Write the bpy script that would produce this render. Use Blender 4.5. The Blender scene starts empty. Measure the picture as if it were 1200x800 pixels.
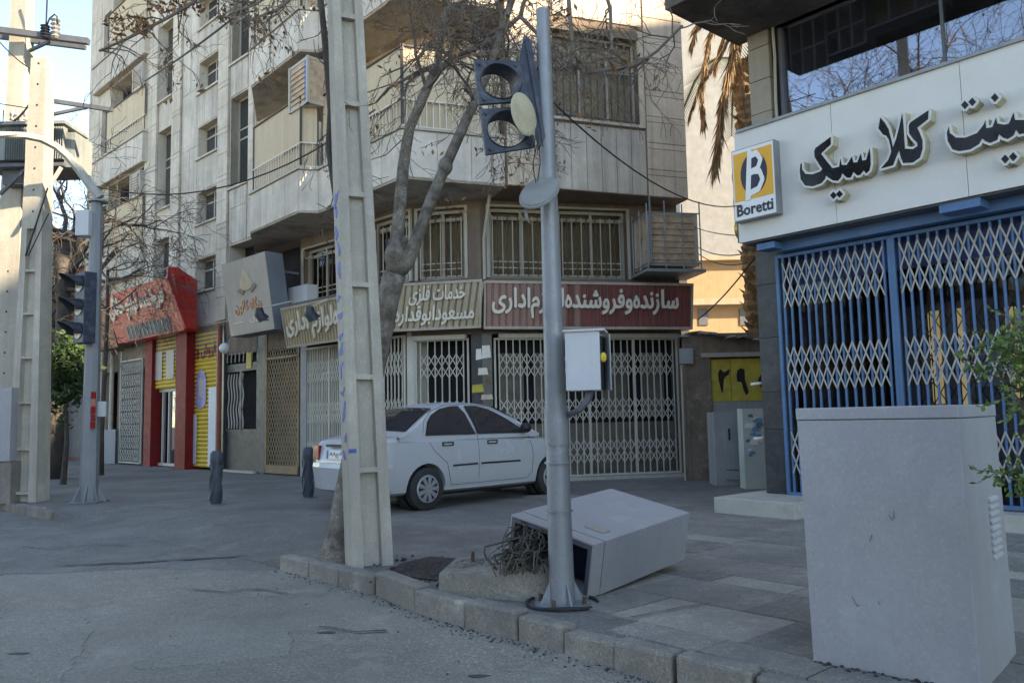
import bpy, bmesh, math, random
import numpy as np
from mathutils import Vector, Matrix
from mathutils.geometry import delaunay_2d_cdt, interpolate_bezier

random.seed(7)
C = bpy.context.scene.collection
sc = bpy.context.scene
rad = math.radians

# ------------------------------------------------------------------ camera
FPX, HCAM = 940.0, 1.25
PITCH, ROLL = rad(5.35), rad(1.2)
_F = Vector((0, math.cos(PITCH), math.sin(PITCH)))
_U0 = Vector((0, -math.sin(PITCH), math.cos(PITCH)))
_R0 = Vector((1, 0, 0))
_R = _R0 * math.cos(ROLL) - _U0 * math.sin(ROLL)
_U = _U0 * math.cos(ROLL) + _R0 * math.sin(ROLL)
CAM = Vector((0, 0, HCAM))
cd = bpy.data.cameras.new('camera'); cam = bpy.data.objects.new('camera', cd); C.objects.link(cam)
cam.matrix_world = Matrix.Translation(CAM) @ Matrix((_R, _U, -_F)).transposed().to_4x4()
cd.sensor_width = 36; cd.lens = FPX / 1200 * 36; cd.clip_start = 0.05; cd.clip_end = 800
sc.camera = cam

# ------------------------------------------------------------------ sky, sun, exposure
SUN_EL, SUN_AZ = rad(33), rad(120)          # azimuth from +Y towards +X
w = bpy.data.worlds.new('World'); sc.world = w; w.use_nodes = True
nt = w.node_tree
sky = nt.nodes.new('ShaderNodeTexSky'); sky.sky_type = 'NISHITA'; sky.sun_disc = False
sky.sun_elevation = SUN_EL; sky.sun_rotation = SUN_AZ; sky.air_density = 1.0; sky.dust_density = .1; sky.ozone_density = 1.8; sky.altitude = 1800
nt.links.new(sky.outputs[0], nt.nodes['Background'].inputs[0])
nt.nodes['Background'].inputs[1].default_value = 0.13
SDIR = Vector((math.sin(SUN_AZ) * math.cos(SUN_EL), math.cos(SUN_AZ) * math.cos(SUN_EL), math.sin(SUN_EL)))
sl = bpy.data.lights.new('sun', 'SUN'); sl.energy = 3.3; sl.angle = rad(0.5); sl.color = (1, 0.9, 0.76)
so = bpy.data.objects.new('sun', sl); C.objects.link(so); so.rotation_euler = SDIR.to_track_quat('Z', 'Y').to_euler()
sc.view_settings.view_transform = 'Standard'; sc.view_settings.look = 'None'
sc.view_settings.exposure = 2.25; sc.view_settings.use_white_balance = True; sc.view_settings.white_balance_temperature = 8300; sc.view_settings.white_balance_tint = 9; sc.view_settings.gamma = 1

# ------------------------------------------------------------------ helpers
def ray(px, py): return _F * FPX + _R * (px - 600) - _U * (py - 400)
def gp(px, py, z=0.0):
    d = ray(px, py); return CAM + d * ((z - HCAM) / d.z)
def atY(px, py, Y):
    d = ray(px, py); return CAM + d * (Y / d.y)

WL = {}
class Fr:
    """vertical plane frame: u along the wall, d outward, z up"""
    def __init__(s, O, to):
        s.O = Vector((O[0], O[1], 0)); t = Vector((to[0], to[1], 0)) - s.O
        s.len = t.length; s.u = t.normalized(); n = Vector((s.u.y, -s.u.x, 0))
        if n.dot(CAM - s.O) < 0: n = -n
        s.n = n
        s.flip = s.u.cross(Vector((0, 0, 1))).dot(n) < 0
    def P(s, u, d, z): return s.O + s.u * u + s.n * d + Vector((0, 0, z))
    def uz(s, px, py, d=0.0):
        r = ray(px, py); o = s.O + s.n * d - CAM
        t = o.dot(s.n) / r.dot(s.n); p = CAM + r * t - s.O
        return p.dot(s.u), p.z
    def U(s, px, py=400, d=0.0): return s.uz(px, py, d)[0]
    def rect(s, xl, xr, yt, yb, d=0.0):
        ym, xm = (yt + yb) / 2, (xl + xr) / 2
        a, b = s.U(xl, ym, d), s.U(xr, ym, d)
        return min(a, b), max(a, b), s.uz(xm, yb, d)[1], s.uz(xm, yt, d)[1]

class MB:
    def __init__(s): s.v = []; s.f = []
    def face(s, pts):
        n = len(s.v); s.v += [Vector(p) for p in pts]; s.f.append(list(range(n, n + len(pts)))); return s
    def box8(s, c):
        n = len(s.v); s.v += [Vector(p) for p in c]
        q = [(0, 3, 2, 1), (4, 5, 6, 7), (0, 1, 5, 4), (1, 2, 6, 5), (2, 3, 7, 6), (3, 0, 4, 7)]
        a, b, d = Vector(c[1]) - Vector(c[0]), Vector(c[3]) - Vector(c[0]), Vector(c[4]) - Vector(c[0])
        inv = a.cross(b).dot(d) < 0
        for f in q: s.f.append([n + i for i in (reversed(f) if inv else f)])
        return s
    def fb(s, fr, u0, u1, d0, d1, z0, z1):
        P = fr.P
        return s.box8([P(u0, d0, z0), P(u1, d0, z0), P(u1, d1, z0), P(u0, d1, z0), P(u0, d0, z1), P(u1, d0, z1), P(u1, d1, z1), P(u0, d1, z1)])
    def box(s, x0, x1, y0, y1, z0, z1):
        return s.box8([(x0, y0, z0), (x1, y0, z0), (x1, y1, z0), (x0, y1, z0), (x0, y0, z1), (x1, y0, z1), (x1, y1, z1), (x0, y1, z1)])
    def obox(s, o, a, b, c):
        o, a, b, c = map(Vector, (o, a, b, c))
        return s.box8([o, o + a, o + a + b, o + b, o + c, o + a + c, o + a + b + c, o + b + c])
    def prism(s, poly, vec):
        """poly: list of 3d points (planar), extruded by vec"""
        vec = Vector(vec); n = len(s.v); k = len(poly); P = [Vector(p) for p in poly]
        nn = Vector((0, 0, 0))
        for i in range(k): nn += P[i].cross(P[(i + 1) % k])
        if nn.dot(vec) < 0: P.reverse()
        s.v += P + [p + vec for p in P]
        s.f.append([n + i for i in reversed(range(k))]); s.f.append([n + k + i for i in range(k)])
        for i in range(k):
            j = (i + 1) % k; s.f.append([n + i, n + j, n + k + j, n + k + i])
        return s
    def tube(s, pts, r, n=8, cap=True):
        pts = [Vector(p) for p in pts]; m = len(pts)
        rs = r if isinstance(r, (list, tuple)) else [r] * m
        base = len(s.v); prev = None
        for i, p in enumerate(pts):
            t = (pts[min(i + 1, m - 1)] - pts[max(i - 1, 0)]).normalized()
            if prev is None:
                a = Vector((0, 0, 1)) if abs(t.z) < .9 else Vector((1, 0, 0))
                x = t.cross(a).normalized()
            else: x = (prev - t * prev.dot(t)).normalized()
            prev = x; y = t.cross(x)
            for k in range(n):
                a = 2 * math.pi * (k + .5) / n
                s.v.append(p + (x * math.cos(a) + y * math.sin(a)) * rs[i])
        for i in range(m - 1):
            for k in range(n):
                a, b = base + i * n + k, base + i * n + (k + 1) % n
                s.f.append([a, b, b + n, a + n])
        if cap:
            s.f.append([base + k for k in reversed(range(n))]); s.f.append([base + (m - 1) * n + k for k in range(n)])
        return s
    def bar(s, a, b, w, h=None, up=None):
        """rectangular bar from a to b"""
        a, b = Vector(a), Vector(b); t = (b - a).normalized(); h = h or w
        up = Vector(up) if up is not None else (Vector((0, 0, 1)) if abs(t.z) < .9 else Vector((1, 0, 0)))
        x = t.cross(up).normalized(); y = x.cross(t)
        return s.obox(a - x * w / 2 - y * h / 2, x * w, y * h, b - a)
    def disc(s, c, nrm, r, th, n=24, r2=None):
        nrm = Vector(nrm).normalized(); return s.tube([Vector(c), Vector(c) + nrm * th], [r, r2 or r], n)
    def ball(s, c, r, n=10, m=6, sc3=(1, 1, 1)):
        c = Vector(c); base = len(s.v)
        s.v.append(c + Vector((0, 0, r * sc3[2])))
        for i in range(1, m):
            t = math.pi * i / m
            for k in range(n):
                a = 2 * math.pi * k / n
                s.v.append(c + Vector((math.sin(t) * math.cos(a) * r * sc3[0], math.sin(t) * math.sin(a) * r * sc3[1], math.cos(t) * r * sc3[2])))
        s.v.append(c - Vector((0, 0, r * sc3[2]))); e = len(s.v) - 1
        for k in range(n):
            s.f.append([base, base + 1 + k, base + 1 + (k + 1) % n]); q = base + 1 + (m - 2) * n
            s.f.append([e, q + (k + 1) % n, q + k])
        for i in range(m - 2):
            for k in range(n):
                a = base + 1 + i * n + k; b = base + 1 + i * n + (k + 1) % n
                s.f.append([a, a + n, b + n, b])
        return s
    def build(s, name, mat, parent=None, smooth=False, bevel=0, origin=None):
        me = bpy.data.meshes.new(name)
        if parent is not None: O = WL[parent.name]
        elif origin is not None: O = Vector(origin)
        else:
            xs = [v.x for v in s.v]; ys = [v.y for v in s.v]; zs = [v.z for v in s.v]
            O = Vector(((min(xs) + max(xs)) / 2, (min(ys) + max(ys)) / 2, min(zs)))
        me.from_pydata([v - O for v in s.v], [], s.f)
        me.materials.append(mat)
        if smooth:
            me.polygons.foreach_set('use_smooth', [True] * len(me.polygons))
            if smooth != 'all': me.set_sharp_from_angle(angle=rad(40))
        o = bpy.data.objects.new(name, me); C.objects.link(o)
        if parent is not None: o.parent = parent
        else: o.location = O
        WL[o.name] = O
        if bevel:
            b = o.modifiers.new('b', 'BEVEL'); b.width = bevel; b.segments = 2; b.limit_method = 'ANGLE'
        return o

def T(name, label, cat, loc, group=None, kind=None):
    o = bpy.data.objects.new(name, None); C.objects.link(o); o.location = loc; o.empty_display_size = .1
    WL[o.name] = Vector(loc)
    if label: o['label'] = label; o['category'] = cat
    if group: o['group'] = group
    if kind: o['kind'] = kind
    return o
def tag(o, label, cat, group=None, kind=None):
    if label: o['label'] = label
    if cat: o['category'] = cat
    if group: o['group'] = group
    if kind: o['kind'] = kind
    return o
def struct(o, label=None):
    o['kind'] = 'structure'
    if label: o['label'] = label
    return o
def rep(o, vec):
    c = o.copy(); C.objects.link(c); c.location = o.location + Vector(vec); WL[c.name] = WL[o.name]; return c
def stuff(o): o['kind'] = 'stuff'; return o

# ------------------------------------------------------------------ materials
def srgb(r, g, b):
    f = lambda c: (c / 255 / 12.92) if c / 255 <= .04045 else ((c / 255 + .055) / 1.055) ** 2.4
    return (f(r), f(g), f(b))
def M(name, col, rough=.8, var=.18, scale=2.5, bump=.25, bscale=40, metal=0, streak=0, scol=(.06, .05, .045), rnd=0, spec=.4, dirt=0, dcol=(.12, .1, .08), dscale=1.3, tint=None, speck=0, patchy=0):
    m = bpy.data.materials.new(name); m.use_nodes = True; nt = m.node_tree; N = nt.nodes; L = nt.links
    b = N['Principled BSDF']; b.inputs['Metallic'].default_value = metal
    b.inputs['Specular IOR Level'].default_value = spec
    g = N.new('ShaderNodeNewGeometry')
    def noise(sc_, det=5, vec=None, r=.6):
        n = N.new('ShaderNodeTexNoise'); n.inputs['Scale'].default_value = sc_; n.inputs['Detail'].default_value = det; n.inputs['Roughness'].default_value = r
        L.new(vec or g.outputs['Position'], n.inputs['Vector']); return n.outputs['Fac']
    def rng(x, a, b_, c=0., d=1.):
        n = N.new('ShaderNodeMapRange'); n.inputs['From Min'].default_value = a; n.inputs['From Max'].default_value = b_
        n.inputs['To Min'].default_value = c; n.inputs['To Max'].default_value = d; L.new(x, n.inputs['Value']); return n.outputs[0]
    def mix(fac, A, B, mode='MIX'):
        n = N.new('ShaderNodeMix'); n.data_type = 'RGBA'; n.blend_type = mode
        if isinstance(fac, float): n.inputs[0].default_value = fac
        else: L.new(fac, n.inputs[0])
        for i, x in ((6, A), (7, B)):
            if isinstance(x, tuple): n.inputs[i].default_value = (*x, 1)
            else: L.new(x, n.inputs[i])
        return n.outputs[2]
    lo = tuple(c * (1 - var) for c in col); hi = tuple(min(1, c * (1 + var)) for c in col)
    if tint: hi = tint
    c = mix(rng(noise(scale), .3, .7), lo, hi)
    c = mix(rng(noise(scale * 9, 4), .35, .65, 0., .5), c, lo)
    if speck:
        vo = N.new('ShaderNodeTexVoronoi'); vo.inputs['Scale'].default_value = 22; L.new(g.outputs['Position'], vo.inputs['Vector']); c = mix(rng(vo.outputs['Distance'], .1, .2, speck * .8, 0.), c, tuple(x * .4 for x in col))
        c = mix(rng(noise(14, 5, r=.8), .5, .62, 0., speck * .6), c, tuple(x * .6 for x in col)); c = mix(rng(noise(17, 5, r=.8), .52, .64, 0., speck * .5), c, tuple(min(1, x * 1.6) for x in col))
        c = mix(rng(noise(70, 3), .38, .5, speck, 0.), c, tuple(x * .35 for x in col)); c = mix(rng(noise(48, 3), .56, .68, 0., speck), c, tuple(min(1, x * 2.1) for x in col))
    if patchy:
        c = mix(rng(noise(.35, 7, r=.65), .42, .6, patchy, 0.), c, tuple(x * .55 for x in col)); c = mix(rng(noise(1.7, 7, r=.75), .55, .7, 0., patchy), c, tuple(min(1, x * 1.5) for x in col))
    if dirt: c = mix(rng(noise(dscale, 8, r=.72), .47, .62, 0., dirt), c, dcol)
    if streak:
        mp = N.new('ShaderNodeMapping'); mp.inputs['Scale'].default_value = (7, 7, .35); L.new(g.outputs['Position'], mp.inputs[0])
        s_ = rng(noise(1.0, 6, mp.outputs[0]), .46, .66, 0., streak); c = mix(s_, c, scol)
        mp2 = N.new('ShaderNodeMapping'); mp2.inputs['Scale'].default_value = (26, 26, .9); L.new(g.outputs['Position'], mp2.inputs[0])
        c = mix(rng(noise(1.0, 4, mp2.outputs[0]), .5, .7, 0., streak * .35), c, scol)
    if rnd:
        oi = N.new('ShaderNodeObjectInfo'); v = rng(oi.outputs['Random'], 0, 1, 1 - rnd, 1 + rnd)
        h = N.new('ShaderNodeHueSaturation'); L.new(v, h.inputs['Value']); L.new(c, h.inputs['Color']); c = h.outputs[0]
    L.new(c, b.inputs['Base Color'])
    L.new(rng(noise(scale * 3), .3, .7, max(.02, rough - .08), min(1, rough + .08)), b.inputs['Roughness'])
    if bump:
        bn = N.new('ShaderNodeBump'); bn.inputs['Strength'].default_value = bump; bn.inputs['Distance'].default_value = .01
        L.new(noise(bscale, 6, r=.7), bn.inputs['Height']); L.new(bn.outputs[0], b.inputs['Normal'])
    m.diffuse_color = (*col, 1)
    return m
def glass(name, col=(.02, .025, .03), rough=.03, alpha=None, spec=.8):
    m = bpy.data.materials.new(name); m.use_nodes = True; b = m.node_tree.nodes['Principled BSDF']
    b.inputs['Base Color'].default_value = (*col, 1); b.inputs['Roughness'].default_value = rough
    b.inputs['Specular IOR Level'].default_value = spec
    if alpha is not None: b.inputs['Alpha'].default_value = alpha
    return m
def paneglass(name, refl, tint):
    m = bpy.data.materials.new(name); m.use_nodes = True; nt = m.node_tree; N = nt.nodes; N.clear()
    o = N.new('ShaderNodeOutputMaterial'); x = N.new('ShaderNodeMixShader'); t = N.new('ShaderNodeBsdfTransparent'); g = N.new('ShaderNodeBsdfGlossy'); f = N.new('ShaderNodeFresnel'); f.inputs[0].default_value = 1.5
    a = N.new('ShaderNodeMath'); a.operation = 'ADD'; a.inputs[1].default_value = refl; a.use_clamp = True; nt.links.new(f.outputs[0], a.inputs[0])
    t.inputs[0].default_value = (*tint, 1); g.inputs['Roughness'].default_value = .012; g.inputs[0].default_value = (.85, .9, 1, 1)
    nt.links.new(a.outputs[0], x.inputs[0]); nt.links.new(t.outputs[0], x.inputs[1]); nt.links.new(g.outputs[0], x.inputs[2]); nt.links.new(x.outputs[0], o.inputs[0]); return m
def emis(name, col, s):
    m = bpy.data.materials.new(name); m.use_nodes = True; b = m.node_tree.nodes['Principled BSDF']
    b.inputs['Base Color'].default_value = (*col, 1); b.inputs['Emission Color'].default_value = (*col, 1); b.inputs['Emission Strength'].default_value = s
    return m

stone = M('stone_cladding', (.6, .54, .455), patchy=.3, streak=.34, scol=(.24, .215, .18), rnd=.07, bump=.3, dirt=.3, dcol=(.26, .24, .21))
stoneb = M('beige_stone', (.64, .54, .43), patchy=.3, streak=.4, scol=(.2, .17, .14), rnd=.06, dirt=.25, dcol=(.25, .2, .16))
stonej = M('stone_joint', (.2, .14, .1), streak=.3)
concpanel = M('grey_wall_panel', (.56, .515, .45), patchy=.4, streak=.5, scol=(.22, .2, .175), rnd=.06, dirt=.3, dcol=(.25, .24, .22))
balcm = M('pale_balcony_concrete', (.6, .56, .5), streak=.22, scol=(.32, .22, .15), patchy=.3, rnd=.05, bump=.3, dirt=.4, dcol=(.4, .36, .31), dscale=1.5)
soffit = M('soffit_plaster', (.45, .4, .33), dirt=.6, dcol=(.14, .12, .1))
darkvoid = M('dark_interior', (.016, .016, .018), rough=.9, bump=0)  # near-black colour stands in for the shade of rooms and gaps
whitewall = M('white_render', (.24, .24, .235), streak=.2, scol=(.17, .165, .16), dirt=.3, dcol=(.2, .195, .19))
orangewall = M('ochre_render', (.33, .235, .14), streak=.5, scol=(.28, .19, .1), dirt=.5, dcol=(.35, .24, .13))
bricks_ = M('red_brick_wall', (.22, .085, .05), rnd=.1)
tanwall = M('tan_render', (.34, .275, .2), streak=.3, scol=(.25, .2, .15))
asphalt = M('road_asphalt', (.28, .26, .22), speck=.7, patchy=.5, rough=.86, var=.14, scale=.7, bump=.7, bscale=110, dirt=.45, dcol=(.3, .285, .255), dscale=.45)
pave = M('forecourt_asphalt', (.2, .19, .175), speck=.7, patchy=.6, rough=.84, var=.2, scale=.8, bump=.6, bscale=80, dirt=.5, dcol=(.27, .255, .235), dscale=.5)
slabm = M('paving_slab', (.3, .28, .245), speck=.55, patchy=.6, rough=.84, var=.15, bump=.5, bscale=70, rnd=.16, dirt=.5, dcol=(.13, .13, .125), dscale=1.6)
kerbm = M('kerb_concrete', (.31, .285, .245), speck=.5, patchy=.7, rough=.88, var=.15, bump=.8, bscale=45, rnd=.08, dirt=.5, dcol=(.15, .145, .135), dscale=3)
conc = M('pole_concrete', (.5, .465, .4), speck=.12, patchy=.4, rough=.88, var=.12, bump=.7, bscale=50, streak=.35, scol=(.26, .24, .2), dirt=.35, dcol=(.3, .28, .24))
galv = M('galvanised_steel', (.3, .32, .34), patchy=.4, rough=.5, metal=.3, var=.22, scale=5, bump=.25, streak=.3, scol=(.16, .17, .18), dirt=.35, dcol=(.2, .2, .19), dscale=5)
cabgrey = M('cabinet_paint', (.385, .39, .4), speck=.12, patchy=.3, rough=.5, var=.06, scale=2, bump=.08, bscale=60, dirt=.35, dcol=(.33, .34, .37), dscale=2.5, streak=.18, scol=(.27, .28, .31))
cabside = cabgrey
whitebox = M('white_box_paint', (.52, .54, .56), rough=.45, var=.06, bump=.08, streak=.25, scol=(.34, .34, .33))
rust = M('rusty_metal', (.12, .07, .045), rough=.8, var=.4, scale=12, bump=.6)
black = M('black_plastic', (.025, .03, .045), rough=.5, var=.25, bump=.15, dirt=.4, dcol=(.07, .075, .08), dscale=6)
bluepl = M('dark_blue_housing', (.028, .038, .06), rough=.5, var=.3, scale=9, bump=.2, dirt=.5, dcol=(.12, .13, .16), dscale=8)
lens = M('cream_lens', (.55, .49, .34), rough=.35, var=.15, scale=8, dirt=.35, dcol=(.3, .27, .2), dscale=6)
greylens = M('grey_lens_disc', (.24, .24, .225), rough=.5, var=.15, scale=9)
bark = M('plane_tree_bark', (.3, .27, .23), rough=.9, var=.5, scale=7, bump=1.5, bscale=28, dirt=.8, dcol=(.08, .065, .05), dscale=6, patchy=.7, speck=.7)
barkd = M('dark_bark', (.09, .075, .065), rough=.9, var=.35, scale=6, bump=1.)
twig = M('bare_twig', (.17, .135, .11), rough=.9, var=.3, bump=0)
twigd = M('dark_twig', (.085, .07, .062), rough=.9, var=.3, bump=0)
dryleaf = M('dry_leaf', (.27, .14, .06), rough=.85, var=.4, scale=14, bump=0)
seedm = M('dry_seed', (.2, .145, .095), rough=.9, var=.4, scale=14, bump=0)
palmdry = M('dead_palm_frond', (.27, .18, .1), rough=.85, var=.35, scale=7, bump=.2)
leafg = M('green_leaf', (.13, .24, .05), rough=.55, var=.45, scale=8, bump=0, tint=(.2, .3, .07))
leafd = M('dark_green_leaf', (.045, .09, .028), rough=.6, var=.5, scale=5, bump=0)
redp = M('red_sign_paint', (.42, .025, .022), rough=.3, var=.12, bump=.02, spec=.6)
redw = M('washed_red_print', (.55, .16, .14), rough=.4, var=.25, scale=6, bump=.02)
redcol = M('red_column_paint', (.2, .014, .014), spec=.15, rough=.6, var=.2, bump=.1, dirt=.3, dcol=(.12, .03, .025))
yellow = M('yellow_shutter_paint', (.66, .47, .06), rough=.5, var=.1, bump=.1, streak=.3, scol=(.38, .27, .06))
greysign = M('grey_brown_sign', (.33, .3, .27), rough=.55, var=.08, bump=.05, streak=.2, scol=(.18, .16, .14))
bluegrey = M('blue_grey_metal', (.15, .175, .21), rough=.5, var=.15, bump=.1)
copper = M('copper_lettering', (.33, .15, .08), rough=.4, metal=.3, var=.2)
cream = M('cream_lettering', (.68, .63, .53), rough=.5, var=.1, bump=.05)
creamrib = M('cream_corrugated', (.4, .33, .22), rough=.55, var=.12, bump=.05, streak=.35, scol=(.25, .19, .13), rnd=.05)
redrib = M('maroon_corrugated', (.2, .05, .045), rough=.5, var=.25, bump=.05, streak=.35, scol=(.08, .035, .03), rnd=.08)
redribw = M('faded_maroon_corrugated', (.3, .16, .13), rough=.55, var=.2, bump=.05, streak=.3, scol=(.16, .09, .07), rnd=.08)
trim = M('sign_trim', (.42, .37, .3), rough=.5, var=.15, streak=.3, scol=(.2, .15, .11))
trimd = M('brown_sign_trim', (.15, .12, .1), rough=.5, var=.15)
gatew = M('cream_gate_paint', (.5, .48, .42), rough=.55, var=.12, bump=.05, streak=.3, scol=(.25, .2, .15))
gateg = M('grey_gate_paint', (.36, .36, .34), rough=.55, var=.12, bump=.05)
gateb = M('blue_gate_paint', (.07, .16, .3), rough=.45, var=.18, bump=.05, dirt=.35, dcol=(.06, .12, .25), dscale=4)
braceb = M('bare_brace_metal', (.4, .38, .34), rough=.45, metal=.2, var=.2, bump=.05)
gatebr = M('brown_gate_paint', (.24, .15, .075), rough=.6, var=.3, bump=.1)
railw = M('white_rail_paint', (.6, .57, .5), rough=.55, var=.12, bump=.05, streak=.3, scol=(.3, .22, .15))
raild = M('dark_rail_paint', (.06, .05, .045), rough=.6, var=.2, bump=.05)
framew = M('window_frame_paint', (.4, .37, .31), rough=.6, var=.12, bump=.1, streak=.3, scol=(.25, .2, .15))
brownw = M('brown_window_stone', (.2, .15, .115), rough=.75, var=.2, streak=.3)
canvas = M('beige_canvas', (.52, .43, .31), rough=.9, var=.1, scale=1.5, bump=.15, streak=.3, scol=(.28, .235, .18))
curtain = M('white_curtain', (.8, .78, .74), rough=.9, var=.08, bump=.05, streak=.3, scol=(.4, .38, .36))
curtainb = M('beige_curtain', (.42, .37, .29), rough=.9, var=.15, bump=.05, streak=.4, scol=(.16, .14, .11))
winglass = glass('window_glass', (.03, .035, .04), .05)
dullglass = paneglass('dull_window_glass', -.05, (.8, .78, .74))
clearglass = paneglass('clear_window_glass', .03, (.85, .87, .87))
darkglass = glass('tinted_car_glass', (.03, .033, .04), .02, spec=1.0)
granite = M('black_granite', (.04, .042, .045), rough=.35, var=.25, scale=12, bump=.05, dirt=.4, dcol=(.09, .085, .08), dscale=3, rnd=.15)
pilst = M('grey_pilaster_stone', (.3, .26, .21), rough=.7, var=.15, streak=.3, scol=(.18, .15, .12), rnd=.06)
signw = M('white_composite_panel', (.64, .63, .6), rough=.4, var=.04, scale=1.5, bump=.02, rnd=.015, dirt=.15, dcol=(.5, .48, .44))
letk = M('black_letter_face', (.012, .012, .013), rough=.12, var=.2, bump=0)
letr = M('letter_rim', (.6, .6, .57), rough=.4, var=.05, bump=0)
lets = M('letter_return', (.47, .43, .28), rough=.4, var=.15, bump=.02)
orange = M('orange_print', (.78, .38, .03), rough=.4, var=.05, bump=0)
navy = M('navy_print', (.02, .022, .045), rough=.4, var=.1, bump=0)
whitep = M('white_print', (.75, .75, .74), rough=.4, var=.04, bump=0)
bluep = M('blue_graffiti_paint', (.06, .12, .4), rough=.6, var=.3, scale=20, bump=0)
bluebeam = M('blue_rail_paint', (.07, .17, .34), rough=.5, var=.15, bump=.1, dirt=.3, dcol=(.12, .17, .24))
plaster = M('rough_plaster', (.3, .24, .18), speck=.6, patchy=.8, rough=.9, var=.3, bump=1., bscale=25, dirt=.7, dcol=(.1, .08, .065), dscale=2.5, streak=.4, scol=(.09, .075, .06))
yboard = M('yellow_board', (.5, .4, .06), rough=.6, var=.2, scale=5, bump=.1, dirt=.5, dcol=(.25, .21, .08), dscale=4)
blkpaint = M('black_stencil_paint', (.015, .014, .013), rough=.7, var=.2, bump=0)
elec = M('electric_box_paint', (.3, .32, .32), rough=.6, var=.12, bump=.1, streak=.3, scol=(.17, .16, .15))
palegr = M('pale_green_board', (.5, .54, .49), rough=.6, var=.08, bump=.05, dirt=.3, dcol=(.35, .37, .34))
sticker = M('blue_sticker', (.12, .3, .5), rough=.5, var=.3, scale=14, bump=0)
stonestep = M('step_stone', (.45, .43, .38), rough=.75, var=.12, bump=.3, dirt=.45, dcol=(.27, .25, .22), dscale=2)
carp = M('white_car_paint', (.43, .44, .455), rough=.22, var=.03, scale=1, bump=0, spec=.6, dirt=.12, dcol=(.48, .48, .48), dscale=1.2)
tyrem = M('tyre_rubber', (.035, .035, .037), rough=.85, var=.2, scale=10, bump=.3)
rimm = M('wheel_cover_silver', (.4, .41, .42), rough=.35, metal=.5, var=.1, bump=0)
blkt = M('black_trim', (.02, .02, .022), rough=.5, var=.1, bump=0)
redlamp = M('red_lamp_plastic', (.25, .008, .01), rough=.2, var=.1, bump=0)
wirem = M('black_cable', (.02, .02, .022), rough=.6, var=.1, bump=0)
cablem = M('dusty_cable', (.085, .075, .06), rough=.7, var=.6, scale=10, bump=.1)
boll = M('bollard_paint', (.045, .055, .075), rough=.5, var=.25, bump=.2, dirt=.4, dcol=(.1, .1, .1), dscale=5)
acm = M('cooler_casing', (.5, .38, .27), rough=.7, var=.25, scale=6, bump=.3, dirt=.5, dcol=(.17, .13, .1), dscale=5)
acw = M('white_ac_casing', (.4, .38, .34), rough=.6, var=.12, bump=.1, dirt=.4, dcol=(.33, .27, .2), dscale=5)
acblue = M('blue_ac_trim', (.05, .12, .38), rough=.5, var=.15, bump=.05)
globem = M('white_globe', (.6, .6, .6), rough=.3, var=.05, bump=0)
greenp = M('lime_green_panel', (.22, .42, .04), rough=.5, var=.12, bump=.05)
blueplastic = M('dull_blue_tarpaulin', (.12, .14, .25), rough=.7, var=.2)
soil = M('dark_soil', (.06, .052, .045), rough=.95, var=.4, scale=20, bump=1.)
transf = M('transformer_grey', (.24, .27, .27), rough=.6, var=.12, bump=.1, streak=.3)
insul = M('insulator_grey', (.3, .3, .3), rough=.4, var=.1, bump=0)
darkmetal = M('near_black_metal', (.035, .037, .04), rough=.5, var=.3, bump=.1, dirt=.4, dcol=(.08, .075, .07))
steeld = M('dark_steel', (.12, .13, .15), rough=.6, metal=.3, var=.2)
shelfl = emis('lit_display_panel', (.9, .75, .42), .07)
mustard = M('display_panel', (.6, .5, .3), rough=.5, bump=0)

# ------------------------------------------------------------------ lettering: outlines, nonzero union, optional emboldening
FORMS = {'ا': 'ﺍﺎ', 'ب': 'ﺏﺐﺑﺒ', 'ت': 'ﺕﺖﺗﺘ', 'خ': 'ﺥﺦﺧﺨ', 'د': 'ﺩﺪ', 'ر': 'ﺭﺮ', 'ز': 'ﺯﺰ', 'س': 'ﺱﺲﺳﺴ', 'ش': 'ﺵﺶﺷﺸ', 'ع': 'ﻉﻊﻋﻌ', 'ف': 'ﻑﻒﻓﻔ', 'ق': 'ﻕﻖﻗﻘ',
         'ک': '\ufb8e\ufb8f\ufb90\ufb91', 'گ': '\ufb92\ufb93\ufb94\ufb95', 'ل': 'ﻝﻞﻟﻠ', 'م': 'ﻡﻢﻣﻤ', 'ن': 'ﻥﻦﻧﻨ', 'ه': 'ﻩﻪﻫﻬ', 'و': 'ﻭﻮ', 'ی': '\ufbfc\ufbfd\ufbfe\ufbff'}
def shape(wd):
    out = []
    for i, c in enumerate(wd):
        if c == '\u200c': continue
        if c not in FORMS: out.append(c); continue
        f = FORMS[c]; pj = i > 0 and len(FORMS.get(wd[i - 1], '')) == 4; nj = i < len(wd) - 1 and wd[i + 1] in FORMS and len(f) == 4
        out.append(f[(2 if nj else 0) + (1 if pj else 0)])
    return ''.join(reversed(out))
def outlines(body):
    c = bpy.data.curves.new('lettering', 'FONT'); c.body = body; c.size = 1
    o = bpy.data.objects.new('lettering', c); C.objects.link(o)
    bpy.context.view_layer.update()
    cv = o.to_curve(bpy.context.evaluated_depsgraph_get(), apply_modifiers=False)
    polys = []
    for s in cv.splines:
        pts = []
        if s.type == 'BEZIER':
            bp = s.bezier_points; n = len(bp)
            for i in range(n):
                a, b = bp[i], bp[(i + 1) % n]
                seg = interpolate_bezier(a.co, a.handle_right, b.handle_left, b.co, 3)[:-1]
                pts += [(p.x, p.y) for p in seg]
        else: pts = [(p.co.x, p.co.y) for p in s.points]
        q = []
        for p in pts:
            if not q or (abs(p[0] - q[-1][0]) + abs(p[1] - q[-1][1])) > 1e-5: q.append(p)
        if len(q) > 2: polys.append(q)
    o.to_curve_clear(); bpy.data.objects.remove(o); bpy.data.curves.remove(c)
    return polys
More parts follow.
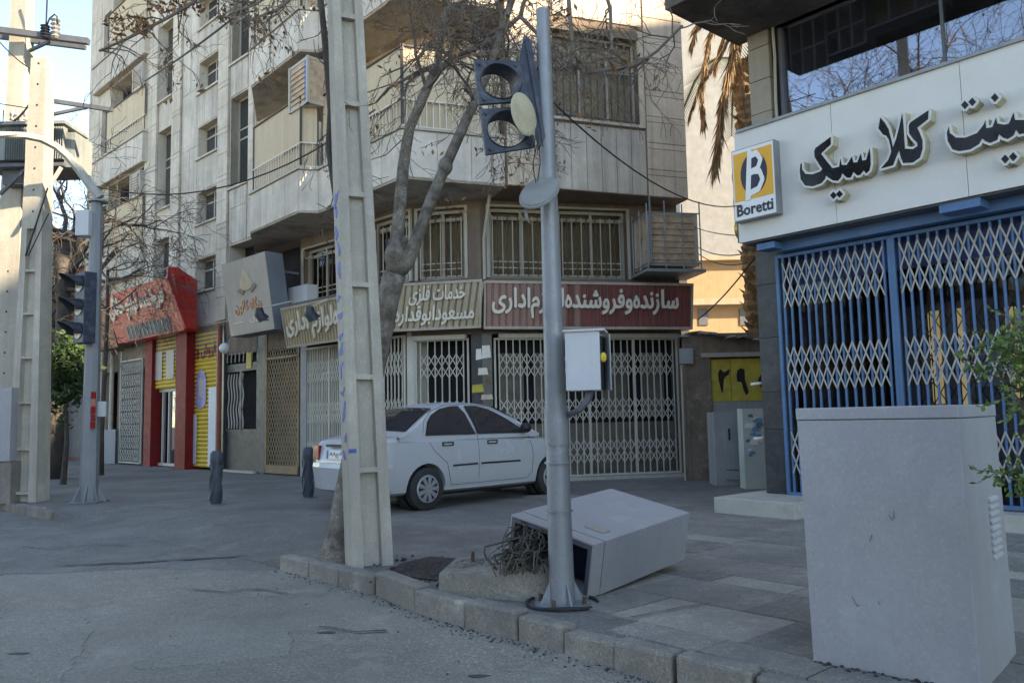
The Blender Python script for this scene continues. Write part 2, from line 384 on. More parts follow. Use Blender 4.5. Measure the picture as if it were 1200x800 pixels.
def stroke(pts, wd):
    """a pen stroke as polygons: widths per point"""
    out = []; ws = wd if isinstance(wd, (list, tuple)) else [wd] * len(pts)
    for i, (p, w_) in enumerate(zip(pts, ws)):
        out.append([(p[0] + w_ / 2 * math.cos(-a * math.pi / 4), p[1] + w_ / 2 * math.sin(-a * math.pi / 4)) for a in range(8)])
        if i:
            q, v = pts[i - 1], ws[i - 1]; dx, dy = p[0] - q[0], p[1] - q[1]; l = math.hypot(dx, dy) or 1; nx, ny = -dy / l, dx / l
            out.append([(q[0] - nx * v / 2, q[1] - ny * v / 2), (q[0] + nx * v / 2, q[1] + ny * v / 2), (p[0] + nx * w_ / 2, p[1] + ny * w_ / 2), (p[0] - nx * w_ / 2, p[1] - ny * w_ / 2)])
    return out
def area(p): return sum(p[i - 1][0] * p[i][1] - p[i][0] * p[i - 1][1] for i in range(len(p))) / 2
def cw(p): return p if area(p) < 0 else p[::-1]
def rdp(p, tol):
    out = []
    n = len(p)
    for i in range(n):
        a = out[-1] if out else p[i - 1]; b, c = p[i], p[(i + 1) % n]; dx, dy = c[0] - a[0], c[1] - a[1]; l = math.hypot(dx, dy) or 1
        if abs((b[0] - a[0]) * dy - (b[1] - a[1]) * dx) / l > tol or math.hypot(b[0] - a[0], b[1] - a[1]) > tol * 14: out.append(b)
    return out if len(out) > 2 else p
def union(polys, bold=0):
    sz = max(p[1] for q in polys for p in q) - min(p[1] for q in polys for p in q)
    polys = [rdp(p, sz * .003) for p in polys]; P = list(polys)
    if bold:
        vv, tr_ = union(polys); ed = set()
        for t in tr_:
            for i in range(3):
                e = (t[i], t[(i + 1) % 3])
                if (e[1], e[0]) in ed: ed.remove((e[1], e[0]))
                else: ed.add(e)
        nx_ = {a: b for a, b in ed}; loops = []
        while nx_:
            s, b = nx_.popitem(); lp = [s]
            while b in nx_ and b != s: lp.append(b); b = nx_.pop(b)
            lp = [tuple(vv[i]) for i in lp]
            if len(lp) > 2: loops.append(rdp(lp, sz * .006))
        for p in loops:
            m = len(p)
            for i in range(m):
                a, b = p[i - 1], p[i]; dx, dy = b[0] - a[0], b[1] - a[1]; l = math.hypot(dx, dy)
                if l < 1e-6: continue
                ex, ey = dx / l * bold * .5, dy / l * bold * .5; ox, oy = dy / l * bold, -dx / l * bold
                P.append(cw([(a[0] - ex - ox * .1, a[1] - ey - oy * .1), (b[0] + ex - ox * .1, b[1] + ey - oy * .1), (b[0] + ex + ox, b[1] + ey + oy), (a[0] - ex + ox, a[1] - ey + oy)]))
    V = []; E = []; S = []
    for p in P:
        n = len(V); k = len(p); V += [Vector(q) for q in p]; E += [(n + i, n + (i + 1) % k) for i in range(k)]
        S += [(*p[i], *p[(i + 1) % k]) for i in range(k)]
    v, e, f = delaunay_2d_cdt(V, E, [], 0, 1e-5)[:3]
    S = np.array(S); vv = np.array([[a.x, a.y] for a in v]); keep = []; F_ = np.array([list(t) for t in f]); cc = vv[F_].mean(1)
    sl_ = np.where(S[:, 3] == S[:, 1], 1, S[:, 3] - S[:, 1])
    for k in range(0, len(F_), 400):
        c = cc[k:k + 400]; cy = c[:, 1:2]; up = (S[None, :, 1] <= cy) & (S[None, :, 3] > cy); dn = (S[None, :, 1] > cy) & (S[None, :, 3] <= cy)
        x = S[None, :, 0] + (cy - S[None, :, 1]) / sl_[None] * (S[None, :, 2] - S[None, :, 0]) > c[:, 0:1]
        for i in np.nonzero((up & x).sum(1) != (dn & x).sum(1))[0]:
            t = F_[k + i]; q = vv[t]; a = (q[1][0] - q[0][0]) * (q[2][1] - q[0][1]) - (q[1][1] - q[0][1]) * (q[2][0] - q[0][0])
            if abs(a) > 1e-12: keep.append(tuple(int(z) for z in t) if a > 0 else tuple(int(z) for z in t[::-1]))
    return vv, keep
def letters(mb, U_, mp, n, th):
    """U_ = (verts, tris) ; mp maps 2d to 3d ; n outward normal ; th thickness"""
    vv, tris = U_; base = len(mb.v); used = sorted({i for t in tris for i in t}); ix = {i: k for k, i in enumerate(used)}; m = len(used)
    P3 = [mp(*vv[i]) for i in used]; mb.v += [Vector(p) + Vector(n) * th for p in P3] + [Vector(p) for p in P3]
    t0 = next(iter(tris), None)
    a, b, c = [P3[ix[i]] for i in t0]; fl = (b - a).cross(c - a).dot(Vector(n)) < 0
    ed = {}
    for t in tris:
        q = [base + ix[i] for i in t]
        mb.f.append(q[::-1] if fl else q)
        for i in range(3):
            e = (t[i], t[(i + 1) % 3])
            if (e[1], e[0]) in ed: del ed[(e[1], e[0])]
            else: ed[e] = 1
    for (i, j) in ed:
        a, b = base + ix[i], base + ix[j]; q = [a, a + m, b + m, b]
        mb.f.append(q[::-1] if fl else q)
    return mb
def fit(polys, x0, x1, y0, y1):
    xs = [p[0] for q in polys for p in q]; ys = [p[1] for q in polys for p in q]; a, b, c, d = min(xs), max(xs), min(ys), max(ys)
    return [cw_keep([(x0 + (x - a) / (b - a) * (x1 - x0), y0 + (y - c) / (d - c) * (y1 - y0)) for x, y in q]) for q in polys]
def cw_keep(p): return p
def quadmap(c00, c10, c11, c01):
    """bilinear map from unit square (x right, y up) to 3d quad"""
    a, b, c, d = map(Vector, (c00, c10, c11, c01))
    return lambda x, y: a * (1 - x) * (1 - y) + b * x * (1 - y) + c * x * y + d * (1 - x) * y
# ------------------------------------------------------------------ frames of the place
A, B, C_ = (-2.0, 15.7), (-.57, 15.4), (3.45, 16.25)
D, E_ = (-1.9, 13.9), (3.54, 15.8)
F = Fr(A, (A[0] - .7196, A[1] + .6945))
CH = Fr(A, B); RG = Fr(B, C_); RU = Fr(D, E_)
G2 = Fr(D, (-3.92, 16.18)); G1 = Fr((-4.31, 16.1), (-5.9, 17.9)); GS = Fr((-4.31, 16.1), (-3.92, 16.18))
ST = Fr((3.62, 10.1), (3.62 + .652, 10.1 - .758))
AL = Fr((3.3, 15.2), (7.3, 15.2))

# ------------------------------------------------------------------ road, forecourt, kerb
KL = [(-40, 43), (-15.5, 20.0), (-6.9, 12.0), (-2.22, 7.65), (-1.13, 6.49), (-.74, 5.9), (-.36, 5.45), (-.016, 5.1), (.25, 4.81), (.79, 4.23), (1.42, 3.65), (2.6, 2.75), (8, -1.4), (30, -16)]
ZR = -.13
def road_sheet():
    mb = MB(); mb.face([(-300, -200, ZR), (300, -200, ZR), (300, 400, ZR), (-300, 400, ZR)])
    return struct(mb.build('road', asphalt), 'grey worn asphalt carriageway')
road_sheet()
def kpts(step):
    out = []
    for a, b in zip(KL, KL[1:]):
        a, b = Vector(a), Vector(b); n = max(1, int((b - a).length / step))
        out += [a.lerp(b, i / n) for i in range(n)]
    return out + [Vector(KL[-1])]
def sstep(x): x = max(0, min(1, x)); return x * x * (3 - 2 * x)
def forecourt():
    mb = MB(); pts = kpts(.4); rows = [0, .12, .25, .4, .6, .85, 1.1, 1.5, 2.5, 5, 9, 14, 20, 60]; W = Vector((.72, .694))
    for p in pts:
        gap = sstep((p.x + 6.9) / .4) * sstep((-2.22 - p.x) / .4)
        q = p + W * .07; mb.v.append(Vector((q.x, q.y, ZR - .06)))
        for r in rows:
            q = p + W * (r + .07); ramp = sstep(r / 1.3); z = (1 - gap) * -.003 + gap * (ZR + .012 + (-.015 - ZR) * ramp)
            if r > 1.5: z = -.003
            mb.v.append(Vector((q.x, q.y, z)))
    k = len(rows) + 1
    for i in range(len(pts) - 1):
        for j in range(k - 1):
            a = i * k + j; mb.f.append([a, a + k, a + k + 1, a + 1])
    return struct(mb.build('forecourt', pave, smooth=True), 'dark paved forecourt in front of the corner shops')
forecourt()
# kerb stones, each a part of the kerb
def kerb(name, line, lab, h=.13, wd=.13):
    t = T(name, None, None, (line[0][0], line[0][1], ZR)); struct(t, lab)
    rnd = random.Random(3)
    for a, b in zip(line, line[1:]):
        a, b = Vector((*a, 0)), Vector((*b, 0)); L_ = (b - a).length; n = max(1, round(L_ / .52)); d = (b - a) / n; x = d.normalized(); y = Vector((-x.y, x.x, 0))
        for i in range(n):
            o = a + d * i + x * rnd.uniform(.004, .012); ln = L_ / n - rnd.uniform(.012, .03); dz = rnd.uniform(-.022, .008); ow = y * rnd.uniform(-.012, .012); tw = x * 0 + y * rnd.uniform(-.01, .01)
            mb = MB(); z0, z1 = ZR - .05, dz + (.05 if -1.15 < o.x < -.1 else .02)
            P = [o + ow, o + ow + x * ln + tw, o + ow + x * ln + tw + y * wd, o + ow + y * wd]
            mb.box8([p + Vector((0, 0, z0)) for p in P] + [p + Vector((0, 0, z1 + rnd.uniform(-.004, .004))) for p in P])
            mb.build('kerb_stone', kerbm, t, bevel=.018)
    return t
kerb('kerb', KL[3:13], 'worn concrete kerb of separate blocks along the forecourt edge')
kerb('kerb', [(-10, 14.88), (-6.9, 12.0)], 'short concrete kerb ending beside the left power pole')
# paving slabs of the near footway
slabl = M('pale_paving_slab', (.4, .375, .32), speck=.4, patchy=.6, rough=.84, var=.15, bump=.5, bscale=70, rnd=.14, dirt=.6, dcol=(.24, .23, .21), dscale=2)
def footway():
    t = T('footway', None, None, (1.5, 6, 0)); struct(t, 'near footway laid with large concrete slabs')
    ux, uy = Vector((.66, -.752, 0)), Vector((.752, .66, 0)); base = Vector((-.02, 5.15, 0)); rnd = random.Random(5)
    sizes = [.3, .62, .62, .3, .62, .62, .3, .62]; w0 = .17
    meshes = {}
    for r, s in enumerate(sizes * 2):
        if w0 > 5.2: break
        ln = .62 if s < .5 else .93
        i = -6
        while i * ln < 4.6:
            x0 = i * ln + (r % 2) * ln * .4; i += 1
            c = base + ux * (x0 + ln / 2) + uy * (w0 + s / 2)
            if c.x < -.55 or (c.x < .6 and w0 > 1.6): continue
            if c.x < .45 and w0 < 1.2: continue
            st = (c - ST.O); 
            if st.dot(ST.n) < .05 and st.dot(ST.u) > -2: continue
            lm_ = slabl if (r in (3, 6) and rnd.random() < .85) or rnd.random() < .08 else slabm  # pale rows paint the sunlit strip; a few stray slabs vary at random
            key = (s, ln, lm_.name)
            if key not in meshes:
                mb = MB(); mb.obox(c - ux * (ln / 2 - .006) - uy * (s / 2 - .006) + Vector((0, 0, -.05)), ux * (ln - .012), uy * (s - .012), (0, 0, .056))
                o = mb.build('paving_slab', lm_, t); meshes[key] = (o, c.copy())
            else:
                o0, c0 = meshes[key]; o = rep(o0, c - c0)
            o.location.z += rnd.uniform(-.002, .004)
        w0 += s
footway()
# painted pools of light, cracks and litter on the carriageway
def patch(pts, z, name, lab, mat, th=.004):
    P = [gp(x, y, z) for x, y in pts]; Q = []; rr = random.Random(len(pts))
    for a, b in zip(P, P[1:] + P[:1]):
        k = max(1, int((b - a).length / .05)); Q += [a.lerp(b, i / k) + Vector((rr.gauss(0, .012), rr.gauss(0, .012), 0)) for i in range(k)]
    mb = MB(); mb.prism(Q, (0, 0, th)); return struct(mb.build(name, mat), lab)
lightpatchm = M('light_patch', (.3, .285, .245), speck=.6, patchy=.5, rough=.88, var=.1, scale=3, bump=.5, bscale=110)  # paler tone stands in for light falling on the road
patchd = M('road_seam', (.07, .07, .072), rough=.9, var=.3, scale=9, bump=.8)
patch([(160, 764), (175, 752), (335, 735), (342, 750), (338, 768), (158, 785)], ZR, 'light_patch', 'pale rectangular patch of light painted on the carriageway', lightpatchm)
patch([(0, 722), (90, 716), (110, 735), (70, 800), (0, 800)], ZR, 'light_patch', 'pale patch of light painted at the lower left of the carriageway', lightpatchm, .003)
rr = random.Random(3); edge = []
ap = [(-2.25, 7.62), (-3.0, 7.78), (-3.76, 7.86), (-4.4, 7.78), (-4.95, 7.72), (-7, 8.2), (-10, 9.5), (-14, 12.5), (-20, 20)]
for a, b in zip(ap, ap[1:]):
    a, b = Vector(a), Vector(b); k = max(1, int((b - a).length / .12))
    edge += [a.lerp(b, i / k) + Vector((0, rr.gauss(0, .035))) for i in range(k)]
mb = MB()
for a, b in zip(edge, edge[1:]):
    f_ = lambda p: Vector((p.x, 12.0 - (p.x + 6.9) * .93 + .12, 0))
    A_, B_ = f_(a), f_(b); mb.face([(a.x, a.y, ZR + .002), (b.x, b.y, ZR + .002), (B_.x, B_.y, ZR + .007), (A_.x, A_.y, ZR + .007)])
struct(mb.build('apron', pave), 'dark patched apron between the road and the forecourt')
def seam(pts, wd, z, lab, n=40, seed=1):
    rnd = random.Random(seed); mb = MB(); P = [gp(x, y, z) for x, y in pts]; V = []
    for a, b in zip(P, P[1:]):
        k = max(2, int((b - a).length / .07))
        for i in range(k): V.append(a.lerp(b, i / k) + Vector((rnd.gauss(0, wd * .5), rnd.gauss(0, wd * .5), 0)))
    for i, (a, b) in enumerate(zip(V, V[1:])):
        d = (b - a).normalized(); s = Vector((-d.y, d.x, 0)); w_ = wd * rnd.uniform(.5, 1.3) * math.sin(math.pi * (i + 1.5) / (len(V) + 2)) ** .5
        mb.f.append([len(mb.v) + q for q in range(4)]); mb.v += [a - s * w_ + Vector((0, 0, .009)), b - s * w_ + Vector((0, 0, .009)), b + s * w_ + Vector((0, 0, .009)), a + s * w_ + Vector((0, 0, .009))]
    o = mb.build('road_seam', patchd); o['kind'] = 'structure'; o['label'] = lab; return o
seam([(60, 663), (150, 660), (230, 655), (285, 652), (318, 650)], .03, ZR + .006, 'dark joint line where the forecourt meets the road')
seam([(690, 720), (715, 728), (750, 722), (800, 712), (845, 705)], .006, .008, 'thin crack across the footway beside the fallen cabinet', seed=4)
def litter():
    rnd = random.Random(9); mb = MB()
    for i in range(110):
        x, y = rnd.uniform(-5, 1.5), rnd.uniform(3, 9)
        if y - 7.65 > -(x + 2.22) * 1.05: continue
        s = rnd.uniform(.003, .009); mb.ball((x, y, ZR + s * .4), s, 5, 4, (1, rnd.uniform(.5, 1), .5))
    for i in range(420):
        k = rnd.random(); i_ = rnd.randrange(3, 10); a, b = KL[i_], KL[i_ + 1]; p = Vector(a).lerp(Vector(b), k) - Vector((.72, .69)) * abs(rnd.gauss(0, .06)); s = rnd.uniform(.002, .01)
        mb.ball((p.x, p.y, ZR + s * .3), s, 5, 4, (1, 1, .5))
    o = mb.build('grit', soil); stuff(o); o['label'] = 'loose grit and crumbs scattered on the road along the kerb'; o['category'] = 'grit'
litter()
seam([(560, 610), (620, 618), (700, 612)], .01, .006, 'thin crack running behind the fallen cabinet', seed=6)
seam([(215, 690), (260, 694), (300, 690), (345, 697)], .012, ZR + .004, 'short dark crack in the carriageway', seed=7)
seam([(20, 640), (60, 644), (110, 638), (160, 641)], .01, ZR + .004, 'thin crack near the left power poles', seed=8)
seam([(375, 735), (420, 741), (470, 738)], .015, ZR + .004, 'dark crack in the road below the kerb', seed=9)
seam([(640, 650), (700, 655), (0, 0)][:2], .004, .008, 'hairline crack in the footway', seed=10)
for i, (x, y, r_) in enumerate(((22, 766, .05), (150, 630, .07), (560, 792, .045), (385, 741, .05))):
    p = gp(x, y, ZR); rr = random.Random(i); struct(MB().prism([p + Vector((math.cos(a) * r_ * rr.uniform(.7, 1.6), math.sin(a) * r_ * .5 * rr.uniform(.7, 1.3), .002)) for a in [k * .63 for k in range(10)]], (0, 0, .003)).build('pothole', patchd), ('dark small pothole at the lower left', 'dark stain before the far left kerb', 'dark hole near the bottom edge of the road', 'dark hole in the middle of the road')[i])

# ------------------------------------------------------------------ wall helper
def wallopen(mb, fr, u0, u1, z0, z1, ops, d=0, depth=.25, ends=True):
    us = sorted({u0, u1, *[min(max(o[0], u0), u1) for o in ops], *[min(max(o[1], u0), u1) for o in ops]})
    zs = sorted({z0, z1, *[min(max(o[2], z0), z1) for o in ops], *[min(max(o[3], z0), z1) for o in ops]})
    P = fr.P
    def q(a, b, c, e):
        n = (b - a).cross(c - a)
        pass
    for i in range(len(us) - 1):
        for j in range(len(zs) - 1):
            um, zm = (us[i] + us[i + 1]) / 2, (zs[j] + zs[j + 1]) / 2
            if any(o[0] < um < o[1] and o[2] < zm < o[3] for o in ops): continue
            mb.face([P(us[i], d, zs[j]), P(us[i + 1], d, zs[j]), P(us[i + 1], d, zs[j + 1]), P(us[i], d, zs[j + 1])])
    for a, b, c, e in ops:
        b = min(b, u1); e = min(e, z1)
        mb.face([P(a, d, c), P(b, d, c), P(b, d - depth, c), P(a, d - depth, c)]); mb.face([P(a, d, e), P(b, d, e), P(b, d - depth, e), P(a, d - depth, e)])
        mb.face([P(a, d, c), P(a, d, e), P(a, d - depth, e), P(a, d - depth, c)]); mb.face([P(b, d, c), P(b, d, e), P(b, d - depth, e), P(b, d - depth, c)])
    if ends:
        for u in (u0, u1): mb.face([P(u, d, z0), P(u, d - depth * 2, z0), P(u, d - depth * 2, z1), P(u, d, z1)])
        mb.face([P(u0, d, z0), P(u1, d, z0), P(u1, d - depth * 2, z0), P(u0, d - depth * 2, z0)])
    return mb
def window(parent, fr, op, d, mull=1, trans=(.4,), frm=None, gl=None, sill=True, cur=None, fw=.05, dep=.16):
    a, b, c, e = op; frm = frm or framew; g = .004
    mb = MB(); D0, D1 = d - dep - .05, d - dep
    mb.fb(fr, a + g, a + fw, D0, D1, c + g, e - g).fb(fr, b - fw, b - g, D0, D1, c + g, e - g).fb(fr, a + fw, b - fw, D0, D1, c + g, c + fw).fb(fr, a + fw, b - fw, D0, D1, e - fw, e - g)
    for i in range(mull):
        u = a + (b - a) * (i + 1) / (mull + 1); mb.fb(fr, u - fw * .4, u + fw * .4, D0, D1 - .004, c + fw, e - fw)
    for t in trans:
        z = c + (e - c) * t; mb.fb(fr, a + fw, b - fw, D0 - .01, D1 - .008, z - fw * .45, z + fw * .45)
    w_ = mb.build('window', frm, parent)
    MB().fb(fr, a + .02, b - .02, D0 + .012, D0 + .022, c + .02, e - .02).build('pane', gl or winglass, w_)
    if sill: MB().fb(fr, a - .08, b + .08, d - dep, d + .07, c - .055, c - .003).build('sill', stone, w_)
    if cur: MB().fb(fr, a + .01, b - .01, D0 - .09, D0 - .07, c + .02, e - .02).build('curtain', cur, w_)
    return w_
def grille(parent, fr, a, b, c, e, d, n, m1, m2=None, rails=(.02, .14, .24, .97), r=.009):
    z = c + (e - c) * rails[0]; g = MB().fb(fr, a, b, d - .006, d + .006, z - .01, z + .01).build('grille', m1, parent)
    for k_, t in enumerate(rails[1:]):
        if k_ == 0: r1 = MB().fb(fr, a, b, d - .006, d + .006, z - .01 + (e - c) * (t - rails[0]), z + .01 + (e - c) * (t - rails[0])).build('rail', m1, g); t1_ = t
        else: rep(r1, (0, 0, (e - c) * (t - t1_)))
    first = {}
    for i in range(n):
        u = a + (b - a) * i / (n - 1); m = m2 if (m2 and i % 2) else m1
        if id(m) not in first: first[id(m)] = (MB().fb(fr, u - r, u + r, d + .007, d + .007 + 2 * r, c, e).build('bar', m, g), u)
        else: o, uu = first[id(m)]; rep(o, fr.u * (u - uu))
    return g
def clad(parent, fr, u0, u1, z0, z1, cw_, chs, mat, d=0, th=.02, jt=.012, name='stone_panel', ops=(), seed=0, shift=False):
    """stone panels: one object each, sharing meshes; chs: list of course heights repeated"""
    rnd = random.Random(seed); cache = {}; n = max(1, round((u1 - u0) / cw_)); cwid = (u1 - u0) / n; z = z0; k = 0
    while z < z1 - .03:
        h = min(chs[k % len(chs)], z1 - z); off = cwid / 2 if (shift and k % 2) else 0; k += 1
        cols = [(u0 + cwid * i + off, min(u1, u0 + cwid * (i + 1) + off)) for i in range(n)]
        if off: cols = [(u0, u0 + off)] + cols
        for a, b in cols:
            if b - a < .04: continue
            if any(o[0] - .01 < b and o[1] + .01 > a and o[2] - .01 < z + h and o[3] + .01 > z for o in ops): continue
            key = (round(b - a, 3), round(h, 3)); dd = d + rnd.uniform(0, .006)
            if key not in cache: cache[key] = (MB().fb(fr, a + jt / 2, b - jt / 2, d - .01, d + th, z + jt / 2, z + h - jt / 2).build(name, mat, parent), a, z)
            else:
                o, aa, zz = cache[key]; rep(o, fr.u * (a - aa) + Vector((0, 0, z - zz)) + fr.n * rnd.uniform(-.003, .004))
        z += h

# ------------------------------------------------------------------ the corner apartment building
LV = [5.52, 8.95, 12.38, 15.81]; TOPZ = 18.6
apt = T('apartment_building', 'pale stone apartment building on the corner with shops below and projecting balconies', 'building', (-1.5, 16.5, 0))
UE = F.U(104, 150)
UB1, UB0 = F.U(175, 150), F.U(129, 150)
LVB = [5.95, 9.5, 13.05, 16.6]
core = MB().prism([F.P(UE - .05, -1.1, 0), F.P(UB1 - .3, -1.1, 0), F.P(UB1 - .3, -.45, 0), F.P(.25, -.45, 0), RG.P(.1, -.45, 0), RG.P(RG.len - .05, -.45, 0), RG.P(RG.len - .05, -13, 0), F.P(UE - .05, -12, 0)], (0, 0, TOPZ - .3))
core.build('dark_core', darkvoid, apt)  # unseen dark core added to block light behind the facade
# openings in the left flank
tall1 = [F.rect(187.2, 202.2, 27, 115.8), F.rect(187.2, 202.2, 170, 262)]
ua, ub = F.rect(233.5, 256.3, 67, 103)[:2]
s0, s1 = F.rect(233.5, 256.3, 67, 103)[2:]; t0 = F.rect(233.5, 256.3, 222.5, 258.5)[2]
dz = (s0 - t0) / 2
small = [(ua, ub, t0 + dz * k, t0 + dz * k + (s1 - s0)) for k in (-1, 0, 1, 2, 3, 4, 5)]
u2a, u2b, z2a, z2b = F.rect(270.4, 290.5, 110.5, 216.5)
tall2 = [(u2a, u2b, z2a + 3.43 * k, z2b + 3.43 * k) for k in (0, 1, 2)]
tall1 = [(tall1[0][0], tall1[0][1], tall1[0][2] + 3.43 * k, tall1[0][3] + 3.43 * k) for k in (-2, -1, 0, 1)]
UW0 = F.U(297, 240); Ulow = F.U(268.5, 330); Umid = F.U(229, 350)
ops = [o for o in small if o[2] > 4.2] + tall2 + [o for o in tall1 if o[2] > 4.2]
recz = [(UB1 + .02, UB0 - .02, l + .95, l + 3.5) for l in LVB[:3]]
slot = [(F.U(127, 150), F.U(119, 150), l + .6, l + 2.9) for l in LVB[:3]]
ops += slot
W = MB(); wallopen(W, F, Ulow, UE, 3.9, TOPZ, [o for o in ops if o[0] >= Ulow - .01] + recz, 0, .4)
wallopen(W, F, UW0 - .1, Ulow, 5.9, TOPZ, tall2, 0, .4, ends=True)
W.build('flank_wall', stone, apt)
MB().fb(F, UB1, UB0, -1.0, -.9, 5, TOPZ - .4).build('recess_wall', stoneb, apt)
W = MB(); bops = [(.9, 2.3, l + .95, l + 3.2) for l in LV[:3]]
wallopen(W, F, 0, UW0 - .1, 5.5, TOPZ, [(1.0, 2.2, l + .95, l + 3.1) for l in LV[:3]] + [(3.6, 4.9, l + .95, l + 3.1) for l in LV[:3]], -.02, .3)
wallopen(W, CH, 0, CH.len, 5.5, TOPZ, [], 0, .3)
wallopen(W, RG, 0, RG.len, 5.5, TOPZ, [(.3, 1.1, l + .95, l + 3.0) for l in LV[:3]], 0, .3)
W.build('balcony_back_wall', stoneb, apt)
MB().fb(RG, RG.len - .02, RG.len, -13, -.02, 0, TOPZ).build('side_wall', stoneb, apt)
MB().prism([F.P(UE, -12, 0), F.P(UE, 0.05, 0), F.P(0, .05, 0), RU.P(0, 0, 0), RU.P(RU.len, 0, 0), RG.P(RG.len, -13, 0)], (0, 0, .35)).build('roof', stone, apt).location.z += TOPZ
for o in small:
    if o[2] > 4.2: window(apt, F, o, 0, mull=1, trans=(.68,), dep=.22)
for o in tall2: window(apt, F, o, 0, mull=0, trans=(.55, .66), dep=.22)
for o in tall1:
    if o[2] > 4.2: window(apt, F, o, 0, mull=0, trans=(.55, .66), dep=.22)
for o in slot: window(apt, F, o, 0, mull=0, trans=(.6,), dep=.22)
for l in LV[:3]:
    window(apt, F, (1.0, 2.2, l + .95, l + 3.1), -.02, 1, (.7,), sill=False, cur=curtainb); window(apt, F, (3.6, 4.9, l + .95, l + 3.1), -.02, 1, (.7,), sill=False, cur=curtain)
    window(apt, RG, (.3, 1.1, l + .95, l + 3.0), 0, 0, (.7,), sill=False, cur=curtain)
# stone piers on the flank: coursed blocks
for (xa, xb, sd) in ((172.5, 185.5, 1), (203.5, 213, 2), (257.5, 269.3, 3)):
    u0, u1 = F.U(xb, 160), F.U(xa, 160)
    clad(apt, F, u0, u1, 4.0 if xb < 260 else 3.95, 14.5, 1, [.62, .55, .14], stone, d=.02, th=.05, seed=sd)
u0, u1 = F.U(297, 240) - .02, u2a - .1
clad(apt, F, u0, u1, 5.95, 14.5, 1, [.5], stone, d=.0, th=.04, seed=8)
clad(apt, F, u2a, u2b, 5.95, z2a - .07, .3, [.95], concpanel, d=.0, th=.02, seed=9)
clad(apt, F, u2a, u2b, z2b + .03, z2a + 3.36, .3, [.95], concpanel, d=.0, th=.02, seed=10)
for k in range(len(small) - 1):
    a, b, c, e = small[k]; z0_, z1_ = (e + .03, small[k + 1][2] - .06)
    if z0_ < 4: continue
    clad(apt, F, a, b, z0_, z1_, .38, [3], concpanel, th=.015, seed=20 + k)
clad(apt, F, F.U(232, 160) + .02, F.U(214, 160) - .02, 4.0, 14.5, .45, [1.72], concpanel, th=.012, seed=31)
clad(apt, F, ua, ub, 3.93, small[0][2] - .07, .38, [3], concpanel, th=.015, seed=32)
clad(apt, F, F.U(118, 120) + .05, UE - .05, 4.0, 16.5, .55, [.8], stone, th=.012, seed=33)

# balconies
def guard(parent, segs, zb, panel, cv=True, post=raild, rail=railw, step=.115, side=1, hb=.55, ht=1.55):
    g = T('balcony_guard', None, None, WL[parent.name]); g.parent = parent; g.location = (0, 0, 0)
    mb = MB(); mc = MB(); pc = MB()
    for (a, b) in segs:
        a, b = Vector((*a, 0)), Vector((*b, 0)); L_ = (b - a).length; t = (b - a).normalized(); n = Vector((t.y, -t.x, 0))
        if n.dot(CAM - a) < 0: n = -n
        ins = -n * .06
        for z in (zb + .05, zb + hb): mb.bar(a + ins + Vector((0, 0, z)), b + ins + Vector((0, 0, z)), .028, .028)
        o1 = None; k = int(L_ / step)
        for i in range(1, k):
            p = a + t * (L_ * i / k) + ins
            if o1 is None: o1 = MB().box8([p + Vector(q) for q in [(-.008, -.008, zb + .05), (.008, -.008, zb + .05), (.008, .008, zb + .05), (-.008, .008, zb + .05), (-.008, -.008, zb + hb), (.008, -.008, zb + hb), (.008, .008, zb + hb), (-.008, .008, zb + hb)]]).build('baluster', rail, g); p0 = p
            else: rep(o1, p - p0)
        if cv: mc.bar(a + ins * 1.4 + t * .03 + Vector((0, 0, zb + (hb + ht) / 2 + .01)), b + ins * 1.4 - t * .03 + Vector((0, 0, zb + (hb + ht) / 2 + .01)), .012, ht - hb - .03)
        pc.bar(a + ins + Vector((0, 0, zb + ht)), b + ins + Vector((0, 0, zb + ht)), .03, .03)
        for q in (a + t * .02, b - t * .02): pc.tube([q + ins + Vector((0, 0, zb)), q + ins + Vector((0, 0, zb + ht))], .016, 5)
        if mc.v:
            pass
        # short solid backing behind the balusters: canvas continues low
        mc.bar(a + ins * 2.2 + t * .05 + Vector((0, 0, zb + hb * .55)), b + ins * 2.2 - t * .05 + Vector((0, 0, zb + hb * .55)), .01, hb * .9)
    mb.build('rail', rail, g); pc.build('frame', post, g)
    if mc.v: mc.build('canvas_screen', canvas, g)
    return g
def parapet_panels(parent, segs, z0, z1, w_=.62, mat=balcm, th=.018, seed=0):
    for k, (a, b) in enumerate(segs):
        fr = Fr(a, b); clad(parent, fr, .01, fr.len - .01, z0, z1, w_, [z1 - z0], mat, d=0, th=th, jt=.014, name='parapet_panel', seed=seed + k)
uM = RU.U(591.5, 185); Mx = RU.P(uM, 0, 0)
g1a, g1b, gs, dd_, mm = (-5.9, 17.9), (-4.31, 16.1), (-3.92, 16.18), D, (Mx.x, Mx.y)
back = [RG.P(uM + .5, -.02, 0), RG.P(0, -.02, 0), F.P(0, -.02, 0), F.P(UW0 - .1, -.02, 0)]
for k, l in enumerate(LV[:3]):
    poly = [Vector((*p, l)) for p in (g1a, g1b, gs, dd_, mm)] + [Vector((p.x, p.y, l)) for p in back]
    poly[0:0] = []
    MB().prism(poly, (0, 0, .88)).build('balcony', stone, apt)
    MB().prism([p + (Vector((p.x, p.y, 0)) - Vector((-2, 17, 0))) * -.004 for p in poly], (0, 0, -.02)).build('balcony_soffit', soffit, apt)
    segs = [(g1b, g1a), (g1b, gs), (dd_, gs), (dd_, mm)]
    parapet_panels(apt, segs, l + .01, l + .86, seed=50 + 7 * k)
    mbc = MB()
    for a, b in segs: a_, b_ = Vector((*a, l + .88)), Vector((*b, l + .88)); fr = Fr(a, b); mbc.fb(fr, -.03, fr.len + .03, -.12, .05, l + .88, l + .925)
    mbc.build('parapet_coping', framew, apt)
    guard(apt, segs, l + .92, None)
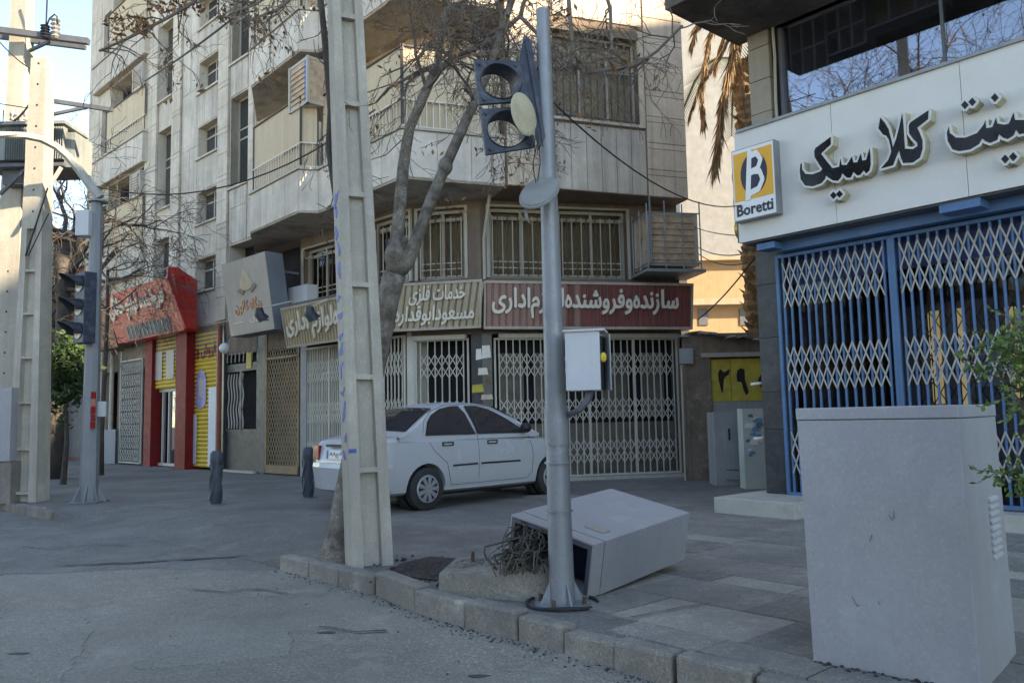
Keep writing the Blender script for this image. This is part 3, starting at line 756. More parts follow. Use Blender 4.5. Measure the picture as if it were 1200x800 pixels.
lintelm = M('brown_lintel', (.2, .15, .1), rough=.7)
# projecting right-hand bay with the grilled window
RW0, RW1 = RU.U(646, 110), RU.U(744, 110); RP = RU.U(751.5, 110)
zs0 = RU.uz(700, 145)[1]; zs1 = 8.62
rops = [(RW0, RW1, zs0 + 3.43 * k, zs1 + 3.43 * k) for k in range(3)]
W = MB(); wallopen(W, RU, uM, RU.len, LV[0] - .03, TOPZ, rops, .1, .3, ends=False)
W.face([RU.P(uM, .1, LV[0] - .03), RU.P(RU.len, .1, LV[0] - .03), RU.P(RU.len, -1.6, LV[0] - .03), RU.P(uM, -1.6, LV[0] - .03)])
W.face([RU.P(RU.len, .1, LV[0] - .03), RU.P(RU.len, -1.6, LV[0] - .03), RU.P(RU.len, -1.6, TOPZ), RU.P(RU.len, .1, TOPZ)])
W.face([RU.P(uM, .1, LV[0] - .03), RU.P(uM, -1.6, LV[0] - .03), RU.P(uM, -1.6, TOPZ), RU.P(uM, .1, TOPZ)])
W.build('bay_wall', stonej, apt)
for k, o in enumerate(rops[:2]):
    w_ = window(apt, RU, o, .1, mull=2, trans=(.62,), frm=framew, gl=dullglass, cur=curtain, fw=.05, dep=.12)
    MB().fb(RU, RW0 - .05, RW1 + .02, .0, .16, o[3] + .002, o[3] + .15).build('lintel', lintelm, w_)
    grille(apt, RU, RW0 + .05, RW1 - .02, o[2] + .02, o[2] + 1.15, .12, 13, raild, None, rails=(.03, .86), r=.011)
    MB().fb(RU, RW1 + .01, RP - .01, .1, .15, o[2] - .05, o[3] + .2).build('window_surround', stoneb, w_)
for k in range(3):
    zb = LV[0] + 3.43 * k
    clad(apt, RU, RW0 + .01, RP - .01, zb - .02, zs0 + 3.43 * k - .07, .3, [1.3], concpanel, d=.1, th=.02, name='parapet_panel', seed=80 + k)
clad(apt, RU, RP + .02, RU.len, LV[0] - .02, 14.2, 1.0, [.42, .12], stoneb, d=.1, th=.025, seed=90)
clad(apt, RU, uM + .01, RW0 - .06, LV[0] - .02, 14.2, .8, [.42, .12], stoneb, d=.1, th=.025, seed=91)
# first floor (mezzanine) walls and barred windows under the overhang
Z1a, Z1b = 3.9, 5.42
fw1 = (F.U(481, 290), F.U(436, 290), 3.95, 5.36); fw2 = (F.U(399, 300), F.U(357, 300), 3.95, 5.2)
cw1 = (CH.U(490, 290), CH.U(545, 290), 3.95, 5.36)
rw1 = (RG.U(573, 280), RG.U(650, 280), 3.95, 5.36); rw2 = (rw1[1] + .08, RG.U(734, 280), 3.95, 5.36)
W = MB(); wallopen(W, F, 0, F.U(352, 300), 3.0, 5.52, [fw1, fw2], 0, .3); wallopen(W, CH, 0, CH.len, 2.85, 5.52, [cw1], 0, .3); wallopen(W, RG, 0, RG.len, 2.85, 5.52, [rw1, rw2], 0, .3)
wallopen(W, F, F.U(352, 300), Umid + 9, 3.0, 3.9, [], -.02, .2)
W.build('mezzanine_wall', brownw, apt)
for fr, o, n in ((F, fw1, 10), (F, fw2, 8), (CH, cw1, 9), (RG, rw1, 13), (RG, rw2, 14)):
    w_ = window(apt, fr, o, 0, mull=1, trans=(.86,), cur=curtainb, gl=dullglass, fw=.07, dep=.12, sill=False)
    grille(apt, fr, o[0] + .06, o[1] - .06, o[2] + .03, o[3] - .18, .03, n, framew, rust)
    MB().fb(fr, o[0] - .06, o[0], 0, .05, o[2], o[3] + .04).fb(fr, o[1], o[1] + .06, 0, .05, o[2], o[3] + .04).fb(fr, o[0], o[1], 0, .05, o[3], o[3] + .04).build('window_surround', framew, w_)
# dark open loggia behind the grey sign and downpipe on corner pier
MB().tube([CH.P(CH.U(570, 290) - .03, .06, 3.9), CH.P(CH.U(570, 290) - .03, .06, 4.7), CH.P(CH.U(578, 230), .3, 5.5)], .035, 8).build('downpipe', framew, apt, smooth=True)
# ground floor piers of the corner
def pier(fr, xa, xb, y, mat, z1=3.0, d0=-.4, d1=0.02, name='pier', z0=0):
    a, b = sorted((fr.U(xa, y), fr.U(xb, y))); return MB().fb(fr, a, b, d0, d1, z0, z1).build(name, mat, apt)
pier(CH, 553, 566, 450, granite, 2.86); pier(RG, 565.5, 577, 450, granite, 2.86)
for i, (x, y, a, h) in enumerate(((561, 415, .06, .22), (570, 412, .09, .26), (566, 435, .1, .14), (573, 446, .07, .12), (560, 455, .12, .16), (571, 465, .12, .1))):
    u, z = (CH if x < 565 else RG).uz(x, y, .03); fr = CH if x < 565 else RG; MB().prism([fr.P(u - a, .022 + i * .001, z - h / 2), fr.P(u + a, .022 + i * .001, z - h / 2.4), fr.P(u + a * .8, .022 + i * .001, z + h / 2), fr.P(u - a * .9, .022 + i * .001, z + h / 2.2)], fr.n * .002).build('torn_poster', (curtain, curtain, cream, stonej, yboard, stoneb)[i], apt)
pier(F, 478, 482, 450, gatew, 2.95); MB().fb(CH, -.06, .1, -.1, .03, 0, 2.86).build('pier', gatew, apt)
RGr = RG.U(796, 480); MB().fb(RG, RGr, RG.len, -.4, .01, 0, 2.86).build('pier', plaster, apt)
MB().fb(RG, RG.U(578, 560), RGr, -.1, .12, -.02, .06).build('shop_threshold', stonestep, apt)
MB().fb(RG, .3, RGr, .0, .14, 2.76, 2.845).build('shutter_housing', gatew, apt); MB().fb(CH, .1, CH.len - .3, .0, .14, 2.76, 2.845).build('shutter_housing', gatew, apt)
# ------------------------------------------------------------------ folding gates, shutters, signs of the corner building
def folding_gate(fr, u0, u1, z0, z1, n, rows, label, m1, m2=None, posts=(), d=.03, group='folding shop gates', bw=.011, pw=.035, backc=None):
    g = T('folding_gate', label, 'gate', fr.P((u0 + u1) / 2, d, z0), group); m2 = m2 or m1
    fm = MB(); fm.fb(fr, u0, u0 + pw, d - .02, d + .02, z0, z1).fb(fr, u1 - pw, u1, d - .02, d + .02, z0, z1).fb(fr, u0 + pw, u1 - pw, d - .03, d + .03, z0, z0 + .04).fb(fr, u0 + pw, u1 - pw, d - .03, d + .03, z1 - .04, z1)
    for p in posts: fm.fb(fr, p - pw * .7, p + pw * .7, d - .022, d + .026, z0 + .04, z1 - .04)
    fm.build('frame', m1, g)
    rnd = random.Random(int(u0 * 100)); us = [u0 + pw + (u1 - u0 - 2 * pw) * (i + .5) / n + rnd.uniform(-.006, .006) for i in range(n)]
    o1 = None
    for u in us:
        if o1 is None: o1 = MB().fb(fr, u - bw, u + bw, d - bw, d + bw, z0 + .04, z1 - .04).build('bar', m1, g); ub_ = u
        else: rep(o1, fr.u * (u - ub_))
    br = MB(); H = z1 - z0
    for a, b in rows:
        m_ = (a + b) / 2
        for (c, e) in ((a, m_), (m_, b)):
            c, e = z0 + H * c, z0 + H * e
            for p, q in zip(us, us[1:]):
                if q - p > .4: continue
                br.bar(fr.P(p, d + .016, c), fr.P(q, d + .016, e), .018, .004, up=fr.n); br.bar(fr.P(p, d + .021, e), fr.P(q, d + .021, c), .018, .004, up=fr.n)
    stuff(br.build('scissor_lattice', m2, g)); return g
R3 = ((.1, .27), (.42, .58), (.73, .9)); R3 = ((.09, .26), (.40, .56), (.72, .89))
zt = 2.77
gA, gB = RG.U(579.5, 470), RG.U(795, 470)
shopc = M('dim_shop_curtain', (.19, .17, .14), rough=.9, var=.3)
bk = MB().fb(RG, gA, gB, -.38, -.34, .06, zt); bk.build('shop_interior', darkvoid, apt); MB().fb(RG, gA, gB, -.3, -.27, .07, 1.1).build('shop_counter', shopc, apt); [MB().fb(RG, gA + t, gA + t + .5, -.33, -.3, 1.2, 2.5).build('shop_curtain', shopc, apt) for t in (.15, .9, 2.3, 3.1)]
p1, p2_ = RG.U(691, 500), RG.U(744.5, 500)
folding_gate(RG, gA, gB, .07, zt, 27, R3, 'wide cream folding gate of the shop behind the white car', gatew, posts=(p1, p2_, RG.U(652, 480)), backc=1)
cA, cB = CH.U(487.5, 440), CH.U(550.5, 440)
folding_gate(CH, max(.1, cA), cB, .07, 2.78, 7, R3, 'narrow cream folding gate on the splayed corner above the car roof', gatew)
lA, lB = F.U(478, 470), F.U(440, 470)
folding_gate(F, lA + .03, 1.75, .05, 2.9, 13, R3, 'cream folding gate just right of the leaning tree trunk', gatew)
l2, l3 = 1.85, F.U(360, 480)
folding_gate(F, l2, l3, .05, 2.9, 26, R3, 'cream folding gate left of the near concrete pole behind the car boot', gatew, posts=((l2 + l3) / 2,))
MB().fb(F, 1.76, 1.84, -.1, .04, 0, 2.95).build('pier', gatew, apt)

def ribbed_sign(name, label, quad_f, th, ribm, tr, rib=.16, group=None, back=None):
    """quad_f: corners as seen (bl, br, tr, tl) of the front face"""
    bl, br, tr_, tl = map(Vector, quad_f); nrm = (br - bl).cross(tl - bl).normalized()
    if nrm.dot(CAM - bl) < 0: nrm = -nrm
    s = T(name, label, 'sign', (bl + br) / 2, group)
    m = quadmap(bl, br, tr_, tl); X = (br - bl).length; fwx = .035 / X; H = (tl - bl).length; fwy = .05 / H
    mb = MB(); mb.prism([m(0, 0), m(1, 0), m(1, 1), m(0, 1)], -nrm * th); mb.build('sign_box', trimd, s)
    fm = MB()
    for q in ([(0, 0), (1, 0), (1, fwy), (0, fwy)], [(0, 1 - fwy), (1, 1 - fwy), (1, 1), (0, 1)], [(0, fwy), (fwx, fwy), (fwx, 1 - fwy), (0, 1 - fwy)], [(1 - fwx, fwy), (1, fwy), (1, 1 - fwy), (1 - fwx, 1 - fwy)]):
        fm.prism([m(*p) + nrm * .002 for p in q], nrm * .035)
    fm.build('sign_frame', tr, s)
    n = max(2, round(X / rib)); o1 = None
    for i in range(n):
        a, b = fwx + (1 - 2 * fwx) * (i + .1) / n, fwx + (1 - 2 * fwx) * (i + .9) / n; c = (a + b) / 2
        p = [m(a, fwy) + nrm * .001, m(a + (b - a) * .12, fwy) + nrm * .02, m(b - (b - a) * .12, fwy) + nrm * .02, m(b, fwy) + nrm * .001]
        if o1 is None: o1 = MB().prism(p, m(a, 1 - fwy) - m(a, fwy)).build('rib', ribm if not isinstance(ribm, list) else ribm[0], s); c0 = m(a, fwy)
        else:
            o = rep(o1, m(a, fwy) - c0)
            if isinstance(ribm, list): o.data = o.data if True else None; o.material_slots[0].link = 'OBJECT'; o.material_slots[0].material = ribm[0 if i / n < .42 + .05 * math.sin(i * 3) else 1]
    if isinstance(ribm, list): o1.material_slots[0].link = 'OBJECT'; o1.material_slots[0].material = ribm[0]
    return s, m, nrm
def word(s, m, nrm, text, x0, x1, y0, y1, mat, th=.03, bold=.03, off=.022, rtl=True, name='lettering', slant=0):
    P = outlines(shape(text) if rtl else text)
    hgt = max(p[1] for q in P for p in q) - min(p[1] for q in P for p in q)
    U_ = union(P, bold)
    vv = U_[0]; us_ = sorted({i for t in U_[1] for i in t}); a, b = vv[us_].min(0), vv[us_].max(0)
    def mp(x, y):
        X, Y = (x - a[0]) / (b[0] - a[0]), (y - a[1]) / (b[1] - a[1]); return m(x0 + (x1 - x0) * X + slant * (Y - .5), y0 + (y1 - y0) * Y) + nrm * off
    return letters(MB(), U_, mp, nrm, th).build(name, mat, s)
def fitq(fr, xl, xr, yt, yb, d0, d1):
    pass
# right-hand maroon sign
def cornerq(fr, bl, br, tr_, tl, db, dt):
    a, b, c, e = fr.uz(*bl, db), fr.uz(*br, db), fr.uz(*tr_, dt), fr.uz(*tl, dt)
    zb, zt_ = (a[1] + b[1]) / 2, (c[1] + e[1]) / 2
    return fr.P(a[0], db, zb), fr.P(b[0], db, zb), fr.P(c[0], dt, zt_), fr.P(e[0], dt, zt_)
q = cornerq(RG, (566.5, 383.5), (811, 388), (812, 333), (567, 328), .4, .42)
sg, m, n_ = ribbed_sign('shop_sign', 'long maroon ribbed sign with cream lettering above the wide folding gate', q, .36, [redribw, redrib], trim, .135, 'ribbed shop signs')
word(sg, m, n_, 'سازنده\u200cوفروشنده\u200cلوازم\u200cاداری', .035, .925, .22, .86, cream, .045, .024)
q2 = cornerq(CH, (452.5, 389), (564, 384), (565.3, 327.5), (459.5, 332.5), .4, .5)
sg, m, n_ = ribbed_sign('shop_sign', 'pale ribbed sign with two lines of lettering on the splayed corner', q2, .36, creamrib, trim, .14, 'ribbed shop signs')
word(sg, m, n_, 'خدمات فلزی', .22, .83, .52, .93, cream, .04, .02)
word(sg, m, n_, 'مسعود\u200cابوقداره', .08, .93, .1, .52, cream, .04, .022)
q3 = cornerq(F, (337.5, 407.8), (446, 392), (448, 334), (330, 362.8), .5, .85)
sg, m, n_ = ribbed_sign('shop_sign', 'tilted pale ribbed sign running from the near concrete pole towards the grey sign', q3, .4, creamrib, trim, .11, 'ribbed shop signs')
word(sg, m, n_, 'فروشنده\u200cلوازم اداری', .04, .97, .16, .86, cream, .04, .022)

def plain_sign(fr, name, label, corners, db, dt, th, face, side, d_in=0.02):
    bl, br, tr_, tl = map(Vector, cornerq(fr, *corners, db, dt))
    nrm = (br - bl).cross(tl - bl).normalized()
    if nrm.dot(CAM - bl) < 0: nrm = -nrm
    s = T(name, label, 'sign', (bl + br) / 2); m = quadmap(bl, br, tr_, tl)
    f = lambda p, d: p - fr.n * (p - fr.O).dot(fr.n) + fr.n * d
    MB().box8([bl - fr.n * th, br - fr.n * th, br, bl, tl - fr.n * th, tr_ - fr.n * th, tr_, tl]).build('sign_box', side, s)
    for t_ in (.15, .85): MB().bar(m(t_, .8) - fr.n * th, f(m(t_, .8), .02), .05).build('bracket', side, s)
    e = .004; MB().prism([m(.004, .006) + nrm * e, m(.996, .006) + nrm * e, m(.996, .994) + nrm * e, m(.004, .994) + nrm * e], nrm * .012).build('face', face, s)
    return s, m, nrm
# grey sign with a flame emblem
sg, m, n_ = plain_sign(F, 'shop_sign', 'large grey sign with flame emblem and copper lettering leaning out over the dark doorway', ((271, 395.6), (322.5, 384.4), (311, 293.4), (259.7, 311)), .75, 1.05, .42, greysign, bluegrey)
letters(MB(), union([cw(p) for p in ([(.5, .88), (.455, .8), (.43, .74), (.4, .68), (.39, .62), (.43, .585), (.5, .57), (.58, .575), (.64, .6), (.65, .65), (.62, .71), (.575, .77), (.54, .83)],)]), lambda x, y: m(x + .0, y) + n_ * .018, n_, .02).build('emblem', canvas, sg)
letters(MB(), union([cw(p) for p in ([(.3, .585), (.38, .62), (.47, .57), (.42, .52)], [(.62, .58), (.7, .64), (.74, .6), (.62, .53)])]), lambda x, y: m(x, y) + n_ * .018, n_, .02).build('emblem', trimd, sg)
word(sg, m, n_, 'بنگاه کانون', .2, .8, .27, .47, copper, .015, .01, .018)
word(sg, m, n_, 'املاک', .5, .82, .14, .22, cream, .01, .01, .018)
MB().prism([m(.12, .165) + n_ * .018, m(.36, .165) + n_ * .018, m(.36, .175) + n_ * .018, m(.12, .175) + n_ * .018], n_ * .008).build('lettering', cream, sg)
# red shop sign
sg, m, n_ = plain_sign(F, 'shop_sign', 'glossy red sign with silver angular lettering above the yellow shutters', ((139, 404), (217, 385), (204, 322), (122.5, 346)), .55, 1.05, .4, redp, redp)
word(sg, m, n_, 'فروشنده لوازم خانگی', .03, .84, .4, .95, cream, .05, .03, .02)
MB().prism([m(.2, .04) + n_ * .018, m(.84, .04) + n_ * .018, m(.84, .3) + n_ * .018, m(.2, .3) + n_ * .018], n_ * .01).build('slatted_panel', steeld, sg)
for i in range(11):
    if i == 0: o1 = MB().prism([m(.21, .05) + n_ * .03, m(.222, .05) + n_ * .03, m(.222, .29) + n_ * .03, m(.21, .29) + n_ * .03], n_ * .01).build('slat', galv, sg)
    else: rep(o1, m(.21 + .0585 * i, .05) - m(.21, .05))
rnd = random.Random(12)
MBp = MB()
for (x, y) in ((.1, .15), (.13, .3), (.3, .35), (.45, .36), (.62, .36), (.9, .5), (.93, .25), (.2, .37), (.78, .38), (.12, .05)):
    pts = [(x + rnd.gauss(0, .03), y + rnd.gauss(0, .035)) for _ in range(4)]
    for pl in stroke(pts, [.02, .035, .03, .01]): MBp.prism([m(*p) + n_ * (.0175 + rnd.random() * .002) for p in pl], n_ * .001)
stuff(MBp.build('washed_print', redw, sg))
us_g = F.U(217.5, 386, .55) - .06
MB().prism([F.P(us_g, .3, 3.8), F.P(us_g, .3, 5.1), F.P(us_g, .45, 5.2), F.P(us_g, .85, 5.42), F.P(us_g, 1.1, 5.4), F.P(us_g, 1.12, 5.1), F.P(us_g, .6, 3.8)], -F.u * .06).build('gable_end', redp, sg)
sg, m, n_ = plain_sign(F, 'shop_sign', 'faded brown sign behind the leftmost traffic light pole', ((110, 413), (139, 405), (123, 347), (101, 356)), .5, .95, .4, M('faded_brown_sign', (.22, .075, .035), rough=.5), trimd)

# ground floor of the left flank, shop by shop
def fblock(xa, xb, y, z0, z1, mat, name, d0=-.4, d1=.02, lab=None, par=None):
    a, b = sorted((F.U(xa, y, max(d1, 0)), F.U(xb, y, max(d1, 0)))); return MB().fb(F, a, b, d0, d1, z0, z1).build(name, mat, par or apt)
fblock(302, 310.5, 470, 0, 3.9, darkmetal, 'pier'); fblock(352, 359, 470, 0, 3.0, bluegrey, 'pier', d1=.06)
fblock(169, 177, 470, 0, 3.8, redcol, 'pier', d1=.12); fblock(205.5, 217.5, 470, 0, 3.9, redcol, 'pier', d1=.25)
fblock(256, 262, 470, 0, 3.9, granite, 'pier'); fblock(137.5, 142, 470, 0, 4, granite, 'pier'); fblock(105, 118, 470, 0, 4, stoneb, 'pier')
MB().tube([F.P(F.U(135, 470), .12, 0), F.P(F.U(135, 470), .12, 4)], .07, 8).build('downpipe', framew, apt, smooth=True)
MB().tube([F.P(F.U(256.5, 470, .12), .12, 0), F.P(F.U(256.5, 470, .12), .12, 3.8)], .07, 8).build('downpipe', M('oxide_red_pipe', (.24, .075, .05), rough=.5), apt, smooth=True)
MB().fb(F, F.U(352, 470), UE, -.4, .0, 3.05, 3.9).build('lintel', plaster, apt)
def shutter(xa, xb, z0, z1, label, mat, pitch=.115):
    a, b = sorted((F.U(xa, 470), F.U(xb, 470))); s = T('roller_shutter', label, 'shutter', F.P((a + b) / 2, 0, z0), 'yellow roller shutters')
    o1 = None; k = int((z1 - z0) / pitch)
    for i in range(k):
        z = z0 + i * pitch
        if o1 is None: o1 = MB().prism([F.P(a, -.04, z), F.P(a, -.01, z + pitch * .15), F.P(a, .012, z + pitch * .5), F.P(a, -.01, z + pitch * .85), F.P(a, -.04, z + pitch * .97)], F.u * (b - a)).build('slat', mat, s)
        else: rep(o1, (0, 0, i * pitch))
    return s, a, b
s, a, b = shutter(218.5, 254.5, .06, 3.85, 'yellow roller shutter pulled down to the ground with a printed picture', yellow)
def decal(poly, mat, par, name, d=.016, th=.004): return MB().prism([F.P(u, d, z) for u, z in poly], F.n * th).build(name, mat, par)
w_ = b - a; cu = lambda t: b - w_ * t      # t from the viewer's left
decal([(cu(x), z) for x, z in ((.34, 1.78), (.45, 1.62), (.6, 1.68), (.66, 1.8), (.67, 2.4), (.62, 2.6), (.52, 2.72), (.42, 2.66), (.36, 2.5))], M('violet_print', (.22, .2, .45), rough=.5, var=.4, scale=6), s, 'printed_picture')
decal([(cu(x), z) for x, z in ((.44, 2.0), (.56, 1.95), (.57, 2.4), (.5, 2.52), (.44, 2.45))], greysign, s, 'printed_picture', .0205)
decal([(cu(.1), .15), (cu(.38), .15), (cu(.38), 1.45), (cu(.33), 1.5), (cu(.1), 1.5)], M('pale_print', (.5, .55, .62), rough=.5, var=.1), s, 'printed_panel'); decal([(cu(.75), .1), (cu(.98), .1), (cu(.98), 2.2), (cu(.75), 2.2)], bpy.data.materials['pale_print'], s, 'printed_panel')
pm = quadmap(F.P(b, .016, 3.0), F.P(a, .016, 3.0), F.P(a, .016, 3.5), F.P(b, .016, 3.5)); word(s, pm, F.n, 'فروش ویژه', .05, .95, 0, .9, redcol, .004, .012, 0)
s, a, b = shutter(178, 205, 2.3, 3.85, 'half raised yellow roller shutter between two red columns', yellow)
for t0_, t1_ in ((.12, .45), (.62, .95)): decal([(b - (b - a) * t0_, 2.55), (b - (b - a) * t1_, 2.55), (b - (b - a) * t1_, 3.4), (b - (b - a) * t0_, 3.4)], greysign, s, 'printed_panel')
# glazed shop door below
sd = T('glass_shop_door', 'white framed glass shop door under the half raised yellow shutter', 'door', F.P((a + b) / 2, -.2, 0))
mb = MB(); 
for t in (0, .28, .55, .97): u = b - (b - a) * t; mb.fb(F, u - .06, u, -.2, -.12, .05, 2.25)
mb.fb(F, a, b, -.2, -.12, 2.2, 2.3).fb(F, a, b, -.2, -.12, .02, .1); mb.build('frame', gatew, sd); MB().fb(F, a, b, -.18, -.17, .1, 2.2).build('pane', clearglass, sd)
for i, t in enumerate((.35, .62, .75, .9)): MB().fb(F, b - (b - a) * t - .1, b - (b - a) * t + .05, -.34, -.28, .3 + .2 * (i % 2), 1.2 + .3 * i % .8).build('display_item', (whitewall, redcol, whitebox, copper)[i], sd)
a, b = sorted((F.U(142.5, 470), F.U(168, 470)))
folding_gate(F, a, b, .05, 3.3, 12, tuple((.02 + .12 * i, .13 + .12 * i) for i in range(8)), 'grey dense folding gate left of the first red column', gateg, bw=.009)
# dark ornamental entrance
a, b = sorted((F.U(262.5, 470), F.U(302, 470)))
ed = T('ornamental_metal_door', 'dark metal entrance with twisted bars beneath the grey sign', 'door', F.P((a + b) / 2, 0, 0))
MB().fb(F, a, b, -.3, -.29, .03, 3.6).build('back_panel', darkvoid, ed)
MB().fb(F, a, b, -.06, -.03, .03, 1.0).fb(F, a, b, -.06, -.02, 2.55, 2.75).fb(F, a, a + .07, -.06, .0, 1.0, 3.6).fb(F, b - .07, b, -.06, .0, 1.0, 3.6).fb(F, (a + b) / 2 - .05, (a + b) / 2 + .05, -.06, .0, 1.0, 2.55).fb(F, a, b, -.06, -.01, 3.55, 3.65).fb(F, a, b, -.06, -.01, 1.0, 1.08).build('frame', darkmetal, ed)
o1 = None
for i in range(6):
    u = b - .2 - i * .17 * (b - a) / 2
    if u < a + .1: break
    pts = [F.P(u + .035 * math.sin(z * 9), -.03, z) for z in [1.1 + .1 * k for k in range(15)]]
    if o1 is None: o1 = MB().tube(pts, .018, 5).build('twisted_bar', gateg, ed, smooth=True); u0_ = u
    else: rep(o1, F.u * (u - u0_))
o1 = None
for i in range(7):
    u = b - .15 - i * (b - a - .25) / 7
    pts = [F.P(u + .05 * math.sin(z * 5), -.03, z) for z in [2.8 + .1 * k for k in range(8)]]
    if o1 is None: o1 = MB().tube(pts, .016, 5).build('twisted_bar', gateg, ed, smooth=True); u0_ = u
    else: rep(o1, F.u * (u - u0_))
MB().fb(F, a + .35, a + .6, -.025, .0, 2.6, 3.0).build('notice', yboard, ed); MB().fb(F, a, b, -.2, .12, 0, .05).build('door_step', stonestep, ed)
# brown lattice gate
a, b = sorted((F.U(311.5, 470), F.U(351, 470)))
bl_ = T('lattice_gate', 'brown diamond lattice gate between the dark entrance and the pale gates', 'gate', F.P((a + b) / 2, 0, 0))
MB().fb(F, a, a + .06, -.05, .02, .03, 3.4).fb(F, b - .06, b, -.05, .02, .03, 3.4).fb(F, a, b, -.05, .02, .03, .22).fb(F, a, b, -.05, .02, 2.75, 2.8).build('frame', gatebr, bl_)
lt = MB(); k = 0; H = 3.4 - .22; W_ = b - a; st = .12
for i in range(-int(H * .55 / st) - 1, int(W_ / st) + 2):
    for sgn in (1, -1):
        pts = []
        x0 = i * st; t0_, t1_ = 0.0, H * .55
        xs0, xs1 = x0, x0 + t1_
        lo, hi = max(0, xs0), min(W_, xs1)
        if hi - lo < .02: continue
        za, zb = .22 + (lo - xs0) / .55, .22 + (hi - xs0) / .55
        ua_, ub2 = (a + lo, a + hi) if sgn > 0 else (b - lo, b - hi)
        lt.bar(F.P(ua_, -.02 + .008 * sgn, za), F.P(ub2, -.02 + .008 * sgn, zb), .016, .006, up=F.n)
stuff(lt.build('lattice', M('gilt_lattice', (.3, .24, .15), rough=.5, var=.25), bl_))
MB().fb(F, a, b, -.3, -.28, .1, 2.7).build('shop_goods', M('brown_goods', (.16, .09, .045), rough=.7, var=.5, scale=3), bl_)
# lamp globe and floodlights on arms
lp = T('globe_lamp', 'small white globe lamp hanging beside the yellow shutter', 'lamp', F.P(F.U(263.5, 408, .5), .5, 3.4))
z = F.uz(263.5, 408, .5)[1]; u = F.U(263.5, 408, .5); MB().ball(F.P(u, .5, z), .14, 14, 9).build('globe', globem, lp, smooth='all'); MB().tube([F.P(u, .02, z + .5), F.P(u, .3, z + .42), F.P(u, .5, z + .13)], .014, 6).build('arm', steeld, lp)
def flood(px, py, d, dst, label):
    u, z = F.uz(px, py, d); t = T('floodlight', label, 'floodlight', F.P(u, d, z)); p = F.P(u, d, z)
    MB().tube([dst, p + Vector((0, 0, .1))], .016, 6).build('arm', railw, t)
    h = MB(); h.tube([p + Vector((0, 0, .12)), p + Vector((0, 0, -.02)), p + Vector((0, 0, -.1)) - F.n * .08, p + Vector((0, 0, -.13)) - F.n * .1], [.07, .11, .12, .13], 10); h.build('lamp_head', black, t, smooth=True)
    MB().disc(p + Vector((0, 0, -.131)) - F.n * .1, (0, 0, -1), .11, .01).build('glass_cover', winglass, t)
flood(304, 367, 1.5, F.P(F.U(342, 353, .6), .6, F.uz(342, 353, .6)[1]), 'black floodlight on a white arm in front of the grey sign')
flood(363, 366, 1.4, F.P(F.U(399, 345, .5), .5, F.uz(399, 345, .5)[1]), 'black floodlight on a white arm above the tilted ribbed sign')
# white box on the mezzanine ledge
u0_, u1_, z0_, z1_ = F.rect(338, 360, 335, 356, .3); tag(MB().fb(F, u0_, u1_, .02, .3, z0_ - .1, z1_).build('white_box', whitebox), 'white metal box standing on the ledge behind the grey sign', 'box')
# evaporative coolers
def cooler(fr, c, dx, dy, h, label, cm, wm, tr=None, cage=False, grp='window coolers'):
    t = T('evaporative_cooler', label, 'air cooler', c, grp); x, y = fr.u, fr.n; c = Vector(c)
    MB().obox(c - x * dx / 2 - y * dy / 2 + Vector((0, 0, .02)), x * dx, y * dy, (0, 0, h - .04)).build('louvre_pad', cm, t)
    cr = MB()
    for a_ in (-1, 1):
        for b_ in (-1, 1):
            p = c + x * (dx / 2) * a_ + y * (dy / 2) * b_; cr.obox(p - x * .03 - y * .03, x * .06, y * .06, (0, 0, h))
    for z in (0, h - .06): cr.obox(c - x * dx / 2 - y * dy / 2 + Vector((0, 0, z)) - x * .012 - y * .012, x * (dx + .024), y * (dy + .024), (0, 0, .06))
    cr.build('casing', wm, t)
    if tr: MB().obox(c + x * (dx / 2 - .05) * tr + y * (dy / 2 - .04), x * .09, y * .05, (0, 0, h)).build('blue_strip', acblue, t)
    lv = None; p0 = c - x * (dx / 2 - .04) + y * (dy / 2 + .004)
    for i in range(7):
        z = .12 + (h - .2) * i / 7
        if lv is None: lv = MB().obox(p0 + Vector((0, 0, z)), x * (dx - .08), y * .02, (0, 0, .014)).build('louvre', acm, t)
        else: rep(lv, (0, 0, (h - .2) * i / 7))
    if cage:
        cg = MB(); n = 3
        for i in range(n + 1):
            for q in (c - x * (dx / 2 + .06) + x * (dx + .12) * i / n + y * (dy / 2 + .07),): cg.bar(q + Vector((0, 0, -.06)), q + Vector((0, 0, h + .16 + .06 * (i % 2))), .022, .022)
        for i in range(3):
            q = c - x * (dx / 2 + .06) - y * (dy / 2) + y * (dy + .07) * i / 2; cg.bar(q + Vector((0, 0, -.06)), q + Vector((0, 0, h + .1)), .02, .02)
            q = c + x * (dx / 2 + .06) - y * (dy / 2) + y * (dy + .07) * i / 2; cg.bar(q + Vector((0, 0, -.06)), q + Vector((0, 0, h + .1)), .02, .02)
        for z in (.04, h - .02):
            a_, b_ = c - x * (dx / 2 + .06) + y * (dy / 2 + .07), c + x * (dx / 2 + .06) + y * (dy / 2 + .07); cg.bar(a_ + Vector((0, 0, z)), b_ + Vector((0, 0, z)), .02, .02)
            cg.bar(a_ - y * (dy + .07) + Vector((0, 0, z)), a_ + Vector((0, 0, z)), .02, .02)
        cg.build('cage', galv, t)
        MB().obox(c - x * (dx / 2 + .12) - y * (dy / 2 + .1) + Vector((0, 0, -.14)), x * (dx + .24), y * (dy + .24), (0, 0, .06)).build('shelf', galv, t)
        MB().bar(c - x * dx / 2 + y * (dy / 2 + .09) + Vector((0, 0, .02)), c - x * dx / 2 + y * (dy / 2 + .09) + Vector((0, 0, h + .3)), .05, .03).build('blue_strip', bluegrey, t)
    return t
u = RG.U(783, 290, .55); cooler(RG, RG.P(u, .42, 4.1), .98, .72, 1.05, 'rusty evaporative cooler in a barred cage on the wall right of the barred windows', acm, acw, cage=True)
p = RU.P(0, 0, 0)
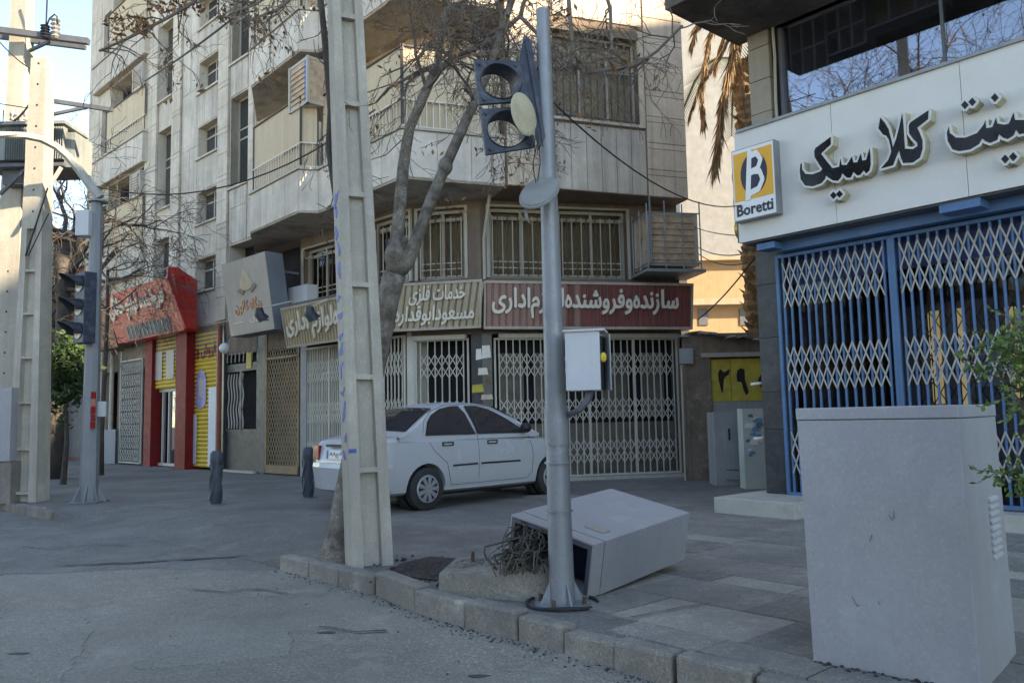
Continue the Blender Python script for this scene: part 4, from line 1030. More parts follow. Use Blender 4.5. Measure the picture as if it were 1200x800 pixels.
cooler(G1, G1.P(.12, -.45, 7.75), .8, .8, 1.0, 'white cooler with blue strip standing above the lower canvas-screened balcony', acm, acw, -1)
u = UB1 + .5; cooler(F, F.P(u, -.05, 12.0), .75, .5, .8, 'cooler with blue strip on the far upper balcony', acw, acw, -1); cooler(F, F.P(u, -.05, 8.45), .75, .5, .8, 'cooler with blue strip on the far lower balcony', acw, acw, -1)
# far bay balconies
for k, l in enumerate(LVB[:3]):
    ul_ = F.U(115, 120)
    seg = [(tuple(F.P(UB1, .2, 0).to_2d()), tuple(F.P(UB0, .2, 0).to_2d()))]
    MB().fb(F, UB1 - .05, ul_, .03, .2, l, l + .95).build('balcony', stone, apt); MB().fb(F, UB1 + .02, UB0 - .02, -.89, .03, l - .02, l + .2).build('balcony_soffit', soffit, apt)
    clad(apt, F, UB1 - .04, ul_, l + .01, l + .94, .7, [2], concpanel, d=.2, th=.015, name='parapet_panel', seed=70 + k)
    MB().fb(F, UB1 - .08, ul_ + .03, .1, .26, l + .951, l + 1.0).build('parapet_coping', framew, apt)
    guard(apt, seg, l + 1.0, None, step=.2)
# ------------------------------------------------------------------ the right-hand shop
SL = 4.6
store = T('shop_building', 'two-storey shop on the right with white fascia, blue folding gate and black granite pillar', 'building', ST.P(1.5, -2, 0))
UPa = ST.U(893, 430); UPb = ST.U(927.5, 430)
MB().prism([ST.P(UPb + 1.2, -2.9, 0), ST.P(SL, -2.9, 0), ST.P(SL, -9, 0), ST.P(UPa + .05, -9, 0), ST.P(UPa + .05, -2.9, 0)], (0, 0, 11)).build('dark_core', darkvoid, store)  # dark solid added to close off light inside the shop
MB().fb(ST, UPa, UPa + .2, -9, -.45, 0, 6.3).build('side_wall', plaster, store)
# granite pillar: stacked blocks
zs = [.2, 1.02, 1.5, 2.2, 2.9, 3.35]
for a_, b_ in zip(zs, zs[1:]): MB().fb(ST, UPa, UPb, -.45, .03, a_ + .004, b_ - .004).build('granite_block', granite, store)
MB().fb(ST, UPa, UPb, -.44, .0, .15, 3.9).build('pillar_core', plaster, store)
ux0, ux1 = ST.U(879.5, 90), ST.U(903.5, 90)
for i in range(5): MB().fb(ST, ux0, ux1, -.4, .03, 4.3 + i * .45, 4.3 + i * .45 + .44).build('stone_panel', pilst, store)
MB().fb(ST, ux0 + .02, ux1 - .02, -.4, .01, 3.3, 6.4).build('pillar_core', soffit, store)
MB().fb(ST, ux1, ux1 + .12, -.3, -.05, 4.5, 6.35).build('window_reveal', darkvoid, store)
MB().tube([ST.P(ux1 + .06, .0, 4.7), ST.P(ux1 + .05, .0, 5.3), ST.P(ux1 + .07, .0, 5.9), ST.P(ux1 + .06, .0, 6.4)], .02, 6).build('service_pipe', framew, store)
# step in front of the pillar
MB().fb(ST, -.8, .31, -.5, .82, 0, .2).build('stone_step', stonestep, store, bevel=.012)
MB().fb(ST, .31, SL, -.5, .35, -.02, .18).build('door_step', stonestep, store)
# upper window
gz0, gz1 = 4.8, 6.28
MB().fb(ST, ux1 + .14, 3.35, -.12, -.1, gz0, gz1).build('shop_window', paneglass('shop_window_glass', .22, (.6, .63, .68)), store)
MB().fb(ST, 3.35, SL, -.4, .03, gz0, gz1).build('stone_panel', pilst, store)
MB().fb(ST, ux1 + .1, ux1 + .15, -.16, -.04, gz0, gz1).fb(ST, 3.31, 3.36, -.16, -.04, gz0, gz1).fb(ST, ux1 + .15, 3.31, -.16, -.02, gz0 - .05, gz0 + .02).fb(ST, 1.9, 1.93, -.14, -.08, gz0, gz1).build('window_frame', steeld, store)
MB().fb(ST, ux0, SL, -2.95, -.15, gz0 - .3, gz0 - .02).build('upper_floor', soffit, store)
MB().fb(ST, ux1 + .2, SL, -2.9, -2.85, gz0, gz1).build('room_wall', M('dim_room_wall', (.12, .13, .17), rough=.8), store)
MB().fb(ST, ux0, SL, -.5, 0, 6.3, 11.1).build('upper_wall', pilst, store)  # unseen upper part, height set by the shadow edge it casts
MB().fb(ST, ux0 - .1, SL, -9, 0, 11.0, 11.2).build('roof', soffit, store)
MB().fb(ST, ux0, ux0 + .25, -9, -.5, 6.3, 11.0).build('side_wall', pilst, store)
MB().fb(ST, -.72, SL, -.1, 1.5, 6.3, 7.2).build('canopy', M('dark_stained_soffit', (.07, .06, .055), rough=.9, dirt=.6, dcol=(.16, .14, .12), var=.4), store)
# shelving added behind the upper window in place of a mirrored building
sh = T('reflection_shelf', 'white open shelf added behind the upper shop window in place of a reflection', 'shelf', ST.P(1.4, -.7, 5.6))
def shelf(u0, u1, z0, z1, d, nu, nz):
    mb = MB()
    for i in range(nu + 1): u = u0 + (u1 - u0) * i / nu; mb.fb(ST, u, u + .03, d - .25, d, z0, z1)
    for i in range(nz + 1): z = z0 + (z1 - z0) * i / nz; mb.fb(ST, u0, u1 + .03, d - .25, d + .004, z, z + .03)
    mb.build('carcass', whitep, sh); MB().fb(ST, u0, u1, d - .26, d - .25, z0, z1).build('back_board', mustard, sh)
shelf(.0, .5, 5.55, 6.27, -.16, 3, 2); shelf(.5, 1.0, 5.7, 6.27, -.16, 3, 2); shelf(1.0, 1.9, 5.85, 6.27, -.16, 3, 1)
# white fascia: panels
db_, S0 = .5, None
fa = ST.uz(863, 220, db_)[0]; zb_, zt_ = 3.4, 4.83
fas = T('shop_fascia', 'white fascia panels with large black Persian letters over the blue gate', 'sign', ST.P(1, db_, zb_))
j1, j2 = ST.U(975, 160, db_), ST.U(1128, 130, db_); js = [fa, j1, j2, j2 + (j2 - j1), SL + .3]
for a_, b_ in zip(js, js[1:]): MB().fb(ST, a_ + .003, b_ - .003, db_ - .03, db_, zb_, zt_).build('fascia_panel', signw, fas)
MB().fb(ST, fa + .01, SL, -.02, db_ - .031, zb_ + .01, zt_ - .01).build('fascia_box', signw, fas)
MB().fb(ST, fa + .05, SL + .3, -.05, db_ + .03, zt_, zt_ + .035).build('coping', galv, fas)
MB().fb(ST, fa + .03, SL, -.02, db_ - .04, zb_ - .02, zb_ + .0).build('underside', steeld, fas)
def tr(o, k, pts): return cw([(o[0] + x / k, o[1] + y / k) for x, y in pts])
O1, O2, O3 = (930, 140), (1020, 110), (1100, 90)
def dia(cx, cy, r, s=1): return [(cx, cy - r * 1.1), (cx + r, cy), (cx, cy + r * 1.1), (cx - r, cy)]
G = [
 tr(O1, 8, [(350,165),(350,235),(258,322),(310,390),(365,458),(430,445),(440,368),(452,428),(500,428),(548,350),(562,405),(600,402),(632,322),(645,388),(682,380),(714,272),(722,350),(725,420),(712,480),(682,508),(660,478),(625,522),(600,526),(562,492),(538,545),(502,547),(458,505),(445,545),(415,577),(370,572),(330,547),(306,525),(295,560),(260,600),(180,628),(110,620),(68,560),(60,480),(66,420),(78,410),(82,470),(112,512),(180,515),(255,487),(272,465),(240,420),(200,355),(195,300),(207,270)]),
 tr(O1, 8, dia(375, 712, 32)), tr(O1, 8, dia(432, 700, 32)),
 tr(O2, 8, [(300,185),(312,300),(320,430),(325,515),(400,520),(445,490),(440,460),(400,420),(365,370),(362,300),(375,270),(548,155),(542,240),(440,320),(465,370),(490,440),(490,520),(465,600),(400,645),(310,650),(288,600),(272,530),(240,600),(215,670),(100,702),(170,620),(198,545),(190,490),(175,430),(150,392),(122,385),(78,325),(95,225),(135,270),(170,330),(195,420),(213,505),(245,420),(270,320)]),
 tr(O3, 7.27, [(88,425),(95,480),(150,520),(230,520),(330,480),(385,410),(400,372),(407,440),(460,430),(490,348),(502,400),(560,410),(600,400),(640,308),(652,370),(740,370),(790,330),(800,380),(860,470),(800,490),(727,482),(690,492),(660,452),(640,500),(590,532),(550,520),(515,490),(500,540),(440,565),(400,550),(372,527),(345,575),(270,620),(180,635),(120,620),(80,550),(72,480)]),
 tr(O3, 7.27, dia(225, 242, 33)), tr(O3, 7.27, dia(288, 216, 33)), tr(O3, 7.27, dia(480, 180, 34)), tr(O3, 7.27, dia(568, 702, 35)), tr(O3, 7.27, dia(636, 682, 35)),
]
dl = db_ + .13
def px2(p, d): return ST.uz(p[0], p[1], d)
Gu = [cw([px2(p, dl) for p in g]) for g in G]
bd = .024
lt_ = MB(); rim = MB()
for g_set in ([0], [1, 2], [3], [4], [5, 6], [7], [8, 9]):
    base = union([Gu[i] for i in g_set], bd); core_ = union([Gu[i] for i in g_set])
    letters(lt_, base, lambda x, y: ST.P(x, db_ + .002, y), ST.n, .118); letters(rim, base, lambda x, y: ST.P(x, db_ + .1205, y), ST.n, .012)
    o = letters(MB(), core_, lambda x, y: ST.P(x, db_ + .1327, y), ST.n, .004).build('letter_face', letk, fas)
lt_.build('letter_return', lets, fas); rim.build('letter_rim', letr, fas)
# brand panel
bs = T('brand_sign', 'square orange and white lightbox reading Boretti at the left end of the fascia', 'sign', ST.P(fa + .3, db_, 3.6))
O4 = (850, 160)
bp_ = lambda x, y, d=.13: ST.uz(O4[0] + x / 7.27, O4[1] + y / 7.27, db_ + d)
c4 = [bp_(45, 135), bp_(400, 25), bp_(455, 650), bp_(85, 730)]
ul, ur = (c4[0][0] + c4[3][0]) / 2, (c4[1][0] + c4[2][0]) / 2; zl, zh = (c4[2][1] + c4[3][1]) / 2, (c4[0][1] + c4[1][1]) / 2
MB().fb(ST, ul, ur, db_ + .002, db_ + .13, zl, zh).build('lightbox', galv, bs); MB().fb(ST, ul + .012, ur - .012, db_ + .131, db_ + .136, zl + .012, zh - .012).build('face', whitep, bs)
bm = lambda x, y: ST.P(ul + (ur - ul) * x, db_ + .137, zl + (zh - zl) * y)
MB().prism([bm(.05, .27), bm(.95, .27), bm(.95, .94), bm(.05, .94)], ST.n * .003).build('orange_square', orange, bs)
MB().prism([bm(.52 + .31 * math.cos(t), .61 + .29 * math.sin(t)) + ST.n * .004 for t in [i * math.pi / 16 for i in range(32)]], ST.n * .002).build('emblem_disc', navy, bs)
sb = stroke([(.46, .86), (.6, .88), (.7, .78), (.62, .66), (.46, .63)], .085) + stroke([(.5, .645), (.66, .62), (.72, .5), (.62, .38), (.42, .35)], .085)
sb = [cw(p) for p in sb] + [cw([(.4, .96), (.5, .96), (.42, .26), (.3, .26)])]
letters(MB(), union(sb), lambda x, y: bm(x, y) + ST.n * .0065, ST.n, .003).build('emblem', whitep, bs)
word(bs, bm, ST.n, 'Boretti', .08, .93, .06, .22, navy, .003, .025, .001, rtl=False)
# gilt wheel-like discs on the end of the fascia
gd = T('gilt_disc_row', 'column of brass discs fixed to the left end of the white fascia', 'ornament', ST.P(fa, .3, 3.4))
for i, z in enumerate((3.62, 3.95, 4.3)): MB().disc(ST.P(fa - .05, .28, z), -ST.u, .15, .06, 20).build('disc', M('brass%d' % i, (.5, .33, .08), rough=.35, metal=.6, var=.2, bump=0), gd, smooth=True)
MB().fb(ST, fa - .05, fa + .005, .1, .45, 3.42, 4.6).build('bracket', steeld, gd)
# blue rail, shutter box, gate
MB().fb(ST, fa + .35, SL, -.1, .22, 3.26, 3.378).build('shutter_rail', bluebeam, store)
MB().fb(ST, fa + .2, UPb + .1, .18, .42, 3.28, 3.36).build('rail_end', bluebeam, store); MB().fb(ST, 1.95, 2.35, .2, .46, 3.29, 3.378).build('rail_end', bluebeam, store)
Ug0, Up = ST.U(917, 380), ST.U(1051, 360)
gz_ = .2
MB().fb(ST, UPb, SL, -.2, -.16, 2.86, 3.26).build('blue_backing', M('blue_backing_sheet', (.05, .08, .22), rough=.6), store)
rowsb = ((.26, .42), (.58, .80)); rowsb = ((.09, .26), (.43, .61), (.775, .965))
g = folding_gate(ST, Ug0 - .02, Up, gz_, 3.24, 13, rowsb, 'left leaf of the blue folding gate beside the black granite pillar', gateb, braceb, d=.05, bw=.012, pw=.04, group='blue folding gate leaves')
g = folding_gate(ST, Up + .002, Up + 2.6, gz_, 3.24, 24, rowsb, 'right leaf of the blue folding gate above the standing grey cabinet', gateb, braceb, d=.05, bw=.012, pw=.04, group='blue folding gate leaves')
MB().fb(ST, UPb, SL, -.13, -.12, .19, 2.86).build('shop_glass', paneglass('ground_floor_glass', -.03, (.85, .87, .9)), store)
# shop interior: display wall, lit panels, second grille
MB().fb(ST, UPb, SL, -2.88, -2.8, .18, 3.2).build('interior_wall', M('dim_interior', (.14, .14, .15), rough=.7, var=.3), store)
MB().fb(ST, UPb, SL, -2.9, -.2, .1, .19).build('interior_floor', M('interior_floor', (.1, .1, .1), rough=.4), store)
dp = T('lit_kitchen_display', 'warm lit display panels inside the shop behind the blue gate', 'display', ST.P(1.6, -1.6, .2))
for i, (u0_, u1_, z0_, z1_) in enumerate(((.95, 1.08, 1.3, 2.5), (1.3, 1.38, 1.2, 2.5), (1.85, 1.98, 1.35, 2.45), (2.05, 2.2, 1.35, 2.45), (2.5, 2.58, 1.5, 2.4))): MB().fb(ST, u0_, u1_, -1.6, -1.57, z0_, z1_).build('lit_panel', shelfl, dp)
MB().fb(ST, .5, 2.9, -1.75, -1.62, .3, 2.6).build('cabinet_carcass', M('dark_cabinet', (.15, .17, .2), rough=.4), dp)
MB().fb(ST, .7, 1.9, -1.2, -1.0, 1.12, 1.16).build('counter_edge', whitewall, dp)
MB().fb(ST, 1.45, 1.75, -1.56, -1.53, 1.5, 2.0).build('notice', M('pale_blue_notice', (.4, .5, .58), rough=.5), dp)
ig = MB()
for i in range(10):
    u = .9 + i * .16; ig.fb(ST, u - .006, u + .006, -1.35, -1.34, 1.0, 2.6)
    for z in (1.3, 1.6, 1.9, 2.2): ig.bar(ST.P(u, -1.33, z), ST.P(u + .16, -1.33, z + .28), .012, .005, up=ST.n); ig.bar(ST.P(u, -1.325, z + .28), ST.P(u + .16, -1.325, z), .012, .005, up=ST.n)
stuff(ig.build('inner_grille', blkt, dp))

# ------------------------------------------------------------------ alley wall, yellow board, cabinets
aw = T('alley_wall', 'rough plaster alley wall with a doorway and ragged roof edge', 'wall', (4.3, 15.3, 0))
dA = (AL.U(833, 440), AL.U(893, 440), 0, 2.28)
AX0 = AL.U(806, 480)
W = MB(); wallopen(W, AL, AX0, 4.6, 0, 2.75, [dA, (dA[1], 4.6, 0, 2.28)], 0, .3); W.build('plaster_wall', plaster, aw)
MB().fb(AL, AX0, 5, -.5, -.32, 0, 2.7).build('back_wall', darkvoid, aw)
MB().fb(AL, AL.U(821, 415), 5, .0, .06, AL.uz(860, 418)[1], AL.uz(860, 413)[1]).build('lintel', framew, aw)
rnd = random.Random(4)
for i in range(22):
    u = AX0 - .1 + i * .17; z = 2.74 - .12 * math.sin(max(0, i - 2) * .32) * (i < 13); MB().obox(AL.P(u, -.4, z + rnd.uniform(-.02, .02)), AL.u * rnd.uniform(.14, .24) + Vector((0, 0, rnd.uniform(-.04, .04))), Vector((0, -rnd.uniform(.5, .66), rnd.uniform(-.05, .02))), (0, 0, rnd.uniform(.02, .05))).build('roof_sheet', (galv, plaster, framew)[i % 3], aw)
sbd = T('number_board', 'yellow metal board with black stencilled number 290 above the alley cabinets', 'board', AL.P(1.6, -.05, 1.5))
ya, yb, yz0, yz1 = dA[0] + .02, dA[1] + .5, AL.uz(860, 470)[1], 2.26
ymid = AL.U(857, 440)
MB().fb(AL, ya, ymid - .005, -.08, -.05, yz0, yz1).build('board_panel', yboard, sbd); MB().fb(AL, ymid + .005, yb, -.08, -.05, yz0, yz1).build('board_panel', yboard, sbd)
O5 = (820, 400)
for pts in ([(235,320),(285,362),(350,320),(340,390),(310,402),(282,440),(270,605),(255,590),(222,460),(212,380)], [(440,340),(480,310),(525,330),(530,450),(575,590),(545,635),(510,560),(490,475),(440,470),(430,400)], [(690,430),(720,380),(790,370),(810,440),(790,520),(720,535),(680,490)]):
    MB().prism([AL.P(*[(u_, -.049, z_) for u_, z_ in [AL.uz(O5[0] + x / 10, O5[1] + y / 10, -.05)]][0]) for x, y in pts], AL.n * .004).build('stencil_numeral', blkpaint, sbd)
MB().fb(AL, ya, yb, -.085, -.055, .9, yz0 - .005).build('lower_sheet', elec, sbd)
# meter box and pipe on the pier
mbx = T('meter_box', 'small grey meter box above a white pipe at the end of the wide gate', 'box', AL.P(AL.U(806, 420), .1, 1.9))
a_, b_, c_, e_ = AL.rect(797, 812, 408, 426, .1); MB().fb(AL, a_, b_, .0, .12, c_, e_).build('box', elec, mbx)
MB().tube([AL.P(AL.U(801, 500, .08), .06, 0), AL.P(AL.U(799, 430, .08), .06, c_ - .02)], .022, 8).build('pipe', framew, mbx, smooth=True)
def Gb(px0, px1, pyb, pyt, y): # axis-facing box extents at distance y
    a = atY(px0, pyb, y); b = atY(px1, pyt, y); return a.x, b.x, a.z, b.z
ec = T('electric_cabinet', 'grey electric cabinet with warning triangle standing in the alley doorway', 'cabinet', (3.9, 14.2, 0))
x0, x1, _, z1 = Gb(840, 874, 570, 482, 13.9); MB().box(x0, x1, 13.9, 14.4, 0, z1).build('cabinet_body', elec, ec)
a_, b_, c_, e_ = Gb(851, 874, 550, 485, 13.88); MB().box(a_, b_, 13.875, 13.898, c_, e_).build('door', elec, ec); MB().box(a_, b_, 13.875, 13.898, .1, c_ - .02).build('lower_door', elec, ec)
MB().prism([atY(866, 521, 13.87), atY(872, 521, 13.87), atY(869, 514, 13.87)], (0, .004, 0)).build('warning_triangle', blkpaint, ec); MB().box(a_ + .06, a_ + .09, 13.86, 13.874, c_ + .5, c_ + .7).build('handle', black, ec)
pb = T('pale_board', 'pale green board covered in torn blue stickers leaning beside the electric cabinet', 'board', (4.1, 13.3, 0))
x0, x1, _, z1 = Gb(874, 898, 573, 478, 13.2); MB().box(x0, x1, 13.2, 13.5, 0, z1).build('board', palegr, pb)
rnd = random.Random(8)
for i in range(16):
    px, py = rnd.uniform(876, 890), rnd.uniform(486, 535); p = atY(px, py, 13.195); s_ = rnd.uniform(.03, .08)
    MB().prism([p + Vector((-s_, 0, -s_ * .4)), p + Vector((s_, 0, -s_ * .6)), p + Vector((s_ * .8, 0, s_ * .5)), p + Vector((-s_ * .6, 0, s_ * .6))], (0, -.002 - .0004 * i, 0)).build('sticker', (sticker, whitep, bluegrey)[i % 3], pb)
for k, (x, y, lab) in enumerate(((890, 448, 'upper of two white rods sticking out of the granite pillar'), (894, 512, 'lower of two white rods sticking out of the granite pillar'))):
    u, z = ST.uz(x + 4, y, 0); tag(MB().tube([ST.P(UPa, -.1, z), ST.P(UPa, -.1, z) + Vector((-.22, -.02, -.02))], .02, 6).build('wall_rod', railw), lab, 'rod')

# ------------------------------------------------------------------ buildings beyond the alley, palm
ob = T('ochre_house', 'sunlit ochre house beyond the alley with a projecting ledge', 'house', (8.5, 33, 0))
X0, X1 = atY(806, 350, 32).x, 22; zt_ = atY(850, 306, 32).z
MB().box(X0, X1, 32, 40, 0, zt_).build('wall', orangewall, ob)
zl_ = atY(850, 358, 32).z; MB().box(X0 - .1, X1, 31.6, 32, zl_, zl_ + .25).build('ledge', tanwall, ob); MB().box(X0 - .1, X1, 31.7, 32, zt_, zt_ + .2).build('parapet_coping', tanwall, ob)
for px in (824, 872):
    p = atY(px, 372, 31.99); MB().box(p.x - .18, p.x + .18, 31.95, 31.99, p.z - .3, p.z + .35).build('window', steeld, ob)
wb = T('white_tower_block', 'tall pale rendered building behind the hanging palm fronds', 'building', (12, 46, 0))
X0 = atY(795, 200, 44).x; MB().box(X0, 40, 44, 56, 0, 32).build('wall', whitewall, wb)
zq = atY(850, 303, 44).z; MB().box(X0 - .2, 40, 43.7, 44, zq - .5, zq).build('band', galv, wb)
pt = T('palm_tree', 'palm with a notched trunk and brown dead fronds hanging behind the white fascia', 'palm tree', (5.6, 18, 0))
PY = 18.0; px_ = atY(884, 350, PY).x
mb = MB(); zc = 0; rnd = random.Random(2); pz = []
tp = [Vector((px_ + .03 * math.sin(i * .7), PY, i * .11)) for i in range(86)]
mb.tube(tp, [.2 + (.05 if i % 2 else 0) for i in range(86)], 10); mb.build('trunk', palmdry, pt)
for i in range(120):
    a = rnd.uniform(0, 6.28); z = rnd.uniform(2, 9.2); p = Vector((px_ + .2 * math.cos(a), PY + .2 * math.sin(a), z)); d = Vector((math.cos(a), math.sin(a), .9)) * .14
    if i == 0: pass
    mb2 = pz
    pz.append((p, d))
mb = MB()
for p, d in pz: s_ = Vector((-d.y, d.x, 0)) * .6; mb.face([p - s_, p + s_, p + d + s_ * .3, p + d - s_ * .3]); mb.face([p - s_ * .8 + Vector((0, 0, .05)), p + d + s_ * .2, p + s_ * .8 + Vector((0, 0, -.05))])
stuff(mb.build('frond_stubs', palmdry, pt))
def dead_frond(path, wd, leaf, seed, name='dead_frond'):
    rnd = random.Random(seed); mb = MB(); P = [Vector(p) for p in path]; mb.tube(P, [.025] * (len(P) - 1) + [.008], 5)
    for a, b in zip(P, P[1:]):
        n = int((b - a).length / .005)
        for i in range(n):
            p = a.lerp(b, i / n); d = (Vector((rnd.gauss(0, wd * .7), rnd.gauss(0, wd * .7), -.5)) + (b - a).normalized() * .8).normalized() * leaf * rnd.uniform(.5, 1.2); s_ = Vector((rnd.gauss(0, 1), rnd.gauss(0, 1), 0)).normalized() * .02
            mb.face([p - s_, p + s_, p + d * .6 + s_ * .7, p + d, p + d * .6 - s_ * .7])
    return mb.build(name, palmdry, pt)
def pth(pts, Y): return [atY(x, y, Y + dy) for x, y, *dy_ in [(*p,) for p in pts] for dy in [0]]
for i, (pts, wd, lf) in enumerate((
    ([(884, -30), (850, -5), (832, 40), (822, 100), (824, 140)], .22, .45), ([(884, -30), (868, 0), (858, 60), (848, 110), (838, 190)], .28, .6), ([(884, -30), (872, 10), (866, 60), (872, 120), (874, 150)], .12, .35),
    ([(884, -20), (846, 60), (820, 100), (808, 135)], .12, .3), ([(884, -30), (880, 20), (878, 90), (880, 128)], .1, .3), ([(884, -30), (838, 10), (816, 30), (811, 50)], .25, .4), ([(884, -30), (862, 50), (846, 120), (842, 160), (838, 195)], .2, .5), ([(884, -30), (856, 20), (842, 60), (838, 80)], .14, .35))):
    dead_frond([atY(x, y, PY - .9 + .1 * i + .15 * k) for k, (x, y) in enumerate(pts)], wd, lf, i)
for i in range(7):
    a = i * .52 - 1.2; P = [Vector((px_, PY, 9.2))]
    for k in range(1, 7): r = k * .5; P.append(Vector((px_ + math.cos(a) * r, PY + math.sin(a) * r, 9.3 + .9 * math.sin(k * .45) - .02 * k * k * 1.5)))
    rnd = random.Random(i); mb = MB(); mb.tube(P, [.03] * 6 + [.008], 5)
    for p, q in zip(P, P[1:]):
        for j in range(12):
            c = p.lerp(q, j / 12); t = (q - p).normalized(); 
            for sg_ in (-1, 1): d = (Vector((-t.y, t.x, 0)) * sg_ + t * .6 + Vector((0, 0, -.25))).normalized() * .5; s_ = t * .015; mb.face([c - s_, c + s_, c + d])
    mb.build('frond', leafd, pt)

# ------------------------------------------------------------------ unseen rows: right side added to shade the street, rear for reflections
def row_building(fr, u0, u1, dep, h, label, mat, floors, d=0, win=True, wstep=2.6):
    t = T('row_building', label, 'building', fr.P((u0 + u1) / 2, d - dep / 2, 0)); ops = []
    if win:
        for k in range(floors):
            n = int((u1 - u0) / wstep)
            for i in range(n): c = u0 + (i + .5) * (u1 - u0) / n; z = 4.2 + k * 3.3
            for i in range(n):
                c = u0 + (i + .5) * (u1 - u0) / n; z = 4.2 + k * 3.3
                if z + 1.7 < h - .4: ops.append((c - .7, c + .7, z, z + 1.6))
    W = MB(); wallopen(W, fr, u0, u1, 0, h, ops, d, .25); W.build('wall', mat, t)
    MB().fb(fr, u0 + .001, u1 - .001, d - dep, d - .45, 0, h).build('body', mat, t); MB().fb(fr, u0 - .05, u1 + .05, d - dep, d + .15, h, h + .3).build('roof', soffit, t)
    for o in ops:
        MB().fb(fr, o[0] + .01, o[1] - .01, d - .2, d - .18, o[2] + .01, o[3] - .01).build('window', winglass, t)
    MB().fb(fr, u0 + .3, u1 - .3, d, d + .02, .1, 3.1).build('shopfront', steeld, t)
    return t
row_building(ST, 4.61, 7.995, 14, 14.3, 'unseen stone building added next to the white fascia shop to cast shade', stoneb, 3, wstep=3)
row_building(ST, 8, 22, 14, 16.0, 'unseen taller stone building added two doors from the white fascia shop to cast shade', stone, 3, wstep=3)
row_building(ST, 22.005, 70, 14, 27, 'unseen long taller stone block added farther along the right side to cast shade', stone, 6, wstep=4)
BK = Fr((-11.0, -11.0), (-11.0 - .652, -11.0 + .758))
row_building(BK, -22, -4, 10, 5.6, 'unseen tan building across the street, added for the window reflections', tanwall, 2, wstep=3)
row_building(BK, -3.9, 12, 10, 5.2, 'unseen pale stone building across the street, added for the window reflections', stoneb, 3, wstep=3)
row_building(BK, 12.1, 30, 10, 5.8, 'unseen low white building to the left, added for the window reflections', whitewall, 2, wstep=3)
# far left of the street, past the apartment building
def farb(u0, u1, h, label, mat, d=0., floors=2): return row_building(F, u0, u1, 9, h, label, mat, floors, d=d, wstep=2.4)
farb(17.9, 21.5, 7.2, 'red brick building just beyond the apartment block', bricks_, -.4, 1)
farb(21.6, 28, 8.6, 'sunlit ochre building farther down the left flank', orangewall, .2)
farb(28.1, 40, 7.2, 'tan building farther down the street behind the transformer', tanwall, 0)
farb(40.1, 80, 8, 'long pale building closing the far end of the street', stoneb, .6)
# ------------------------------------------------------------------ near concrete pole
def concrete_pole(base, top, yaw, w0, d0, w1, d1, ribs, label, solid_from=None, grp=None, z_extra=0, th=.085):
    base, top = Vector(base), Vector(top); H = (top - base).length; up = (top - base).normalized()
    x0 = Vector((math.cos(yaw), math.sin(yaw), 0)); y0 = Vector((-math.sin(yaw), math.cos(yaw), 0))   # y0 points to the back
    t = T('concrete_pole', label, 'utility pole', base, grp)
    def sec(z, a, b, c, e):                     # fraction across (a,b) and depth (c,e)
        k = z / H; W = w0 + (w1 - w0) * k; Dp = d0 + (d1 - d0) * k; o = base + up * z
        return [o + x0 * (a * W) + y0 * (c * Dp), o + x0 * (b * W) + y0 * (c * Dp), o + x0 * (b * W) + y0 * (e * Dp), o + x0 * (a * W) + y0 * (e * Dp)]
    zs_ = solid_from or H; n = 6
    def col(mb, a, b, c, e, z0, z1):
        for i in range(n):
            p, q = z0 + (z1 - z0) * i / n, z0 + (z1 - z0) * (i + 1) / n; A_, B_ = sec(p, a, b, c, e), sec(q, a, b, c, e)
            for j in range(4): k2 = (j + 1) % 4; mb.face([A_[j], A_[k2], B_[k2], B_[j]])
        mb.face(sec(z0, a, b, c, e)); mb.face(sec(z1, a, b, c, e))
    f = .27
    mb = MB(); col(mb, -.5, -.5 + f, -.5, .5, 0, zs_); col(mb, .5 - f, .5, -.5, .5, 0, zs_); col(mb, -.5 + f, .5 - f, -.15, .2, 0, zs_)
    if solid_from: col(mb, -.5, .5, -.5, .5, zs_, H)
    mb.build('shaft', conc, t, bevel=.006)
    for z in ribs:
        if z < zs_: r = MB(); a = sec(z, -.5 + f, .5 - f, -.47, -.15); b_ = sec(z + .045, -.5 + f, .5 - f, -.47, -.15); r.box8(a + b_); r.build('rib', conc, t)
    if solid_from:
        for i in range(9):
            z = zs_ + .3 + i * .38; p = sec(z, -.02, .06, -.5, -.5)[0]; MB().disc(p + x0 * .02 - y0 * .001, -y0, .018, .004, 8).build('bolt_hole', darkvoid, t)
    return t, sec, x0, y0
pb_ = gp(430, 664); top = atY(401, 0, 6.9); dv = (top - pb_); topx = pb_ + dv * 1.9
ribs = [pb_.z + (z) for z in []]
def zpx(y, x=425, Y=6.8): return atY(x, y, Y).z
cp, sec, cx0, cy0 = concrete_pole(pb_ + Vector((0, .12, -.05)), topx + Vector((0, .12, 0)), rad(26), .36, .25, .2, .16, [zpx(y) for y in (548, 436, 325, 217, 109, 5)] + [5.5, 6.3], 'tall recessed concrete power pole beside the leaning tree with blue graffiti')
gm = MB(); rnd = random.Random(21)
z = .95
while z < 3.3:
    A_ = sec(z, -.5, -.5, -.45, .45); o, e = A_[0], A_[3]; L_ = e - o; h = rnd.uniform(.08, .17)
    pts = [(rnd.uniform(.15, .85), rnd.uniform(0, 1)) for _ in range(4)]
    for i, pl in enumerate(stroke(pts, [.24, .3, .28, .16])): gm.prism([o + L_ * p[0] + Vector((0, 0, p[1] * h)) - cx0 * (.0035 + .0002 * i) for p in pl], -cx0 * .0015)
    z += rnd.uniform(.13, .22)
stuff(gm.build('graffiti', bluep, cp))
A_ = sec(1.02, -.5, -.5 + .2, -.5, -.5); gm = MB(); gm.prism([A_[0] - cy0 * .002, A_[1] - cy0 * .002, A_[1] - cy0 * .002 + Vector((0, 0, .035)), A_[0] - cy0 * .002 + Vector((0, 0, .035))], -cy0 * .002); gm.build('graffiti', bluep, cp)

